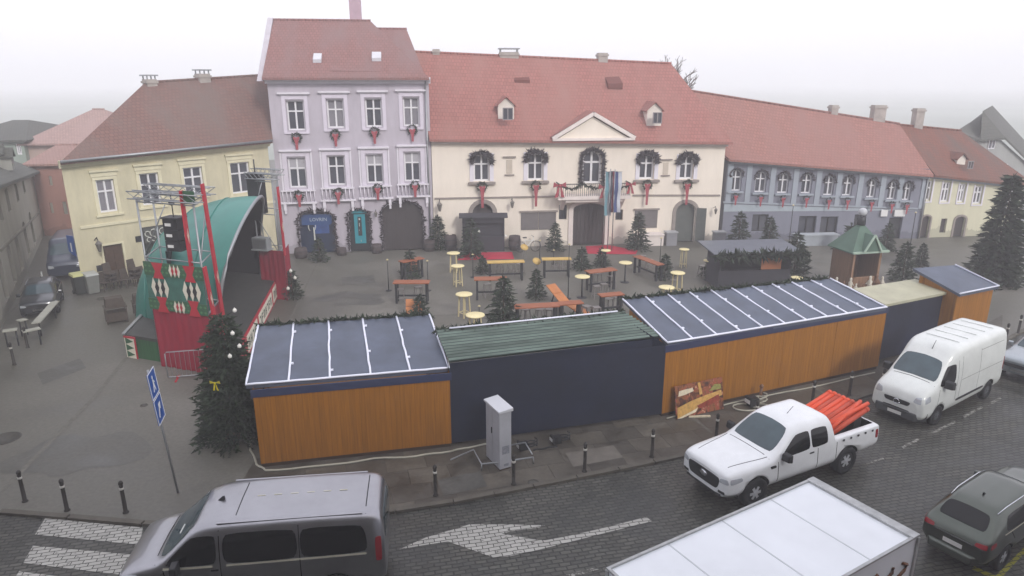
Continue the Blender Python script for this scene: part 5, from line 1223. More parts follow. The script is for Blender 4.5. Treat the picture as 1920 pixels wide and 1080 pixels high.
# dark stall boxes before the town hall
def booth(A, B, top, depth, label, m, roofm, name='market_booth', over=.2):
    fr = Fr(A, B); h_ = hgt(P(*A), A[0], top); o = root(name, fr.O, fr.a, label, 'booth'); W = fr.W
    b = MB(); b.box(0,0,0,W,.06,.95); b.box(0,0,.95,.08,.06,h_-.3); b.box(W-.08,0,.95,W,.06,h_-.3); b.box(0,0,h_-.5,W,.06,h_-.15); b.build('front', m, o)
    b = MB(); b.box(0,.06,0,.06,depth,h_-.1); b.box(W-.06,.06,0,W,depth,h_-.1); b.box(.06,depth-.06,0,W-.06,depth,h_-.1); b.build('walls', m, o)
    b = MB(); b.hexa([(-over,-over,h_-.15),(W+over,-over,h_-.15),(W+over,depth+over,h_),(-over,depth+over,h_)], [(-over,-over,h_-.09),(W+over,-over,h_-.09),(W+over,depth+over,h_+.06),(-over,depth+over,h_+.06)]); b.build('roof', roofm, o)
    b = MB(); b.box(.06,.02,.93,W-.06,.4,.97); b.build('counter', m, o)
    return o, fr, h_
CHAR = mat('charcoal_board', '#33323a', .8, .15)
booth((868,472),(946,471), 404, .3, 'charcoal booth before the left arched door of the town hall', CHAR, CHAR)
bs, FB, hB = booth((1345,542),(1478,538), 470, 1.7, 'big dark stall with pale sheet roof and fir garland behind the longest hut', CHAR, mat('stall_sheet','#565d68',.35,.12), 'market_stall', .45)
b = MB(); b.box(FB.W*.58,-.02,1.0,FB.W*.86,-.004,1.75); b.build('orange_panel', mat('orange_wood_panel','#a3643c',.6,.1), bs)  # plain orange board in the stall front
g_ = garland_line(None, [(-.45,-.5,hB-.15),(FB.W+.45,-.5,hB-.15)], .42, dens=55); g_.location = FB.O; g_.rotation_euler = (0,0,FB.a); tag(g_, 'thick fir garland along the front roof edge of the big stall', 'garland')
# wreath on the stall corner
def wreath(p, r, rz, label, ribbon=None, grp=None, tube_=.3, n=90, L=.9):
    o = root('fir_wreath', p, rz, label, 'wreath', grp); b = MB()
    for k in range(n):
        a = random.random()*6.283; q = Vector((r*math.cos(a)*.75, -.05, r*math.sin(a)*.75)); tuft(b, q, Vector((random.gauss(0,1),random.gauss(-.3,.5),random.gauss(0,1))), r*.42, r*.2, int(random.random() < .3), 2)
    c = b.build('greenery', NEEDLE, o, fix=False)
    if ribbon:
        b = MB(); w_ = r*.42
        b.add([(-w_,-.12,-r*.2),(w_,-.12,-r*.2),(w_*.55,-.14,-r*1.2*L),(w_*.5,-.12,-r*2.3*L),(-w_*.5,-.12,-r*2.3*L),(-w_*.55,-.14,-r*1.2*L)], [(0,1,2,5),(5,2,3,4)]); b.prism([(-w_*1.2,-.16,r*.2),(0,-.16,0),(w_*1.2,-.16,r*.2),(w_*1.2,-.16,-r*.35),(0,-.16,-r*.15),(-w_*1.2,-.16,-r*.35)], (0,.05,0)); b.build('ribbon', ribbon, o)
    return o
wreath(FB.world(FB.W+.35,-.45,hB-.35), .45, FB.a, 'round fir wreath on the right corner of the big stall')
RIB = mat('red_ribbon', '#a0444e', .75, .12)
NAMES8 = ['leftmost','second from left','third from left','rightmost']
wx = [(556,258),(629,252),(702,247),(773,243),(561,366),(634,361),(708,353),(778,348)]
for i, (px, py) in enumerate(wx):
    x, z = FL.hit(px, py, -.12 if i < 4 else -.32); wreath(FL.world(x, -.12 if i < 4 else -.32, z), .34, FL.a, 'green wreath with red ribbon under the %s %s window of the lilac house' % (NAMES8[i % 4], 'upper' if i < 4 else 'lower'), RIB, 'wreaths on the lilac house')
# garlands over door arches of the lilac house
def arch_garland(fr, r, ah, off, rad, label, grp, full=True, dens=28, top=None):
    x0,z0,x1,z1 = r; pts = [(x0, -off, z0)] if full else []
    pts += [(x, -off, z) for x, z in arc((x0+x1)/2, z1-ah, x1-x0, ah, 8)]
    if full: pts.append((x1, -off, z0))
    g = garland_line(None, pts, rad, GARN, dens=dens); g.location = fr.O; g.rotation_euler = (0,0,fr.a); return tag(g, label, 'garland', grp)
for d, ah, lb in ((d1,.55,'fir garland framing the shop arch of the lilac house'),(d2,.4,'fir garland framing the cash machine arch of the lilac house'),(d3,.7,'fir garland framing the big dark gate of the lilac house')):
    arch_garland(FL, (d[0]-.05,0,d[2]+.05,d[3]+.05), ah, .08, .22, lb, 'garlands round the doors of the lilac house')
for i, r in enumerate(win):
    lb = ['leftmost','second','third','rightmost'][i]; x0,z0,x1,z1 = r
    arch_garland(FT, (x0-.1,z1-.5,x1+.1,z1+.14), .35, .1, .27, 'dark fir garland over the %s upper window of the town hall' % lb, 'garlands over the town hall windows', dens=150)
    wreath(FT.world((x0+x1)/2, -.22, z0-.3), .36, FT.a, 'fir swag with long red ribbon under the %s upper window of the town hall' % lb, RIB, 'swags under the town hall windows', L=1.6)
arch_garland(FT, (bd[0]-.1,bd[1],bd[2]+.1,bd[3]+.1), .6, .1, .24, 'dark fir garland framing the balcony door of the town hall', 'garlands over the town hall windows', dens=80)
for i, r in enumerate(gw):
    x0,z0,x1,z1 = r; arch_garland(FG, (x0-.05,z1-.5,x1+.05,z1+.1), .4, .08, .15, 'fir garland over the %s grey-house window from the left' % ORD[i], 'garlands over the grey house windows', dens=50)
    wreath(FG.world((x0+x1)/2, -.16, z0-.3), .24, FG.a, 'fir swag and ribbon under the %s grey-house window from the left' % ORD[i], RIB, 'swags under the grey house windows', L=1.1, n=50)
# balcony garland and bows
g_ = garland_line(None, [(xL,-1.15,zT-.05),(xL+(xR-xL)*.17,-1.15,zT-.3),(xL+(xR-xL)*.33,-1.15,zT-.02),(xL+(xR-xL)*.5,-1.15,zT-.3),(xL+(xR-xL)*.67,-1.15,zT-.02),(xL+(xR-xL)*.83,-1.15,zT-.3),(xR,-1.15,zT-.05)], .2, dens=45); g_.location = FT.O; g_.rotation_euler = (0,0,FT.a); tag(g_, 'fir garland draped along the town hall balcony railing', 'garland')
def fbow(fr, x, y, z, s_, label, grp):
    b = MB()
    for sg in (-1,1): b.prism([(0,0,0),(sg*.5*s_,-.03,.3*s_),(sg*.55*s_,0,-.15*s_)], (0,.06,0)); b.prism([(0,0,0),(sg*.12*s_,-.02,0),(sg*.42*s_,0,-1.0*s_),(sg*.12*s_,0,-.95*s_)], (0,.04,0))
    b.sph((0,-.02,0), .13*s_, 6); o = b.build('ribbon_bow', RIB); o.location = fr.world(x,y,z); o.rotation_euler = (0,0,fr.a); return tag(o, label, 'bow', grp)
fbow(FT, xL+.05, -1.25, zT-.05, .75, 'big red bow on the left end of the town hall balcony', 'red bows on the balcony'); fbow(FT, xL+(xR-xL)*.62, -1.25, zT-.2, .7, 'big red bow in the middle of the town hall balcony', 'red bows on the balcony'); fbow(FT, xR-.1, -1.25, zT-.05, .6, 'big red bow on the right end of the town hall balcony', 'red bows on the balcony')
# flags
def flag(px, ytop, ybot, basey, cols, label, w_=.42):
    g = P(px, basey); zt_ = hgt(g, px, ytop); zb_ = hgt(g, px, ybot); o = root('vertical_flag', g, R(5), label, 'flag', 'vertical flags before the town hall')
    b = MB(); b.cyl((0,0,0),(0,0,zt_+.15),.035,.025,8); b.cyl((-.05,0,zt_),(w_+.05,0,zt_),.015,n=5); b.build('flagpole', METAL, o)
    for k, c in enumerate(cols):
        b = MB(); n = 14; vs = []
        for j in range(n+1):
            z = zt_+(zb_-zt_)*j/n; off = .05*math.sin(j*.8+k*1.1)
            for e_ in (0,1): vs.append((w_*(k+e_)/len(cols)+.02*math.sin(j*.5), off+.05*math.sin((k+e_)*2.1+j*.4)-.02, z))
        b.add(vs, [(2*j,2*j+1,2*j+3,2*j+2) for j in range(n)], 0, True); b.build('flag_cloth', c, o, fix=False)
FB1 = mat('flag_blue','#3a4a78',.8,.08); FB2 = mat('flag_teal','#6f9aa6',.8,.08); FW = mat('flag_white','#b9bcc4',.8,.05); FR_ = mat('flag_red','#8a3a4c',.8,.08); FD = mat('flag_dark','#3f3f4c',.8,.08)
flag(1130, 322, 404, 468, [FB2, FW], 'pale teal and white vertical flag, left of the flags by the gate')
flag(1139, 321, 398, 469, [FD, FR_, FW], 'dark, red and white vertical flag in the middle by the gate')
flag(1147, 322, 398, 470, [FB1, FW], 'blue vertical flag edged white, right of the flags by the gate')
# wall lamps on the other facades
wall_lamp(FT, 824, 382, 'iron lantern on the left end of the town hall facade', 1.3); wall_lamp(FT, 959, 378, 'iron lantern between the left windows of the town hall', 1.1); wall_lamp(FL, 705, 398, 'iron lantern between the cash machine and the gate of the lilac house', .8); wall_lamp(FT, 1338, 392, 'iron lantern on the right end of the town hall facade', .9)
# thin light poles
for px, py, top_, lb in ((1065,560,459,'tall thin dark post with a small lamp beside the middle spruce'),(729,545,488,'thin post at the left end of the left brown table'),(803,545,490,'thin post at the right end of the left brown table'),(1038,495,470,'short thin post at the yellow-topped table'),(1236,510,447,'thin post beside the slim spruce near the big stall'),(887,520,478,'thin post beside the brown table with two stools'),(899,614,575,'thin post rising behind the green roof by the cream table'),(1012,492,452,'thin post behind the tipped yellow tables'),(1700,500,398,'thin lamp post right of the stable'),(1474,500,385,'thin lamp post behind the big stall')):
    g = P(px, py); z = hgt(g, px, top_); o = root('lamp_post', g, 0, lb, 'post', 'thin posts on the square'); b = MB(); b.cyl((0,0,0.03),(0,0,z),.028,.02,6); b.build('pole', DARK, o); b = MB(); b.lathe([(.16,0),(.16,.03)], (0,0,0), 12); b.build('foot', DARK, o)
    b = MB(); b.lathe([(.05,0),(.07,.03),(.02,.07)], (0,0,z), 8); b.build('lamp_head', CREAML, o)
# dark barrels and pots along the facades
BAR = mat('barrel_dark','#4a4040',.8,.2)
for px, py, r_, h_, lb in ((845,468,.42,.95,'dark round barrel left of the charcoal booth'),(565,483,.4,.6,'dark planter left of the shop arch of the lilac house'),(641,478,.32,.45,'dark planter between the two doors of the lilac house'),(707,474,.35,.55,'dark planter left of the big gate of the lilac house'),(806,470,.4,.7,'dark planter at the right corner of the lilac house'),(965,468,.4,.9,'dark round barrel right of the charcoal booth')):
    b = MB(); b.lathe([(r_*.85,0),(r_,h_*.5),(r_*.88,h_),(r_*.7,h_),(r_*.7,h_-.05)], (0,0,0), 14); o = root('barrel', P(px,py), 0, lb, 'barrel', 'dark barrels and planters'); b.build('staves', BAR, o)
    b = MB(); b.lathe([(r_*1.0,h_*.3),(r_*1.01,h_*.36)], (0,0,0), 14); b.lathe([(r_*.97,h_*.68),(r_*.98,h_*.74)], (0,0,0), 14); b.build('hoops', DARK, o)
# low cream wall + grey cabinets by the right door
fr_ = Fr((1185,456),(1236,455)); b = MB(); zz = hgt(fr_.O, 1210, 434); b.box(0,-.9,0,fr_.W,-.1,zz*.82); b.box(-.05,-.95,zz*.82,fr_.W+.05,-.05,zz*.9); o = root('serving_counter', fr_.O, fr_.a, 'low cream counter standing right of the bushy spruce by the town hall', 'counter'); b.build('body', TT, o)
for px, lb in ((1256,'grey cabinet with pale top left of the right town hall door'),(1346,'grey cabinet at the right corner of the town hall')):
    g = P(px, 459); o = root('service_cabinet', g, FT.a, lb, 'cabinet', 'grey cabinets at the town hall'); b = MB(); b.box(-.35,-.3,0,.35,.2,.85); b.build('body', mat('cabinet_grey','#85858a',.6,.08), o); b = MB(); b.box(-.4,-.35,.85,.4,.25,.92); b.build('lid', mat('cabinet_lid','#a3a5a8',.5,.05), o)
# bicycle wheel like white ring left of the gate
g = P(990,472); o = root('bicycle', g, R(15), 'pale bicycle parked among the barrels left of the town hall gate', 'bicycle')
def bike(o, m):
    for x, nm in ((-.5,'wheel'),(.5,'wheel')):
        b = MB(); b.tube([(x+.33*math.cos(t*math.pi/8), 0, .34+.33*math.sin(t*math.pi/8)) for t in range(17)], .02, 5); w_ = b.build(nm, DARK, o)
        b = MB()
        for t in range(8): b.cyl((x,0,.34),(x+.32*math.cos(t*math.pi/4),0,.34+.32*math.sin(t*math.pi/4)),.004,n=3,caps=False)
        b.build('spokes', METAL, w_)
    b = MB(); b.tube([(-.5,0,.34),(-.1,0,.3),(.35,0,.8)],.018,5); b.tube([(-.5,0,.34),(-.2,0,.75),(.33,0,.72)],.018,5); b.tube([(-.1,0,.3),(-.22,0,.9)],.018,5); b.tube([(.5,0,.34),(.35,0,.8),(.33,0,.98)],.02,5); b.build('frame', m, o)
    b = MB(); b.tube([(.3,-.28,1.0),(.33,0,.98),(.3,.28,1.0)],.015,5); b.build('handlebar', DARK, o); b = MB(); b.box(-.34,-.07,.9,-.1,.07,.95); b.build('saddle', DARK, o)
bike(o, WHITE)
# ---- stable with green roof
fr_ = Fr((1590,545),(1642,541)); FK = fr_; ze_ = hgt(fr_.O, 1612, 470); za_ = hgt(fr_.O, 1612, 432); o = root('wooden_stable', fr_.O, fr_.a, 'wooden nativity stable with green gabled roof and white ball on top', 'stable'); W = fr_.W; D_ = 1.5
KW = wood_mat('stable_wood', '#8a6a50', .18); GR = mat('green_roof_sheet', '#4a6657', .6, .15)
b = MB()
for x in (.06, W-.06):
    for y in (0, D_): b.box(x-.06,y-.06,0,x+.06,y+.06,ze_)
b.build('post', KW, o); b = MB(); b.box(0,D_-.04,0,W,D_,ze_); b.box(.0,.1,0,.05,D_-.05,ze_*.9); b.box(W-.05,.1,0,W,D_-.05,ze_*.9); b.box(.2,-.02,.0,W-.2,.02,.7); b.build('wall', KW, o)
b = MB(); ap_ = Vector((W/2,D_/2,za_+.25)); ex_ = .22; c4 = [Vector((-ex_,-ex_,ze_-.1)),Vector((W+ex_,-ex_,ze_-.1)),Vector((W+ex_,D_+ex_,ze_-.1)),Vector((-ex_,D_+ex_,ze_-.1))]
b.add(c4+[ap_]+[p-Vector((0,0,.06)) for p in c4], [(0,1,4),(1,2,4),(2,3,4),(3,0,4),(8,7,6,5),(0,5,6,1),(1,6,7,2),(2,7,8,3),(3,8,5,0)])
gp = [Vector((W*.2,-ex_-.1,ze_-.05)),Vector((W*.8,-ex_-.1,ze_-.05)),Vector((W*.5,-ex_-.1,ze_+(za_-ze_)*.75))]; b.prism(gp, (0,D_*.5,0)); b.build('roof', GR, o, fix=False)
b = MB(); b.bar(c4[0]+Vector((0,-.03,0)), c4[1]+Vector((0,-.03,0)), .1, .1); b.bar(gp[0]+Vector((0,-.05,0)), gp[2]+Vector((0,-.05,.03)), .08); b.bar(gp[1]+Vector((0,-.05,0)), gp[2]+Vector((0,-.05,.03)), .08); b.build('roof_trim', mat('pale_green_trim','#9fb3a2',.6,.08), o)
b = MB(); b.cyl((W/2,D_/2,za_+.1),(W/2,D_/2,za_+.55),.22,.2,10); b.build('roof_lantern', MATS['dark_metal'], o); b = MB(); b.sph((W/2,D_/2,za_+.75), .22, 10); b.build('roof_ball', mat('pale_ball','#b9bcc0',.4,.05), o)
FIGW = mat('figure_pale', '#c9c3b4', .7, .12); FIGB = mat('figure_brown', '#7a5a44', .8, .2)
def figurine(px, py, h_, m, label, rz=0):
    g = P(px, py); b = MB(); b.lathe([(.17,0),(.15,.25),(.11,.55),(.13,.68),(.06,.78),(.075,.84),(.075,.93),(.03,1.0)], (0,0,0), 9); b.tube([(-.1,0,.66),(-.15,-.13,.5),(0,-.2,.55)],.035,5); b.tube([(.1,0,.66),(.15,-.13,.5),(0,-.2,.55)],.035,5)
    o = b.build('nativity_figure', m); o.location = g; o.scale = (h_,)*3; o.rotation_euler = (0,0,rz); return tag(o, label, 'figurine', 'small figures before the stable')
for i, (px, py, h_, m, lb) in enumerate([(1566,546,.75,FIGW,'small pale figure farthest left before the stable'),(1580,548,.6,FIGB,'small brown figure at the left post of the stable'),(1592,549,.8,FIGW,'pale figure left of the stable middle'),(1603,551,.55,FIGW,'low pale figure before the stable opening'),(1616,552,.6,FIGB,'brown figure in the middle of the stable front'),(1628,549,.9,FIGW,'tall pale figure right of the stable middle'),(1640,547,.95,FIGB,'tall brown figure at the right post of the stable'),(1651,546,.8,FIGW,'pale figure farthest right before the stable')]): figurine(px, py, h_, m, lb, i)
# sheep-like low animals skipped: not readable in the photograph
# ---- furniture by the yellow house
DKW = mat('dark_rattan', '#4a4038', .8, .2, 8)
def chair():
    o = root('bistro_chair', (0,0,0), 0, 'x', 'chair', 'dark chairs along the yellow house'); b = MB(); b.box(-.22,-.22,.42,.22,.22,.47); b.build('seat', DKW, o)
    b = MB(); b.hexa([(-.22,.18,.47),(.22,.18,.47),(.22,.23,.47),(-.22,.23,.47)], [(-.19,.26,.95),(.19,.26,.95),(.19,.3,.95),(-.19,.3,.95)]); b.build('backrest', DKW, o)
    for sx in (-1,1):
        for sy in (-1,1): b = MB(); b.bar((sx*.2,sy*.2,0),(sx*.19,sy*.18,.42),.035); b.build('leg', DKW, o)
    return o
CH = chair(); first = True
for px, py, n, lb in ((199,545,1,'dark chair nearest the bins by the yellow house'),(212,543,3,'tall chair stack left under the brown shop window'),(226,541,1,'dark chair between the two chair stacks'),(241,538,1,'dark chair left of the right chair stack'),(257,535,3,'tall chair stack right of the brown shop window'),(272,533,1,'dark chair beside the green door')):
    for k in range(n):
        l_ = lb if n == 1 else lb.replace('tall chair stack', ['bottom','middle','topmost'][k]+' chair of the stack')
        g = P(px, py); g.z = k*.22
        if first: CH.location = g; CH.rotation_euler = (0,0,FY.a+.3); CH['label'] = l_; first = False
        else: dup(CH, g, FY.a+.3, l_)
for px, py, lm, lb in ((152,551,'#b9b87a','dark wheelie bin with yellowish lid at the corner of the yellow house'),(175,550,'#a9aca8','grey wheelie bin with pale lid beside the yellow-lidded one')):
    g = P(px, py); o = root('wheelie_bin', g, FY.a, lb, 'bin', 'wheelie bins'); b = MB(); b.hexa([(-.24,-.26,.06),(.24,-.26,.06),(.24,.26,.06),(-.24,.26,.06)], [(-.29,-.33,.98),(.29,-.33,.98),(.29,.3,.98),(-.29,.3,.98)]); b.build('body', mat('bin_body_'+lm[1:], '#2c302e' if lm == '#b9b87a' else '#7a7c78', .6, .1), o)
    b = MB(); b.hexa([(-.31,-.36,.98),(.31,-.36,.98),(.31,.33,.98),(-.31,.33,.98)], [(-.28,-.3,1.07),(.28,-.3,1.07),(.3,.33,1.1),(-.3,.33,1.1)]); b.build('lid', mat('bin_lid_'+lm[1:], lm, .5, .08), o)
    for sx in (-1,1): b = MB(); b.cyl((sx*.22,.3,.1),(sx*.27,.3,.1),.1,n=10); b.build('wheel', DARK, o)
for px, py, s_, lb in ((220,603,1.0,'dark table with chairs folded on it, left of the stage corner'),(268,588,.85,'dark table with folded chairs close to the stage canopy')):
    g = P(px, py); o = root('stacked_table', g, FY.a-.2, lb, 'table', 'dark stacked tables', scale=s_); b = MB(); b.box(-.45,-.35,.72,.45,.35,.76); b.build('tabletop', DKW, o)
    for sx in (-1,1):
        for sy in (-1,1): b = MB(); b.box(sx*.4-.02,sy*.3-.02,0,sx*.4+.02,sy*.3+.02,.72); b.build('leg', DKW, o)
    b = MB(); b.box(-.4,-.3,.1,.4,.3,.5); b.hexa([(-.38,-.28,.76),(.38,-.28,.76),(.38,.28,.76),(-.38,.28,.76)], [(-.34,-.2,1.15),(.34,-.2,1.15),(.34,.24,1.15),(-.34,.24,1.15)]); b.build('folded_chairs', DKW, o)

fr_ = Fr((1484,458),(1560,456)); o = root('serving_counter', fr_.O, fr_.a, 'low pale grey counter before the grey house windows, left of the stable', 'counter'); zz = hgt(fr_.O, 1520, 440); b = MB(); b.box(0,-.6,0,fr_.W,0,zz*.9); b.build('body', mat('pale_grey_counter','#9aa0a6',.7,.08), o); b = MB(); b.box(-.05,-.65,zz*.9,fr_.W+.05,.05,zz); b.build('top', mat('pale_grey_top','#a9afb4',.6,.05), o)
# ================================================================ VEHICLES
def pchip(ys, t):
    n = len(ys); i = min(int(t), n-2); u = t-i
    def slope(k):
        if k <= 0: return ys[1]-ys[0]
        if k >= n-1: return ys[-1]-ys[-2]
        a = ys[k]-ys[k-1]; b = ys[k+1]-ys[k]
        return 0.0 if a*b <= 0 else 2*a*b/(a+b)
    m0, m1 = slope(i), slope(i+1); h = 1
    return (2*u**3-3*u*u+1)*ys[i]+(u**3-2*u*u+u)*m0+(-2*u**3+3*u*u)*ys[i+1]+(u**3-u*u)*m1
def body_mesh(name, secs, mats, nu=5, nv=5, wheels=(), rw=.37, bed=None, arch_depth=.30):
    """secs: (x, zb,ws, zm,wm, zB,wB, zR,wR, zT,wT, zC)"""
    xs = [s[0] for s in secs]; rows = []
    for s in secs:
        _, zb, ws, zm, wm, zB, wB, zR, wR, zT, wT, zC = s
        rows.append([(0,zb),(ws*.9,zb),(ws,zb+.05),(wm,zm),(wB,zB),(wR,zR),(wT,zT),(0,zC)])
    K = len(rows[0]); NU = (len(secs)-1)*nu; NV = (K-1)*nv
    grid = []
    for i in range(NU+1):
        t = i/nu; x = pchip(xs, t); r = [(pchip([q[j][0] for q in rows], t), pchip([q[j][1] for q in rows], t)) for j in range(K)]
        grid.append([(x, pchip([a[0] for a in r], j/nv), pchip([a[1] for a in r], j/nv)) for j in range(NV+1)])
    bm = bmesh.new(); ring = []
    for g in grid:
        L_ = [bm.verts.new((x, y, z)) for x, y, z in g]; Rr = [bm.verts.new((x, -y, z)) for x, y, z in g[1:-1]]
        ring.append(L_+Rr[::-1])
    N = len(ring[0])
    for a, c in zip(ring[:-1], ring[1:]):
        for k in range(N):
            f = bm.faces.new((a[k], a[(k+1) % N], c[(k+1) % N], c[k])); f.smooth = True
    for rg in (ring[0], ring[-1]): f = bm.faces.new(rg)
    bmesh.ops.remove_doubles(bm, verts=bm.verts, dist=1e-4); bmesh.ops.recalc_face_normals(bm, faces=bm.faces)
    bvh = BVHTree.FromBMesh(bm)
    me = bpy.data.meshes.new(name); bm.to_mesh(me); bm.free()
    for m in mats: me.materials.append(m)
    o = bpy.data.objects.new(name, me); COL.objects.link(o)
    b = MB()
    for (wx, wy, r) in wheels:
        prof = [(wx-r, -.4)]+[(wx-r*math.cos(math.pi*k/16), rw+r*math.sin(math.pi*k/16)) for k in range(17)]+[(wx+r, -.4)]
        for sg in (-1, 1): b.prism([(x, sg*(wy-arch_depth), z) for x, z in prof], (0, sg*(arch_depth+.5), 0))
    if bed: b.box(*bed)
    if b.v:
        c = b.build('cutter', [mats[-1]])
        md = o.modifiers.new('b', 'BOOLEAN'); md.object = c; md.operation = 'DIFFERENCE'; md.solver = 'EXACT'
        try: md.material_mode = 'TRANSFER'
        except Exception: pass
        dg = bpy.context.evaluated_depsgraph_get(); nm = bpy.data.meshes.new_from_object(o.evaluated_get(dg)); o.modifiers.clear()
        if len(nm.polygons) > 50: o.data = nm
        bpy.data.objects.remove(c)
    return o, bvh
def patch(par, bvh, name, c4, axis, m, nx=8, ny=6, off=.006, k=.10, side=0):
    """c4: four 2-D corners; axis top (x,y), left/right (x,z), front/rear (y,z)"""
    D = {'top': (lambda a, b: (Vector((a,b,9)), Vector((0,0,-1)))), 'left': (lambda a, b: (Vector((a,9,b)), Vector((0,-1,0)))), 'right': (lambda a, b: (Vector((a,-9,b)), Vector((0,1,0)))),
         'front': (lambda a, b: (Vector((9,a,b)), Vector((-1,0,0)))), 'rear': (lambda a, b: (Vector((-9,a,b)), Vector((1,0,0))))}[axis]
    vs = []; ok = []
    for j in range(ny+1):
        for i in range(nx+1):
            s_ = 2*i/nx-1; t_ = 2*j/ny-1; q = 1-k*(s_*s_*t_*t_)**1.5; s2 = (s_*q+1)/2; t2 = (t_*q+1)/2
            a = [c4[0][d]*(1-s2)*(1-t2)+c4[1][d]*s2*(1-t2)+c4[2][d]*s2*t2+c4[3][d]*(1-s2)*t2 for d in (0,1)]
            p0, d0 = D(*a); hit, nrm, _, _ = bvh.ray_cast(p0, d0)
            if hit is None: vs.append(Vector((0,0,0))); ok.append(False); continue
            if nrm.dot(d0) > 0: nrm = -nrm
            vs.append(hit+nrm*off-d0*off*.5); ok.append(True)
    fs = [(j*(nx+1)+i, j*(nx+1)+i+1, (j+1)*(nx+1)+i+1, (j+1)*(nx+1)+i) for j in range(ny) for i in range(nx)]
    fs = [f for f in fs if all(ok[q] for q in f)]
    if not fs: return None
    b = MB(); b.add(vs, fs, 0, True); o = b.build(name, m, par, fix=False)
    bm = bmesh.new(); bm.from_mesh(o.data); bmesh.ops.delete(bm, geom=[v for v in bm.verts if not v.link_faces], context='VERTS')
    # close to a thin shell
    g = bmesh.ops.extrude_face_region(bm, geom=list(bm.faces)); dv = {'top': (0,0,-.012), 'left': (0,-.012,0), 'right': (0,.012,0), 'front': (-.012,0,0), 'rear': (.012,0,0)}[axis]
    bmesh.ops.translate(bm, verts=[e for e in g['geom'] if isinstance(e, bmesh.types.BMVert)], vec=Vector(dv)); bmesh.ops.recalc_face_normals(bm, faces=bm.faces)
    for f in bm.faces: f.smooth = False
    bm.to_mesh(o.data); bm.free()
    if len(fs) > 8: o.data.polygons.foreach_set('use_smooth', [True]*len(o.data.polygons)); 
    try:
        if len(fs) > 8: o.data.set_sharp_from_angle(angle=R(35))
    except Exception: pass
    return o
CARGL = mat('car_glass', '#3b4c53', .06, .3, 1.2, spec=.6); TINT = mat('tinted_glass', '#0a0b0e', .08, 0, spec=.35); RUB = mat('tyre_rubber', '#16171a', .85, .1); RIM = mat('alloy_rim', '#b4b7ba', .4, .1, metal=.25); BLKP = mat('black_plastic', '#1b1c1f', .6, .08)
LAMP = mat('headlight_glass', '#b9bec4', .1, .1, 8, metal=.3); TAIL = mat('tail_light_red', '#8a1420', .25, .1); PLATE = mat('number_plate', '#cfd0cc', .5, .03); SHADOWIN = mat('arch_liner', '#0d0e10', .9, .1); CHROME = mat('chrome_trim', '#c9ccd0', .15, 0, metal=1.0)
def wheel(par, x, y, r=.36, w=.22, spokes=5, rimm=None):
    s_ = 1 if y > 0 else -1
    b = MB(); M_ = Matrix.Translation((x, y, r)) @ Matrix.Rotation(R(-90*s_), 4, 'X')
    b.lathe([(r*.62,-w/2),(r*.93,-w/2),(r,-w/2+.03),(r,w/2-.03),(r*.93,w/2),(r*.66,w/2),(r*.64,w/2-.05)], (0,0,0), 24, M=M_); o = b.build('wheel', RUB, par)
    b = MB(); b.lathe([(.02,w/2-.06),(r*.64,w/2-.09),(r*.64,w/2-.03),(r*.60,w/2-.03)], (0,0,0), 20, 1, M=M_)
    for k in range(spokes):
        a = 2*math.pi*k/spokes; c, s2 = math.cos(a), math.sin(a)
        p = [Vector((c*.05-s2*t, s2*.05+c*t, w/2-.02)) for t in (-.035,.035)]+[Vector((c*r*.62-s2*t, s2*r*.62+c*t, w/2-.035)) for t in (.045,-.045)]
        q = [v-Vector((0,0,.03)) for v in p]; b.add([M_ @ v for v in p+q], [(0,1,2,3),(7,6,5,4),(0,4,5,1),(1,5,6,2),(2,6,7,3),(3,7,4,0)], 0)
    b.cyl(M_ @ Vector((0,0,w/2-.06)), M_ @ Vector((0,0,w/2-.005)), .055, n=10); b.build('rim', [rimm or RIM, BLKP], o)
    return o
def line(par, bvh, p, q, axis, w=.018, m=None):
    dx, dz = q[0]-p[0], q[1]-p[1]; L = math.hypot(dx, dz); nx_, nz_ = -dz/L*w/2, dx/L*w/2
    return patch(par, bvh, 'panel_gap', [(p[0]+nx_,p[1]+nz_),(q[0]+nx_,q[1]+nz_),(q[0]-nx_,q[1]-nz_),(p[0]-nx_,p[1]-nz_)], axis, m or SHADOWIN, 8, 1, .002, 0)
def mirror(par, x, y, z, m, s_=1.0):
    b = MB(); sg = 1 if y > 0 else -1; b.hexa([(x-.06*s_,y-.0,z-.1*s_),(x+.07*s_,y,z-.08*s_),(x+.05*s_,y+sg*.2*s_,z-.07*s_),(x-.06*s_,y+sg*.22*s_,z-.09*s_)][::sg], [(x-.06*s_,y,z+.1*s_),(x+.06*s_,y,z+.08*s_),(x+.04*s_,y+sg*.19*s_,z+.08*s_),(x-.06*s_,y+sg*.21*s_,z+.1*s_)][::sg])
    o = b.build('wing_mirror', m, par); md = o.modifiers.new('bev', 'BEVEL'); md.width = .03; md.segments = 2; return o
def plate(par, x, z, rear=False, w=.5):
    b = MB(); s_ = -1 if rear else 1; b.box(x, -w/2, z-.055, x+s_*.015, w/2, z+.055); return b.build('number_plate', PLATE, par)
def place(o, cf, cr, xf, xr, yt, sc_=(1,1,1)):
    """left-side wheel contacts cf (front) and cr (rear) on the ground"""
    d = cf-cr; a = math.atan2(d.y, d.x); m_ = (cf+cr)/2; lx = (xf+xr)/2*sc_[0]; ly = yt*sc_[1]
    o.rotation_euler = (0,0,a); o.scale = sc_; o.location = (m_.x-(math.cos(a)*lx-math.sin(a)*ly), m_.y-(math.sin(a)*lx+math.cos(a)*ly), .004)
def paint(name, col, metal=0.0, rough=.28):
    return mat(name, col, rough, .07, 1.8, metal=metal, coat=.6)
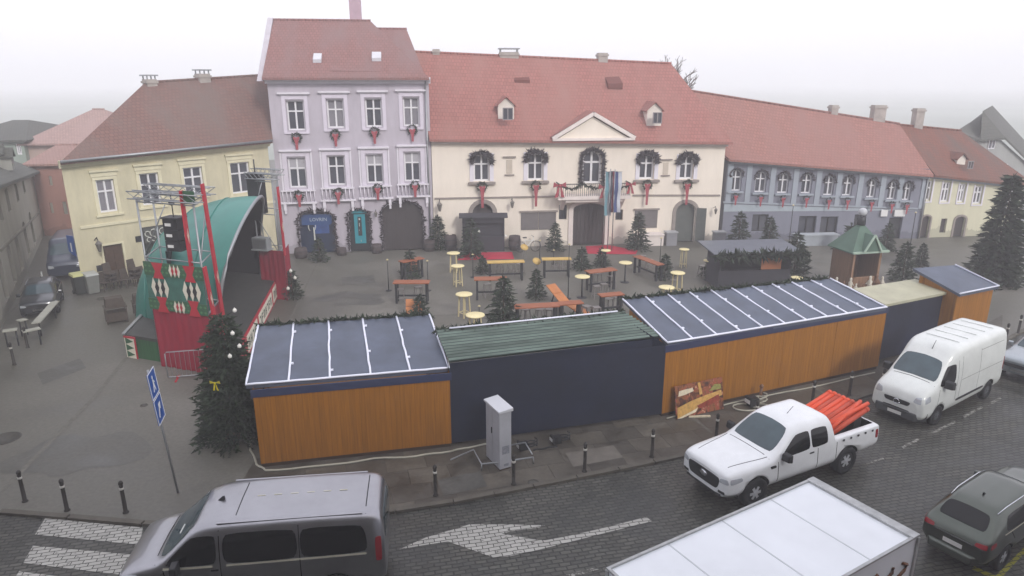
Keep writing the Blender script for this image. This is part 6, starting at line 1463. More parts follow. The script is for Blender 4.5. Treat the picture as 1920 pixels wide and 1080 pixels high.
def add_patches(par, bvh, L_):
    for nm, c4, ax, m in L_:
        if ax == 'both': patch(par, bvh, nm, c4, 'left', m); patch(par, bvh, nm, c4, 'right', m)
        else: patch(par, bvh, nm, c4, ax, m)
# ---------------------------------------------------------------- pickup
WP = paint('white_car_paint', '#dfe2e4')
S_ = [(2.66,.46,.50,.56,.66,.72,.66,.88,.58,.95,.40,.97),(2.60,.40,.70,.55,.84,.80,.83,.99,.76,1.04,.5,1.06),(2.3,.38,.82,.60,.92,.90,.90,1.07,.80,1.12,.5,1.14),(1.45,.38,.84,.64,.93,1.0,.91,1.12,.82,1.18,.52,1.20),
 (1.22,.38,.84,.64,.93,1.02,.91,1.15,.82,1.21,.55,1.22),(.42,.38,.84,.64,.93,1.06,.91,1.64,.70,1.74,.52,1.77),(.1,.38,.84,.64,.93,1.07,.91,1.69,.70,1.79,.52,1.82),(-.72,.38,.84,.64,.93,1.08,.91,1.68,.70,1.78,.52,1.80),(-.88,.38,.84,.64,.93,1.08,.91,1.60,.70,1.68,.52,1.70),
 (-.97,.38,.84,.64,.93,1.06,.91,1.14,.86,1.17,.66,1.17),(-1.1,.40,.84,.66,.93,1.06,.91,1.15,.88,1.17,.7,1.17),(-2.55,.48,.84,.70,.93,1.06,.91,1.15,.88,1.17,.7,1.17),(-2.66,.55,.80,.72,.90,1.05,.89,1.13,.86,1.15,.7,1.15)]
pk = root('pickup_truck', (0,0,0), 0, 'white pickup truck with orange poles in its open bed', 'pickup')
bo, bv = body_mesh('body', S_, [WP, SHADOWIN], wheels=((1.76,.93,.46),(-1.46,.93,.45)), rw=.40, bed=(-2.56,-.74,.72,-1.04,.74,1.6)); bo.parent = pk
bd_ = MB(); bd_.box(-2.55,-.735,.735,-1.05,.735,.75)
for k in range(9): bd_.box(-2.55,-.66+k*.16,.75,-1.05,-.60+k*.16,.765)
bd_.build('bed_floor', BLKP, pk)
add_patches(pk, bv, [('windscreen', [(1.17,-.70),(1.17,.70),(.50,.58),(.50,-.58)], 'top', CARGL), ('side_window', [(1.02,1.12),(-.02,1.13),(-.02,1.60),(.42,1.58)], 'both', TINT), ('side_window', [(-.08,1.13),(-.66,1.14),(-.66,1.58),(-.08,1.60)], 'both', TINT),
 ('grille', [(-.52,.56),(.52,.56),(.60,.90),(-.60,.90)], 'front', BLKP), ('headlight', [(.58,.80),(.84,.80),(.80,.93),(.60,.90)], 'front', LAMP), ('headlight', [(-.58,.80),(-.84,.80),(-.80,.93),(-.60,.90)], 'front', LAMP),
 ('headlight_side', [(2.56,.80),(2.22,.86),(2.24,.95),(2.55,.94)], 'both', LAMP), ('fog_lamp_recess', [(.56,.50),(.76,.50),(.76,.58),(.56,.58)], 'front', BLKP), ('fog_lamp_recess', [(-.56,.50),(-.76,.50),(-.76,.58),(-.56,.58)], 'front', BLKP),
 ('rear_window', [(-.55,1.25),(.55,1.25),(.5,1.6),(-.5,1.6)], 'rear', CARGL), ('tail_light', [(-2.60,.82),(-2.50,.82),(-2.50,1.06),(-2.60,1.06)], 'both', TAIL), ('air_vent', [(1.32,.93),(1.14,.93),(1.16,1.0),(1.34,1.0)], 'both', BLKP), ('door_handle', [(.0,.99),(-.16,.99),(-.16,1.03),(0,1.03)], 'both', BLKP)])
for a in (((1.08,1.06),(1.06,.50)),((-.30,1.08),(-.32,.5)),((-1.0,1.14),(-1.0,.5))): line(pk, bv, *a, 'left'); line(pk, bv, *a, 'right')
line(pk, bv, (1.3,-.8), (1.3,.8), 'top'); line(pk, bv, (2.4,.55), (1.3,.72), 'top'); line(pk, bv, (2.4,-.55), (1.3,-.72), 'top')
b = MB()
for k in range(5): b.box(-1.25-k*.28,.925,1.05,-1.20-k*.28,.945,1.10)
b.build('bed_hooks', BLKP, pk)
b = MB(); b.lathe([(.09,0),(.07,.02),(.02,.03)], (0,0,0), 14, M=Matrix.Translation((2.665,0,.76)) @ Matrix.Rotation(R(90),4,'Y') @ Matrix.Scale(1.7,4,(0,1,0))); b.build('badge', CHROME, pk)
for x in (1.76,-1.46):
    for y in (.82,-.82): wheel(pk, x, y, .39, .25, 6)
mirror(pk, .92, .90, 1.18, BLKP, 1.2); mirror(pk, .92, -.90, 1.18, BLKP, 1.2); plate(pk, 2.63, .52)
b = MB(); b.box(2.5,-.62,.40,2.655,.62,.46); b.build('bumper_lip', BLKP, pk); b = MB(); b.box(-2.76,-.75,.45,-2.6,.75,.6); b.build('rear_bumper', CHROME, pk); b = MB(); b.cyl((.1,.1,1.8),(-.12,.1,1.98),.008,n=4); b.build('aerial', BLKP, pk)
place(pk, P(1405,948), P(1580,884), 1.76, -1.46, .82, (1.05,.97,1.02))
OP = mat('orange_plastic_pole', '#d9481a', .4, .1, 3); OPC = mat('orange_pole_dull', '#b8401c', .5, .12, 3)
nm_ = ['left edge','second from the left','third from the left','fourth from the left','middle','fourth from the right','third from the right','second from the right','right edge']
Mw = Matrix.Translation(pk.location) @ Matrix.Rotation(pk.rotation_euler.z, 4, 'Z')
for k in range(9):
    y = .62-k*.152; b = MB(); z0 = .012*(k % 2); p = Vector((-1.08,y,1.20+z0)); q = Vector((-2.72,y-.16,1.50+z0)); b.cyl(p, q, .078, n=12); b.cyl(p.lerp(q,.94), q.lerp(p,-.01), .085, n=12)
    o = b.build('orange_pole', OP if k % 3 else OPC); o.matrix_world = Mw; tag(o, 'orange plastic pole in the pickup bed, %s of the load' % nm_[k], 'pole', 'orange poles on the pickup')
for k, (p, q, lb) in enumerate([((-1.12,.60,1.34),(-2.75,.22,1.63),'orange pole lying crosswise on top of the load'),((-1.10,.45,1.36),(-2.80,.42,1.64),'topmost orange pole slanting across the load')]):
    b = MB(); b.cyl(p, q, .055, n=10); o = b.build('orange_pole', OP); o.matrix_world = Mw; tag(o, lb, 'pole', 'orange poles on the pickup')
b = MB(); b.box(-1.45,-.6,.77,-1.1,.6,1.15); b.box(-2.5,-.6,.77,-2.2,.5,1.32); o = b.build('timber_block', BLKP); o.matrix_world = Mw; tag(o, 'dark blocks carrying the orange poles in the pickup bed', 'block')
# ---------------------------------------------------------------- high-roof panel van
WV = paint('off_white_van_paint', '#d3d7d4', rough=.38)
S_ = [(2.76,.40,.50,.50,.72,.72,.74,.86,.68,.92,.5,.94),(2.68,.32,.80,.52,.94,.90,.92,1.10,.82,1.17,.58,1.20),(2.35,.30,.90,.58,.99,1.05,.96,1.30,.88,1.40,.6,1.43),(2.02,.30,.92,.62,1.01,1.15,.98,1.42,.88,1.52,.62,1.56),
 (1.30,.30,.92,.66,1.02,1.30,1.00,2.05,.82,2.18,.6,2.22),(1.0,.30,.92,.68,1.02,1.35,1.01,2.28,.85,2.42,.64,2.45),(.55,.30,.92,.70,1.02,1.40,1.02,2.38,.90,2.52,.72,2.55),(-1.0,.32,.92,.72,1.02,1.40,1.02,2.40,.90,2.54,.72,2.56),(-2.62,.34,.92,.72,1.02,1.40,1.02,2.39,.90,2.52,.72,2.54),(-2.72,.40,.88,.74,.98,1.40,.98,2.34,.87,2.46,.7,2.48)]
vn = root('panel_van', (0,0,0), 0, 'white high-roofed panel van facing the camera behind the pickup', 'van')
bo, bv = body_mesh('body', S_, [WV, SHADOWIN], wheels=((1.80,1.02,.42),(-1.78,1.02,.42)), rw=.36); bo.parent = vn
add_patches(vn, bv, [('windscreen', [(1.98,-.82),(1.98,.82),(1.36,.70),(1.36,-.70)], 'top', CARGL), ('side_window', [(1.90,1.38),(.95,1.36),(.95,2.02),(1.36,1.98)], 'both', TINT), ('grille', [(-.42,.74),(.42,.74),(.50,.90),(-.50,.90)], 'front', BLKP), ('lower_grille', [(-.48,.48),(.48,.48),(.5,.6),(-.5,.6)], 'front', BLKP),
 ('headlight', [(.56,.95),(.84,.92),(.80,1.16),(.62,1.12)], 'front', LAMP), ('headlight', [(-.56,.95),(-.84,.92),(-.80,1.16),(-.62,1.12)], 'front', LAMP), ('headlight_side', [(2.64,.95),(2.36,1.0),(2.38,1.2),(2.60,1.12)], 'both', LAMP),
 ('side_moulding', [(.72,.60),(-1.28,.60),(-1.28,.70),(.72,.70)], 'both', BLKP), ('door_handle', [(1.0,1.22),(.84,1.22),(.84,1.26),(1.0,1.26)], 'both', BLKP), ('tail_light', [(-2.66,1.0),(-2.60,1.0),(-2.60,1.5),(-2.66,1.5)], 'both', TAIL)])
for a in (((.80,2.1),(.80,.5)),((1.86,1.3),(1.95,.8)),((.55,2.2),(.55,.5)),((-.75,2.2),(-.75,.5)),((.5,1.35),(-2.5,1.35)),((-.75,2.15),(-2.45,2.15))): line(vn, bv, *a, 'left', .014, mat('panel_gap_grey','#6b6e6e',.6,.05)); line(vn, bv, *a, 'right', .014, MATS['panel_gap_grey'])
line(vn, bv, (2.05,-.85), (2.05,.85), 'top', .02)
b = MB()
for k in range(5): b.box(.3-k*.62,-.6,2.555,.33-k*.62,.6,2.572)
b.build('roof_rib', WV, vn)
b = MB(); b.hexa([(2.45,-.98,.28),(2.80,-.7,.28),(2.80,.7,.28),(2.45,.98,.28)], [(2.45,-1.01,.62),(2.80,-.72,.56),(2.80,.72,.56),(2.45,1.01,.62)]); bb_ = b.build('bumper', mat('grey_bumper','#3a3d40',.65,.1), vn); md = bb_.modifiers.new('b','BEVEL'); md.width = .04; md.segments = 2
b = MB(); b.box(2.70,-.44,.47,2.81,.44,.54); b.build('intake', BLKP, vn)
b = MB(); b.tube([(2.79+.0*t, .11*math.cos(t*.7), .80+.09*math.sin(t*.7)) for t in range(10)], .018, 5); b.build('badge', CHROME, vn)
for x in (1.80,-1.78):
    for y in (.90,-.90): wheel(vn, x, y, .35, .22, 8, mat('steel_rim','#5c5f63',.5,.1,metal=.5))
mirror(vn, 1.62, 1.0, 1.45, BLKP, 1.5); mirror(vn, 1.62, -1.0, 1.45, BLKP, 1.5); plate(vn, 2.80, .42)
b = MB(); b.cyl((1.15,.1,2.35),(.95,.1,2.62),.01,n=4); b.build('aerial', BLKP, vn); b = MB(); b.box(1.7,.1,1.62,1.72,.4,1.75); b.build('dashboard_paper', PLATE, vn)
place(vn, P(1745,797), P(1845,745), 1.80, -1.78, .90, (.94,.85,.93))
# ---------------------------------------------------------------- grey people carrier in the foreground
GP_ = paint('dark_grey_metallic', '#a0a0a5', .95, .33)
S_ = [(2.50,.42,.50,.52,.70,.70,.72,.84,.66,.90,.45,.92),(2.42,.36,.74,.52,.88,.84,.88,.98,.80,1.04,.55,1.06),(2.1,.34,.84,.58,.94,.95,.93,1.10,.84,1.17,.58,1.20),(1.72,.34,.86,.60,.96,1.02,.94,1.18,.86,1.26,.6,1.29),
 (.98,.34,.86,.64,.96,1.12,.95,1.76,.76,1.86,.56,1.89),(.6,.34,.86,.66,.96,1.14,.95,1.84,.78,1.93,.6,1.96),(-1.0,.36,.86,.68,.96,1.15,.95,1.87,.79,1.95,.62,1.97),(-2.2,.38,.86,.70,.95,1.15,.94,1.85,.78,1.93,.6,1.95),(-2.42,.42,.84,.72,.92,1.15,.91,1.76,.74,1.84,.56,1.86),(-2.5,.48,.80,.72,.88,1.1,.88,1.5,.74,1.56,.56,1.58)]
tv = root('minivan', (0,0,0), 0, 'dark grey people-carrier van in the left foreground', 'van')
bo, bv = body_mesh('body', S_, [GP_, SHADOWIN], wheels=((1.55,.96,.40),(-1.55,.96,.40)), rw=.35); bo.parent = tv
add_patches(tv, bv, [('windscreen', [(1.70,-.80),(1.70,.80),(1.03,.68),(1.03,-.68)], 'top', CARGL), ('side_window', [(1.62,1.16),(.62,1.16),(.62,1.72),(1.08,1.68)], 'both', TINT), ('side_window', [(.50,1.16),(-.86,1.16),(-.86,1.74),(.50,1.74)], 'both', TINT), ('side_window', [(-.92,1.16),(-2.2,1.18),(-2.12,1.72),(-.92,1.74)], 'both', TINT),
 ('grille', [(-.45,.68),(.45,.68),(.55,.82),(-.55,.82)], 'front', BLKP), ('headlight', [(.52,.80),(.84,.78),(.80,1.0),(.58,.94)], 'front', LAMP), ('headlight', [(-.52,.80),(-.84,.78),(-.80,1.0),(-.58,.94)], 'front', LAMP), ('headlight_side', [(2.38,.82),(2.06,.88),(2.08,1.04),(2.36,1.0)], 'both', LAMP),
 ('rear_window', [(-.66,1.22),(.66,1.22),(.60,1.70),(-.60,1.70)], 'rear', CARGL), ('tail_light', [(-2.44,.95),(-2.32,.95),(-2.32,1.45),(-2.44,1.45)], 'both', TAIL), ('door_handle', [(.74,1.02),(.60,1.02),(.60,1.06),(.74,1.06)], 'both', BLKP)])
CRM = mat('bright_window_trim', '#cfccb8', .4, .05, metal=.1)
for a in (((1.60,1.125),(.70,1.125)),((.45,1.125),(-2.15,1.14))): line(tv, bv, *a, 'left', .04, CRM); line(tv, bv, *a, 'right', .04, CRM)
for a in (((.56,1.8),(.56,.45)),((1.6,1.1),(1.5,.5)),((-.9,1.8),(-.9,.45))): line(tv, bv, *a, 'left'); line(tv, bv, *a, 'right')
line(tv, bv, (.28,-.74), (.28,.74), 'top', .018); line(tv, bv, (-2.16,-.74), (-2.16,.74), 'top', .02); line(tv, bv, (1.76,-.85), (1.76,.85), 'top', .02)
b = MB()
for s_ in (-1,1): b.box(-2.1,s_*.74-.02,1.90,.6,s_*.74+.02,1.915)
b.build('roof_gutter', GP_, tv)
b = MB(); 
for k in range(6): b.box(-.15-k*.32,-.02,1.962,.0-k*.32,.0,1.975)
b.build('roof_marks', CRM, tv)
b = MB(); b.box(1.35,.22,1.42,1.37,.5,1.6); b.box(1.2,.1,1.5,1.22,.3,1.62); b.build('dashboard_papers', PLATE, tv)
b = MB(); b.hexa([(.62,.06,1.95),(.75,.03,1.95),(.75,.0,1.95),(.62,-.02,1.95)], [(.62,.03,2.03),(.66,.02,2.03),(.66,.01,2.03),(.62,.0,2.03)]); b.build('aerial_fin', BLKP, tv)
for x in (1.55,-1.55):
    for y in (.84,-.84): wheel(tv, x, y, .34, .22, 5)
mirror(tv, 1.35, .94, 1.2, BLKP, 1.25); mirror(tv, 1.35, -.94, 1.2, BLKP, 1.25); plate(tv, 2.48, .5)
b = MB(); b.hexa([(2.2,-.9,.3),(2.56,-.6,.3),(2.56,.6,.3),(2.2,.9,.3)], [(2.2,-.93,.62),(2.56,-.62,.6),(2.56,.62,.6),(2.2,.93,.62)]); bb_ = b.build('bumper', GP_, tv); md = bb_.modifiers.new('b','BEVEL'); md.width = .05; md.segments = 3
a_ = R(187.2); c0 = P(372,990,1.95); sx_ = 1.05; lx, ly = .92*sx_, .76*sx_
tv.scale = (sx_,)*3; tv.rotation_euler = (0,0,a_); tv.location = (c0.x-(math.cos(a_)*lx-math.sin(a_)*ly), c0.y-(math.sin(a_)*lx+math.cos(a_)*ly), .004)
# ---------------------------------------------------------------- hatchback / SUV used for the parked cars
def hatch(name, label, pm, spk=5, tall=1.0):
    z = lambda v: v*tall
    S_ = [(2.18,.40,.45,.48,.66,.64,.68,.76,.60,.81,.42,.83),(2.10,.34,.70,.48,.84,.76,.84,.88,.76,.93,.52,.95),(1.7,.32,.80,.54,.90,.84,.88,.97,.78,1.02,.54,1.04),(1.0,.32,.82,.58,.91,.90,.89,1.03,.78,1.09,.54,1.11),
     (.25,.32,.82,.60,.91,.96,.89,1.42,.64,1.50,.48,1.53),(-.1,.32,.82,.60,.91,.98,.89,1.47,.65,1.55,.5,1.58),(-1.3,.34,.82,.62,.91,1.0,.89,1.45,.63,1.53,.48,1.55),(-1.62,.36,.82,.64,.90,1.0,.88,1.38,.62,1.46,.46,1.48),(-2.0,.38,.80,.64,.88,.98,.86,1.08,.74,1.12,.5,1.13),(-2.14,.42,.74,.62,.84,.88,.82,.98,.72,1.0,.5,1.01),(-2.2,.48,.6,.6,.72,.76,.72,.84,.62,.86,.45,.87)]
    o = root(name, (0,0,0), 0, label, 'car')
    bo, bv = body_mesh('body', S_, [pm, SHADOWIN], wheels=((1.32,.91,.38),(-1.32,.91,.38)), rw=.33); bo.parent = o
    add_patches(o, bv, [('windscreen', [(.96,-.70),(.96,.70),(.30,.56),(.30,-.56)], 'top', CARGL), ('rear_window', [(-1.66,-.54),(-1.66,.54),(-1.98,.62),(-1.98,-.62)], 'top', TINT), ('side_window', [(.80,1.03),(-.22,1.04),(-.22,1.38),(.22,1.36)], 'both', TINT), ('side_window', [(-.28,1.04),(-1.45,1.08),(-1.25,1.36),(-.28,1.38)], 'both', TINT),
     ('grille', [(-.5,.60),(.5,.60),(.56,.74),(-.56,.74)], 'front', BLKP), ('headlight', [(.5,.72),(.80,.70),(.78,.84),(.55,.80)], 'front', LAMP), ('headlight', [(-.5,.72),(-.80,.70),(-.78,.84),(-.55,.80)], 'front', LAMP), ('headlight_side', [(2.06,.72),(1.75,.76),(1.78,.87),(2.04,.86)], 'both', LAMP),
     ('tail_light', [(.52,.86),(.82,.84),(.80,.96),(.54,.94)], 'rear', TAIL), ('tail_light', [(-.52,.86),(-.82,.84),(-.80,.96),(-.54,.94)], 'rear', TAIL), ('tail_light_side', [(-2.08,.84),(-1.85,.88),(-1.88,.98),(-2.05,.96)], 'both', TAIL), ('chrome_strip', [(-.5,.835),(.5,.835),(.5,.86),(-.5,.86)], 'rear', CHROME)])
    for a in (((-.25,1.4),(-.25,.45)),((.95,.95),(.9,.5)),((-1.2,1.0),(-1.0,.75))): line(o, bv, *a, 'left'); line(o, bv, *a, 'right')
    for a in (((.8,.995),(-1.5,1.03)),): line(o, bv, *a, 'left', .02, CRM); line(o, bv, *a, 'right', .02, CRM)
    line(o, bv, (1.02,-.76), (1.02,.76), 'top', .016)
    for s_ in (-1,1): b = MB(); b.tube([(.15,s_*.63,1.49),(-.2,s_*.64,1.545),(-1.2,s_*.62,1.525),(-1.5,s_*.60,1.45)], .018, 5); b.build('roof_rail', CHROME, o)
    for x in (1.32,-1.32):
        for y in (.80,-.80): wheel(o, x, y, .33, .21, spk)
    mirror(o, .62, .90, 1.04, pm); mirror(o, .62, -.90, 1.04, pm); plate(o, 2.165, .5); plate(o, -2.19, .66, True)
    b = MB(); b.hexa([(-2.30,-.55,.34),(-1.95,-.84,.34),(-1.95,.84,.34),(-2.30,.55,.34)], [(-2.26,-.57,.56),(-1.95,-.88,.60),(-1.95,.88,.60),(-2.26,.57,.56)]); bb_ = b.build('rear_bumper', pm, o); md = bb_.modifiers.new('b','BEVEL'); md.width = .05; md.segments = 3
    b = MB(); b.hexa([(-1.1,-.03,1.54),(-1.0,-.02,1.54),(-1.0,.02,1.54),(-1.1,.03,1.54)], [(-1.13,-.01,1.62),(-1.1,-.01,1.62),(-1.1,.01,1.62),(-1.13,.01,1.62)]); b.build('aerial_fin', BLKP, o)
    return o
def at(o, p, a, sc_): o.location = (p[0],p[1],.004); o.rotation_euler = (0,0,a); o.scale = sc_ if isinstance(sc_, tuple) else (sc_,)*3
suv = hatch('parked_car', 'dark olive-grey hatchback with its tail to the camera in the lower right corner', paint('dark_olive_paint', '#50564f', .9, .3))
# rear-left roof corner local (-1.62,.62,1.42)
a_ = R(33); sc_ = (1.0,.80,.92); c0 = P(1777,930,1.42*.92); suv.rotation_euler = (0,0,a_); suv.scale = sc_
suv.location = (c0.x-(math.cos(a_)*-1.62*sc_[0]-math.sin(a_)*.62*sc_[1]), c0.y-(math.sin(a_)*-1.62*sc_[0]+math.cos(a_)*.62*sc_[1]), .004)
def recolor(o, old, new):
    for ch in [c for c in bpy.data.objects if c.parent == o]:
        if ch.type == 'MESH' and old.name in ch.data.materials:
            ch.data = ch.data.copy()
            for i, m_ in enumerate(ch.data.materials):
                if m_ == old: ch.data.materials[i] = new
slv = dup(suv, (0,0,0), 0, 'silver car showing only its bonnet at the right edge behind the white van'); recolor(slv, MATS['dark_olive_paint'], paint('silver_paint', '#a3abb0', .6, .3))
g = P(1884,668,.8); a_ = R(213); slv.rotation_euler = (0,0,a_); slv.scale = (.9,.88,.92); slv.location = (g.x-(math.cos(a_)*1.95*.9-math.sin(a_)*-.62*.88), g.y-(math.sin(a_)*1.95*.9+math.cos(a_)*-.62*.88), .004)
dk = dup(suv, (0,0,0), 0, 'dark car with bright grille standing in the foggy street at the left'); recolor(dk, MATS['dark_olive_paint'], paint('near_black_paint', '#2c3036', .4, .35)); g = P(48,598); at(dk, (g.x-.2,g.y+1.6), R(-62), .82)
def dupv(o, label, pm, loc, a, sc_):
    c = dup(o, (loc[0],loc[1],.004), a, label, sc_)
    return c
dupv(dk, 'dark car cut by the left edge of the picture, level with the stage corner', None, (P(-100,690).x, P(-100,690).y), R(-60), .8)
dupv(dk, 'dark car cut by the left edge beside the crossing', None, (P(-205,1020).x, P(-205,1020).y), R(-5), .9)
dupv(suv, 'dark car cut by the right edge just above the olive hatchback', None, (P(2015,895).x+.2, P(2015,895).y), R(33), .85)
p = P(1722,1105,1.4); red = dupv(suv, 'red car whose roof just enters the bottom edge right of the truck', None, (p.x-.2,p.y-.75), R(31), .9); recolor(red, paint('dark_olive_paint',''), paint('red_paint', '#8a1a24', .2, .35))
# blue van up the street
bvn = root('delivery_van', (0,0,0), 0, 'dark blue van in the foggy street at the left', 'van'); BV = paint('dark_blue_paint', '#2b3448', .2, .4)
b_, bv = body_mesh('body', [(2.4,.4,.5,.5,.7,.7,.7,.84,.66,.9,.45,.92),(2.3,.34,.74,.52,.88,.9,.88,1.05,.8,1.1,.55,1.12),(1.6,.34,.86,.6,.95,1.05,.94,1.25,.86,1.32,.6,1.35),(.95,.34,.86,.64,.95,1.15,.95,1.8,.78,1.9,.6,1.93),(.5,.34,.86,.66,.95,1.15,.95,2.0,.82,2.08,.66,2.1),(-2.2,.36,.86,.66,.95,1.15,.95,2.0,.82,2.08,.66,2.1),(-2.35,.4,.82,.7,.9,1.15,.9,1.9,.78,1.98,.6,2.0)], [BV, SHADOWIN], wheels=((1.5,.95,.4),(-1.4,.95,.4)), rw=.34); b_.parent = bvn
add_patches(bvn, bv, [('windscreen', [(1.55,-.78),(1.55,.78),(1.0,.68),(1.0,-.68)], 'top', CARGL), ('side_window', [(1.4,1.2),(.6,1.2),(.6,1.7),(1.0,1.68)], 'both', CARGL), ('headlight', [(.5,.8),(.8,.78),(.78,.96),(.55,.92)], 'front', LAMP), ('headlight', [(-.5,.8),(-.8,.78),(-.78,.96),(-.55,.92)], 'front', LAMP), ('rear_window', [(-.6,1.3),(.6,1.3),(.55,1.75),(-.55,1.75)], 'rear', CARGL)])
for x in (1.5,-1.4):
    for y in (.84,-.84): wheel(bvn, x, y, .33, .2, 5)
g = P(96,527); at(bvn, (g.x,g.y+2.0), R(-65), .98)
# ---------------------------------------------------------------- box truck
zt_ = 3.2; A_ = P(1140,1066,zt_); B_ = P(1525,897,zt_); C_ = P(1710,1010,zt_); d = (B_-A_); Lb = d.length; a_ = math.atan2(d.y, d.x); ey_ = Vector((math.sin(a_), -math.cos(a_), 0)); Wb = (C_-B_).dot(ey_)
TRW = mat('truck_white_panel', '#e2e6ea', .45, .05, 1.2, coat=.1); ALU = mat('aluminium_rail', '#a9abab', .5, .2, 6, metal=.2)
tk = root('box_truck', (A_.x, A_.y, 0), a_, 'white box truck, mostly its bright roof, at the bottom right', 'truck')
b = MB(); b.box(0,-Wb,.95,Lb,0,zt_-.02); bx = b.build('cargo_box', TRW, tk)
b = MB(); b.box(-.02,-.025,zt_-.02,Lb-.17,.02,zt_+.015); b.box(-.02,-Wb-.02,zt_-.02,Lb-.17,-Wb+.03,zt_+.015); b.box(-.02,-Wb+.03,zt_-.02,.03,-.025,zt_+.015); b.box(Lb-.17,-Wb-.02,zt_-.02,Lb+.02,.02,zt_+.025)
b.build('roof_rail', ALU, bx)
for k in range(1,4): b = MB(); b.box(Lb*k/4-.012,-Wb+.04,zt_-.02,Lb*k/4+.012,-.03,zt_-.014); b.build('roof_seam', mat('seam_grey','#c3c8cb',.5,.1), bx)
b = MB()
for x in (0, Lb):
    for y in (-Wb, 0): b.box(x-.03,y-.03,.95,x+.03,y+.03,zt_-.03)
b.build('corner_post', ALU, bx)
b = MB(); random.seed(4)
for k in range(60):
    x = Lb*random.random(); y = -Wb*random.random()
b = MB(); GRB = mat('brown_lettering', '#6b4326', .6, .15)
# large script-like lettering on the long near side
for k, (x0, h0, s0) in enumerate([(Lb-.35,2.55,.5),(Lb-.75,2.55,.55),(Lb-1.2,2.6,.55),(Lb-1.7,2.6,.6),(Lb-2.3,2.6,.6)]):
    b.tube([(x0+.16*math.sin(t*1.3+k), -Wb-.012, h0+s0*.5-s0*t/6) for t in range(7)], .03, 4); b.tube([(x0-.15+.05*t, -Wb-.012, h0-.1+.12*math.sin(t+k)) for t in range(6)], .025, 4)
b.build('lettering', GRB, bx)
b = MB(); b.box(.2,-Wb-.008,1.1,Lb-.2,-Wb-.002,1.5); b.build('coloured_band', mat('orange_band','#a35a24',.6,.1), bx)
b = MB(); b.box(-2.0,-Wb+.15,.5,0-.1,-.15,.95); b.box(-.1,-.6,.6,Lb,-.75,.93); b.box(-.1,-Wb+.6,.6,Lb,-Wb+.75,.93); b.build('chassis', BLKP, tk)
cb_, bv = body_mesh('cab', [(2.0,.5,.6,.6,.8,.8,.84,1.0,.8,1.05,.6,1.06),(1.92,.4,.8,.6,.92,1.0,.92,1.3,.88,1.36,.6,1.38),(1.5,.4,.86,.6,.95,1.1,.95,1.95,.82,2.1,.6,2.14),(1.1,.4,.86,.6,.95,1.1,.95,2.12,.84,2.22,.6,2.25),(.1,.4,.86,.6,.95,1.1,.95,2.15,.84,2.25,.6,2.28),(0,.45,.84,.6,.92,1.1,.92,2.1,.8,2.2,.6,2.22)], [TRW, SHADOWIN], wheels=((1.15,.95,.42),), rw=.38); cb_.parent = tk; cb_.rotation_euler = (0,0,math.pi); cb_.location = (-.1,-Wb/2,0)
patch(cb_, bv, 'windscreen', [(-.75,1.35),(.75,1.35),(.68,1.95),(-.68,1.95)], 'front', CARGL); patch(cb_, bv, 'side_window', [(1.45,1.3),(.5,1.3),(.5,1.95),(1.2,1.9)], 'left', CARGL); patch(cb_, bv, 'side_window', [(1.45,1.3),(.5,1.3),(.5,1.95),(1.2,1.9)], 'right', CARGL)
for x in (-1.25, Lb-1.2):
    for y in (-.12, -Wb+.12): wheel(tk, x, y, .38, .24, 6, MATS['steel_rim'])
# ================================================================ STREET FURNITURE
BOLM = mat('bollard_dark', '#2b2723', .6, .15)
def bollard():
    o = root('bollard', (0,0,0), 0, 'x', 'bollard', 'dark bollards with a pale ring'); b = MB(); b.lathe([(.075,0),(.075,.02),(.05,.04),(.045,.78),(.05,.80)], (0,0,0), 12); b.build('post', BOLM, o)
    b = MB(); b.lathe([(.053,.66),(.053,.72)], (0,0,0), 12); b.build('reflective_ring', mat('ring_white','#c4c2ba',.5,.05), o); b = MB(); b.lathe([(.05,.80),(.058,.83),(.045,.88),(.015,.91)], (0,0,0), 12); b.build('cap', BOLM, o); return o
BO = bollard(); first = True
for px, py, lb in [(47,940,'leftmost bollard behind the crossing'),(126,957,'middle of the three bollards behind the crossing'),(236,961,'bollard nearest the sign pole behind the crossing'),(817,929,'bollard just right of the grey foreground van'),(963,908,'bollard in front of the grey electric cabinet'),(1096,884,'bollard before the middle of the navy hut'),(1222,857,'bollard before the right end of the navy hut'),
  (1342,826,'bollard hidden partly by the pickup bonnet, below the food poster'),(1416,800,'bollard behind the windscreen of the pickup'),(1522,760,'bollard behind the cab of the pickup'),(1592,741,'bollard above the orange poles'),(1652,736,'bollard left of the white van headlight'),(1884,645,'bollard between the white van and the silver car'),(1908,628,'bollard farthest right beyond the silver car'),(52,652,'left low post in front of the bicycle stands'),(27,684,'low post left of the kerb near the left edge')]:
    g = P(px, py)
    if first: BO.location = g; BO['label'] = lb; first = False
    else: dup(BO, g, 0, lb)
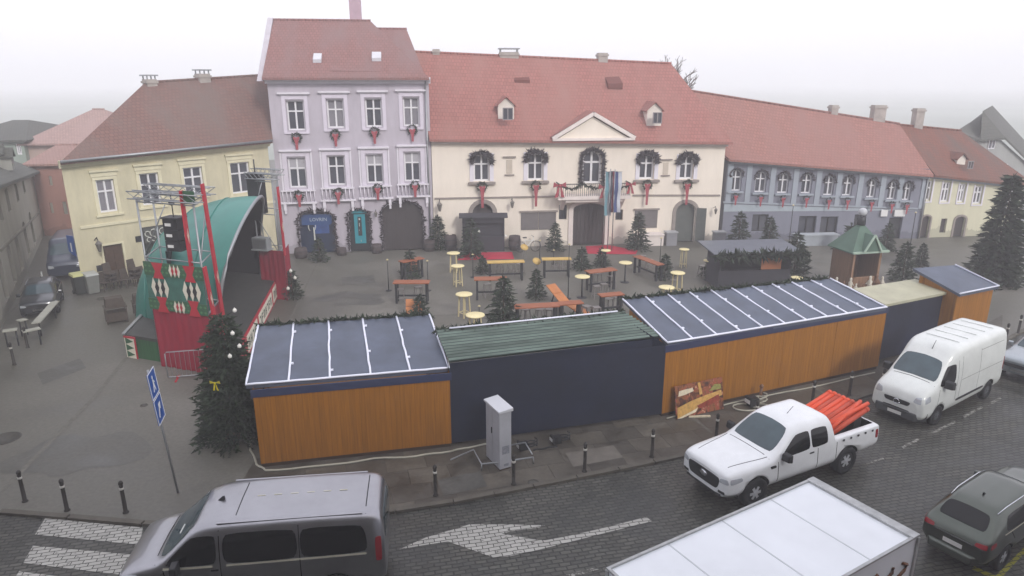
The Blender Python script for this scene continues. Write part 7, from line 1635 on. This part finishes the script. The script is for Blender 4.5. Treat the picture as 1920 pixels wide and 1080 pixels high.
# sign pole with two blue signs seen edge on
g = P(334,924); zs = hgt(g, 276, 692); o = root('traffic_sign', g, 0, 'leaning grey pole with two blue pedestrian signs at the left of the road', 'sign')
tilt = (P(334,924), )
dx = -1.0
top = Vector((0,0,0)); d = ray(277, 694); k = (g.y+.2)/d.y; top = Vector((0,0,H))+d*k-g
b = MB(); b.cyl((0,0,0), top, .03, n=8); b.build('pole', METAL, o)
u = top.normalized(); SB = mat('sign_blue', '#1f4f9c', .35, .05); zz = top.length
side = Vector((math.cos(R(104)), math.sin(R(104)), 0)); nf = Vector((side.y, -side.x, 0))
for k, (t0_, t1_) in enumerate(((.80,.99),(.60,.785))):
    c = u*zz*(t0_+t1_)/2+nf*.05; hh_ = zz*(t1_-t0_)/2; w_ = .32
    b = MB(); q = [c-side*w_-u*hh_, c+side*w_-u*hh_, c+side*w_+u*hh_, c-side*w_+u*hh_]; b.prism(q, nf*-.02); s1 = b.build('sign_plate', SB, o)
    b = MB(); n2 = nf*.004
    # white rim
    for i in range(4): b.bar(q[i]+n2, q[(i+1) % 4]+n2, .02, .008, up=tuple(nf))
    b.build('rim', WHITE, s1)
    b = MB()
    if k == 0: # walking figure
        b.prism([c+side*x*w_+u*y*hh_+n2 for x, y in ((-.08,.30),(.12,.30),(.16,-.05),(.34,-.62),(.22,-.66),(.04,-.2),(-.22,-.66),(-.34,-.6),(-.1,-.05))], nf*.004); b.prism([c+side*(.14*math.cos(t*.8)*w_/.32*.3)+u*(hh_*.48+.05*math.sin(t*.8))+n2 for t in range(8)], nf*.004); b.prism([c+side*x*w_+u*y*hh_+n2 for x, y in ((.1,.28),(.42,.0),(.36,-.06),(.06,.16))], nf*.004)
    else: b.prism([c+side*x*w_+u*y*hh_+n2 for x, y in ((-.5,-.5),(-.3,-.62),(.05,.1),(.3,-.1),(.42,.5),(-.15,.45),(-.1,.2))], nf*.004)
    b.build('pictogram', WHITE, s1)
# grey electric cabinet
g = P(935,868); cab = root('electric_cabinet', g, R(-62), 'tall pale grey electric cabinet in front of the navy hut', 'cabinet'); hc = hgt(P(918,850), 915, 745); CB = mat('cabinet_pale_grey', '#a3a5ab', .5, .1, 2)
b = MB(); b.box(-.42,-.18,.06,.42,.18,hc); bb_ = b.build('body', CB, cab); b = MB(); b.box(-.4,-.16,0,.4,.16,.06); b.build('plinth', BASEW, cab)
b = MB(); b.hexa([(-.47,-.22,hc),(.47,-.22,hc),(.47,.22,hc),(-.47,.22,hc)], [(-.47,-.22,hc+.05),(.47,-.22,hc+.05),(.47,.22,hc+.09),(-.47,.22,hc+.09)]); b.build('lid', mat('cabinet_lid_pale','#c3c5ca',.4,.05), cab)
b = MB(); b.box(-.40,-.187,.1,-.01,-.181,hc-.06); b.box(.01,-.187,.1,.40,-.181,hc-.06); b.build('door', CB, cab); b = MB(); b.box(-.05,-.21,hc*.55,-.02,-.187,hc*.65); b.build('handle', DARK, cab)
b = MB(); b.box(.421,-.1,.5,.424,.12,.75); b.box(.421,-.05,.12,.424,.1,.2); b.build('sticker', mat('worn_sticker','#7f828a',.6,.3,14), cab); b = MB(); b.cyl((-.45,0,hc*.7),(-.58,0,hc*.72),.03,n=6); b.build('socket', METAL, cab)
# steel guard rail round it
o = root('guard_rail', (0,0,0), 0, 'low galvanised tube frame around the electric cabinet', 'rail'); b = MB()
pts = [P(*p, .22) for p in ((845,862),(888,843),(903,870),(935,867),(1000,857))]; b.tube(pts, .025, 6); b.tube([P(955,835,.3), P(985,830,.3), P(998,852,.2)], .025, 6); b.build('tube', METAL, o)
b = MB()
for p in ((903,870),(1000,857)): q = P(*p,.22); b.cyl((q.x,q.y,0), q, .02, n=6)
b.build('post', METAL, o)
# cables and lights
def cable(pxs, r, label, m=BLKP, name='cable', z=.03):
    pts = []
    for i in range(len(pxs)-1):
        a = P(*pxs[i]); c = P(*pxs[i+1])
        for k in range(4): t = k/4; q = a.lerp(c, t); pts.append(Vector((q.x, q.y+.03*math.sin(len(pts)*1.3), z)))
    pts.append(P(*pxs[-1])+Vector((0,0,z))); b = MB(); b.tube(pts, r, 6); o = b.build(name, m); return tag(o, label, 'cable')
CW = mat('pale_cable', '#a8a697', .6, .1)
cable([(472,800),(470,845),(482,872),(498,884),(600,876),(700,862),(780,857),(845,848)], .03, 'pale cable lying along the foot of the left orange hut', CW); cable([(845,848),(890,838),(930,832)], .028, 'pale cable from the left hut to the electric cabinet', CW)
cable([(1000,846),(1020,842),(1045,838)], .025, 'black cable from the cabinet to the small lamp by the navy hut'); cable([(1250,786),(1300,777),(1400,750),(1500,732),(1640,700)], .025, 'pale cable along the foot of the longest orange hut', CW)
for px, py, s_, lb in ((1045,826,1.0,'black floodlight lying at the foot of the navy hut'),(983,838,1.0,'tangle of dark cable and plugs right of the electric cabinet'),(1412,756,1.3,'dark bundle of plugs beside the hose loop at the longest hut')):
    g = P(px, py+4); o = root('cable_bundle', g, .4, lb, 'cable bundle', scale=s_); b = MB(); b.box(-.14,-.1,.0,.1,.1,.22); b.hexa([(-.2,-.16,.05),(-.12,-.16,.05),(-.12,.1,.1),(-.2,.1,.1)], [(-.24,-.14,.3),(-.16,-.14,.3),(-.14,.1,.28),(-.2,.1,.28)]); b.build('housing', BLKP, o)
    b = MB(); b.tube([(.2*math.cos(t*.7)+.22, .12*math.sin(t*.7), .03+.012*t) for t in range(20)], .02, 5); b.build('coil', BLKP if s_ == 1 else CW, o); b = MB(); b.box(-.235,-.12,.12,-.225,.06,.22); b.build('lens', WHITE, o)
g = P(1398,765); b = MB(); b.tube([(g.x+.42*math.cos(t*.42), g.y+.26*math.sin(t*.42), .03) for t in range(16)], .028, 6); b.tube([(g.x+.5+.3*math.cos(t*.5), g.y+.05+.16*math.sin(t*.5), .05) for t in range(13)], .022, 6); o = b.build('hose_loop', CW); tag(o, 'pale hose loop on the ground before the longest orange hut', 'hose')
g = P(1425,752); b = MB(); b.cyl((g.x,g.y,0),(g.x,g.y,.5),.05,n=8); b.lathe([(.06,.5),(.075,.55),(.03,.62)], (g.x,g.y,0), 10); o = b.build('standpipe', mat('brass_brown','#6b4a30',.5,.2)); tag(o, 'short brown standpipe beside the hose loop', 'standpipe')
# sign before the dark hut
g = P(1737,650); zt_ = hgt(g, 1738, 574); o = root('parking_sign', g, R(20), 'small pale sign on a thin pole before the dark hut', 'sign'); b = MB(); b.cyl((0,0,0),(0,0,zt_),.025,n=6); b.build('pole', METAL, o); b = MB(); b.box(-.16,-.05,zt_-.75,.16,-.03,zt_); p_ = b.build('sign_plate', mat('sign_grey','#9da2a6',.5,.08), o); b = MB(); b.box(-.1,-.056,zt_-.35,.1,-.051,zt_-.1); b.build('symbol', mat('sign_grey_dark','#6f767c',.5,.08), p_)
# bicycle stands / low boards on posts at the left
for a, c, lb in (((5,621),(32,617),'leftmost low pale board on posts near the left street'),((42,622),(75,615),'second low pale board on posts near the left street'),((67,606),(104,565),'long pale board rail by the dark car in the left street'),((34,602),(48,598),'small pale board beside the dark car')):
    p = P(*a, .7); q = P(*c, .7); o = root('low_rail', (0,0,0), 0, lb, 'rail', 'low board rails on the left'); b = MB(); b.bar(p, q, .32, .04); b.build('board', mat('pale_rail_board','#a3a398',.6,.12), o)
    for t in (.12,.88): r_ = p.lerp(q, t); b = MB(); b.cyl((r_.x,r_.y,0),(r_.x,r_.y,.69),.03,n=6); b.build('post', DARK, o)
# blue signs at the corner
for px, py, top_, w_, m, lb in ((146,520,440,.55,SB,'blue sign with white mark at the corner of the yellow house'),(84,540,508,.5,WHITE,'white triangular board in front of the blue van')):
    g = P(px, py); zt_ = hgt(g, px, top_); o = root('street_sign', g, R(-25), lb, 'sign'); b = MB(); b.cyl((0,0,0),(0,0,zt_),.03,n=6); b.build('pole', METAL, o)
    b = MB()
    if m is SB: b.box(-w_/2,-.05,zt_-1.5,w_/2,-.03,zt_)
    else: b.prism([(-w_/2,-.04,zt_-.9),(w_/2,-.04,zt_-.9),(0,-.04,zt_)], (0,.02,0))
    s1 = b.build('sign_plate', m, o); b = MB(); b.box(-.05,-.056,zt_-.9,.05,-.051,zt_-.4); b.build('mark', WHITE if m is SB else SB, s1)
# bare tree behind the town hall roof
g = FT.world(fr_hit_x if False else FT.hit(1268,130,14)[0], 14, 0); zt_ = hgt(g, 1268, 100)
o = root('bare_tree', g, 0, 'bare tree top rising out of the fog behind the town hall roof', 'tree'); random.seed(12); b = MB(); b.lathe([(.3,0),(.22,zt_*.55),(.1,zt_*.82)], (0,0,0), 8); b.build('trunk', BARK, o); b = MB()
def branch(b, p, d, L, r, n):
    q = p+d*L; m_ = p.lerp(q, .5)+Vector((random.uniform(-.1,.1),random.uniform(-.1,.1),0))*L*.4; b.tube([p,m_,q], r, 4)
    if n:
        for k in range(3): branch(b, p.lerp(q, random.uniform(.5,1)), (d+Vector((random.uniform(-.8,.8),random.uniform(-.8,.8),random.uniform(-.2,.5)))).normalized(), L*.62, r*.62, n-1)
for k in range(7): branch(b, Vector((0,0,zt_*random.uniform(.6,.82))), Vector((random.uniform(-.7,.7),random.uniform(-.7,.7),1)).normalized(), zt_*.13, .07, 3)
b.build('crown', BARK, o)
# ================================================================ AIR, LIGHT, CAMERA
hz = MB(); hz.box(-2310, -16, -1.6, 2310, 2510, 30)
haze = hz.build('haze', mat('haze_air', '#ffffff'))
haze['kind'] = 'stuff'
m = MATS['haze_air']; nt = m.node_tree
for nn in list(nt.nodes): nt.nodes.remove(nn)
out = nt.nodes.new('ShaderNodeOutputMaterial'); vol = nt.nodes.new('ShaderNodeVolumePrincipled')
vol.inputs['Color'].default_value = (.985,.978,1,1); vol.inputs['Density'].default_value = HAZE
vol.inputs['Anisotropy'].default_value = 0
nt.links.new(vol.outputs[0], out.inputs['Volume'])
w = bpy.data.worlds.new('World'); sc.world = w; w.use_nodes = True
nt = w.node_tree; bg = nt.nodes['Background']
sky = nt.nodes.new('ShaderNodeTexSky'); sky.sky_type = 'NISHITA'; sky.sun_disc = False
sky.sun_elevation = R(32); sky.sun_rotation = R(SUNROT); sky.dust_density = 4; sky.air_density = 1.5
mx = nt.nodes.new('ShaderNodeMix'); mx.data_type = 'RGBA'; mx.inputs['Factor'].default_value = .86
nt.links.new(sky.outputs[0], mx.inputs['A']); mx.inputs['B'].default_value = SKYC
nt.links.new(mx.outputs['Result'], bg.inputs['Color']); bg.inputs['Strength'].default_value = .1
sl = bpy.data.lights.new('sun', 'SUN'); sl.energy = 1.5; sl.angle = R(11); sl.color = (1,.97,.93)
so = bpy.data.objects.new('sun', sl); COL.objects.link(so)
so.rotation_euler = (R(90-32), 0, R(180-SUNROT))
cam = bpy.data.cameras.new('camera'); cam.sensor_width = 36; cam.lens = 36*F/1920; cam.clip_end = 8000; cam.clip_start = .1
co = bpy.data.objects.new('camera', cam); COL.objects.link(co); co.location = (0,0,H); co.rotation_euler = (R(90)-TH, 0, 0)
sc.camera = co
sc.view_settings.view_transform = 'Standard'; sc.view_settings.look = 'None'; sc.view_settings.exposure = EXPO; sc.view_settings.gamma = 1
sc.render.engine = 'CYCLES'
sc.cycles.use_denoising = True
try: sc.cycles.denoiser = 'OPENIMAGEDENOISE'
except Exception: pass
sc.cycles.volume_bounces = 4; sc.cycles.max_bounces = 8; sc.cycles.diffuse_bounces = 3; sc.cycles.glossy_bounces = 3
sc.cycles.use_adaptive_sampling = True; sc.cycles.adaptive_threshold = .02
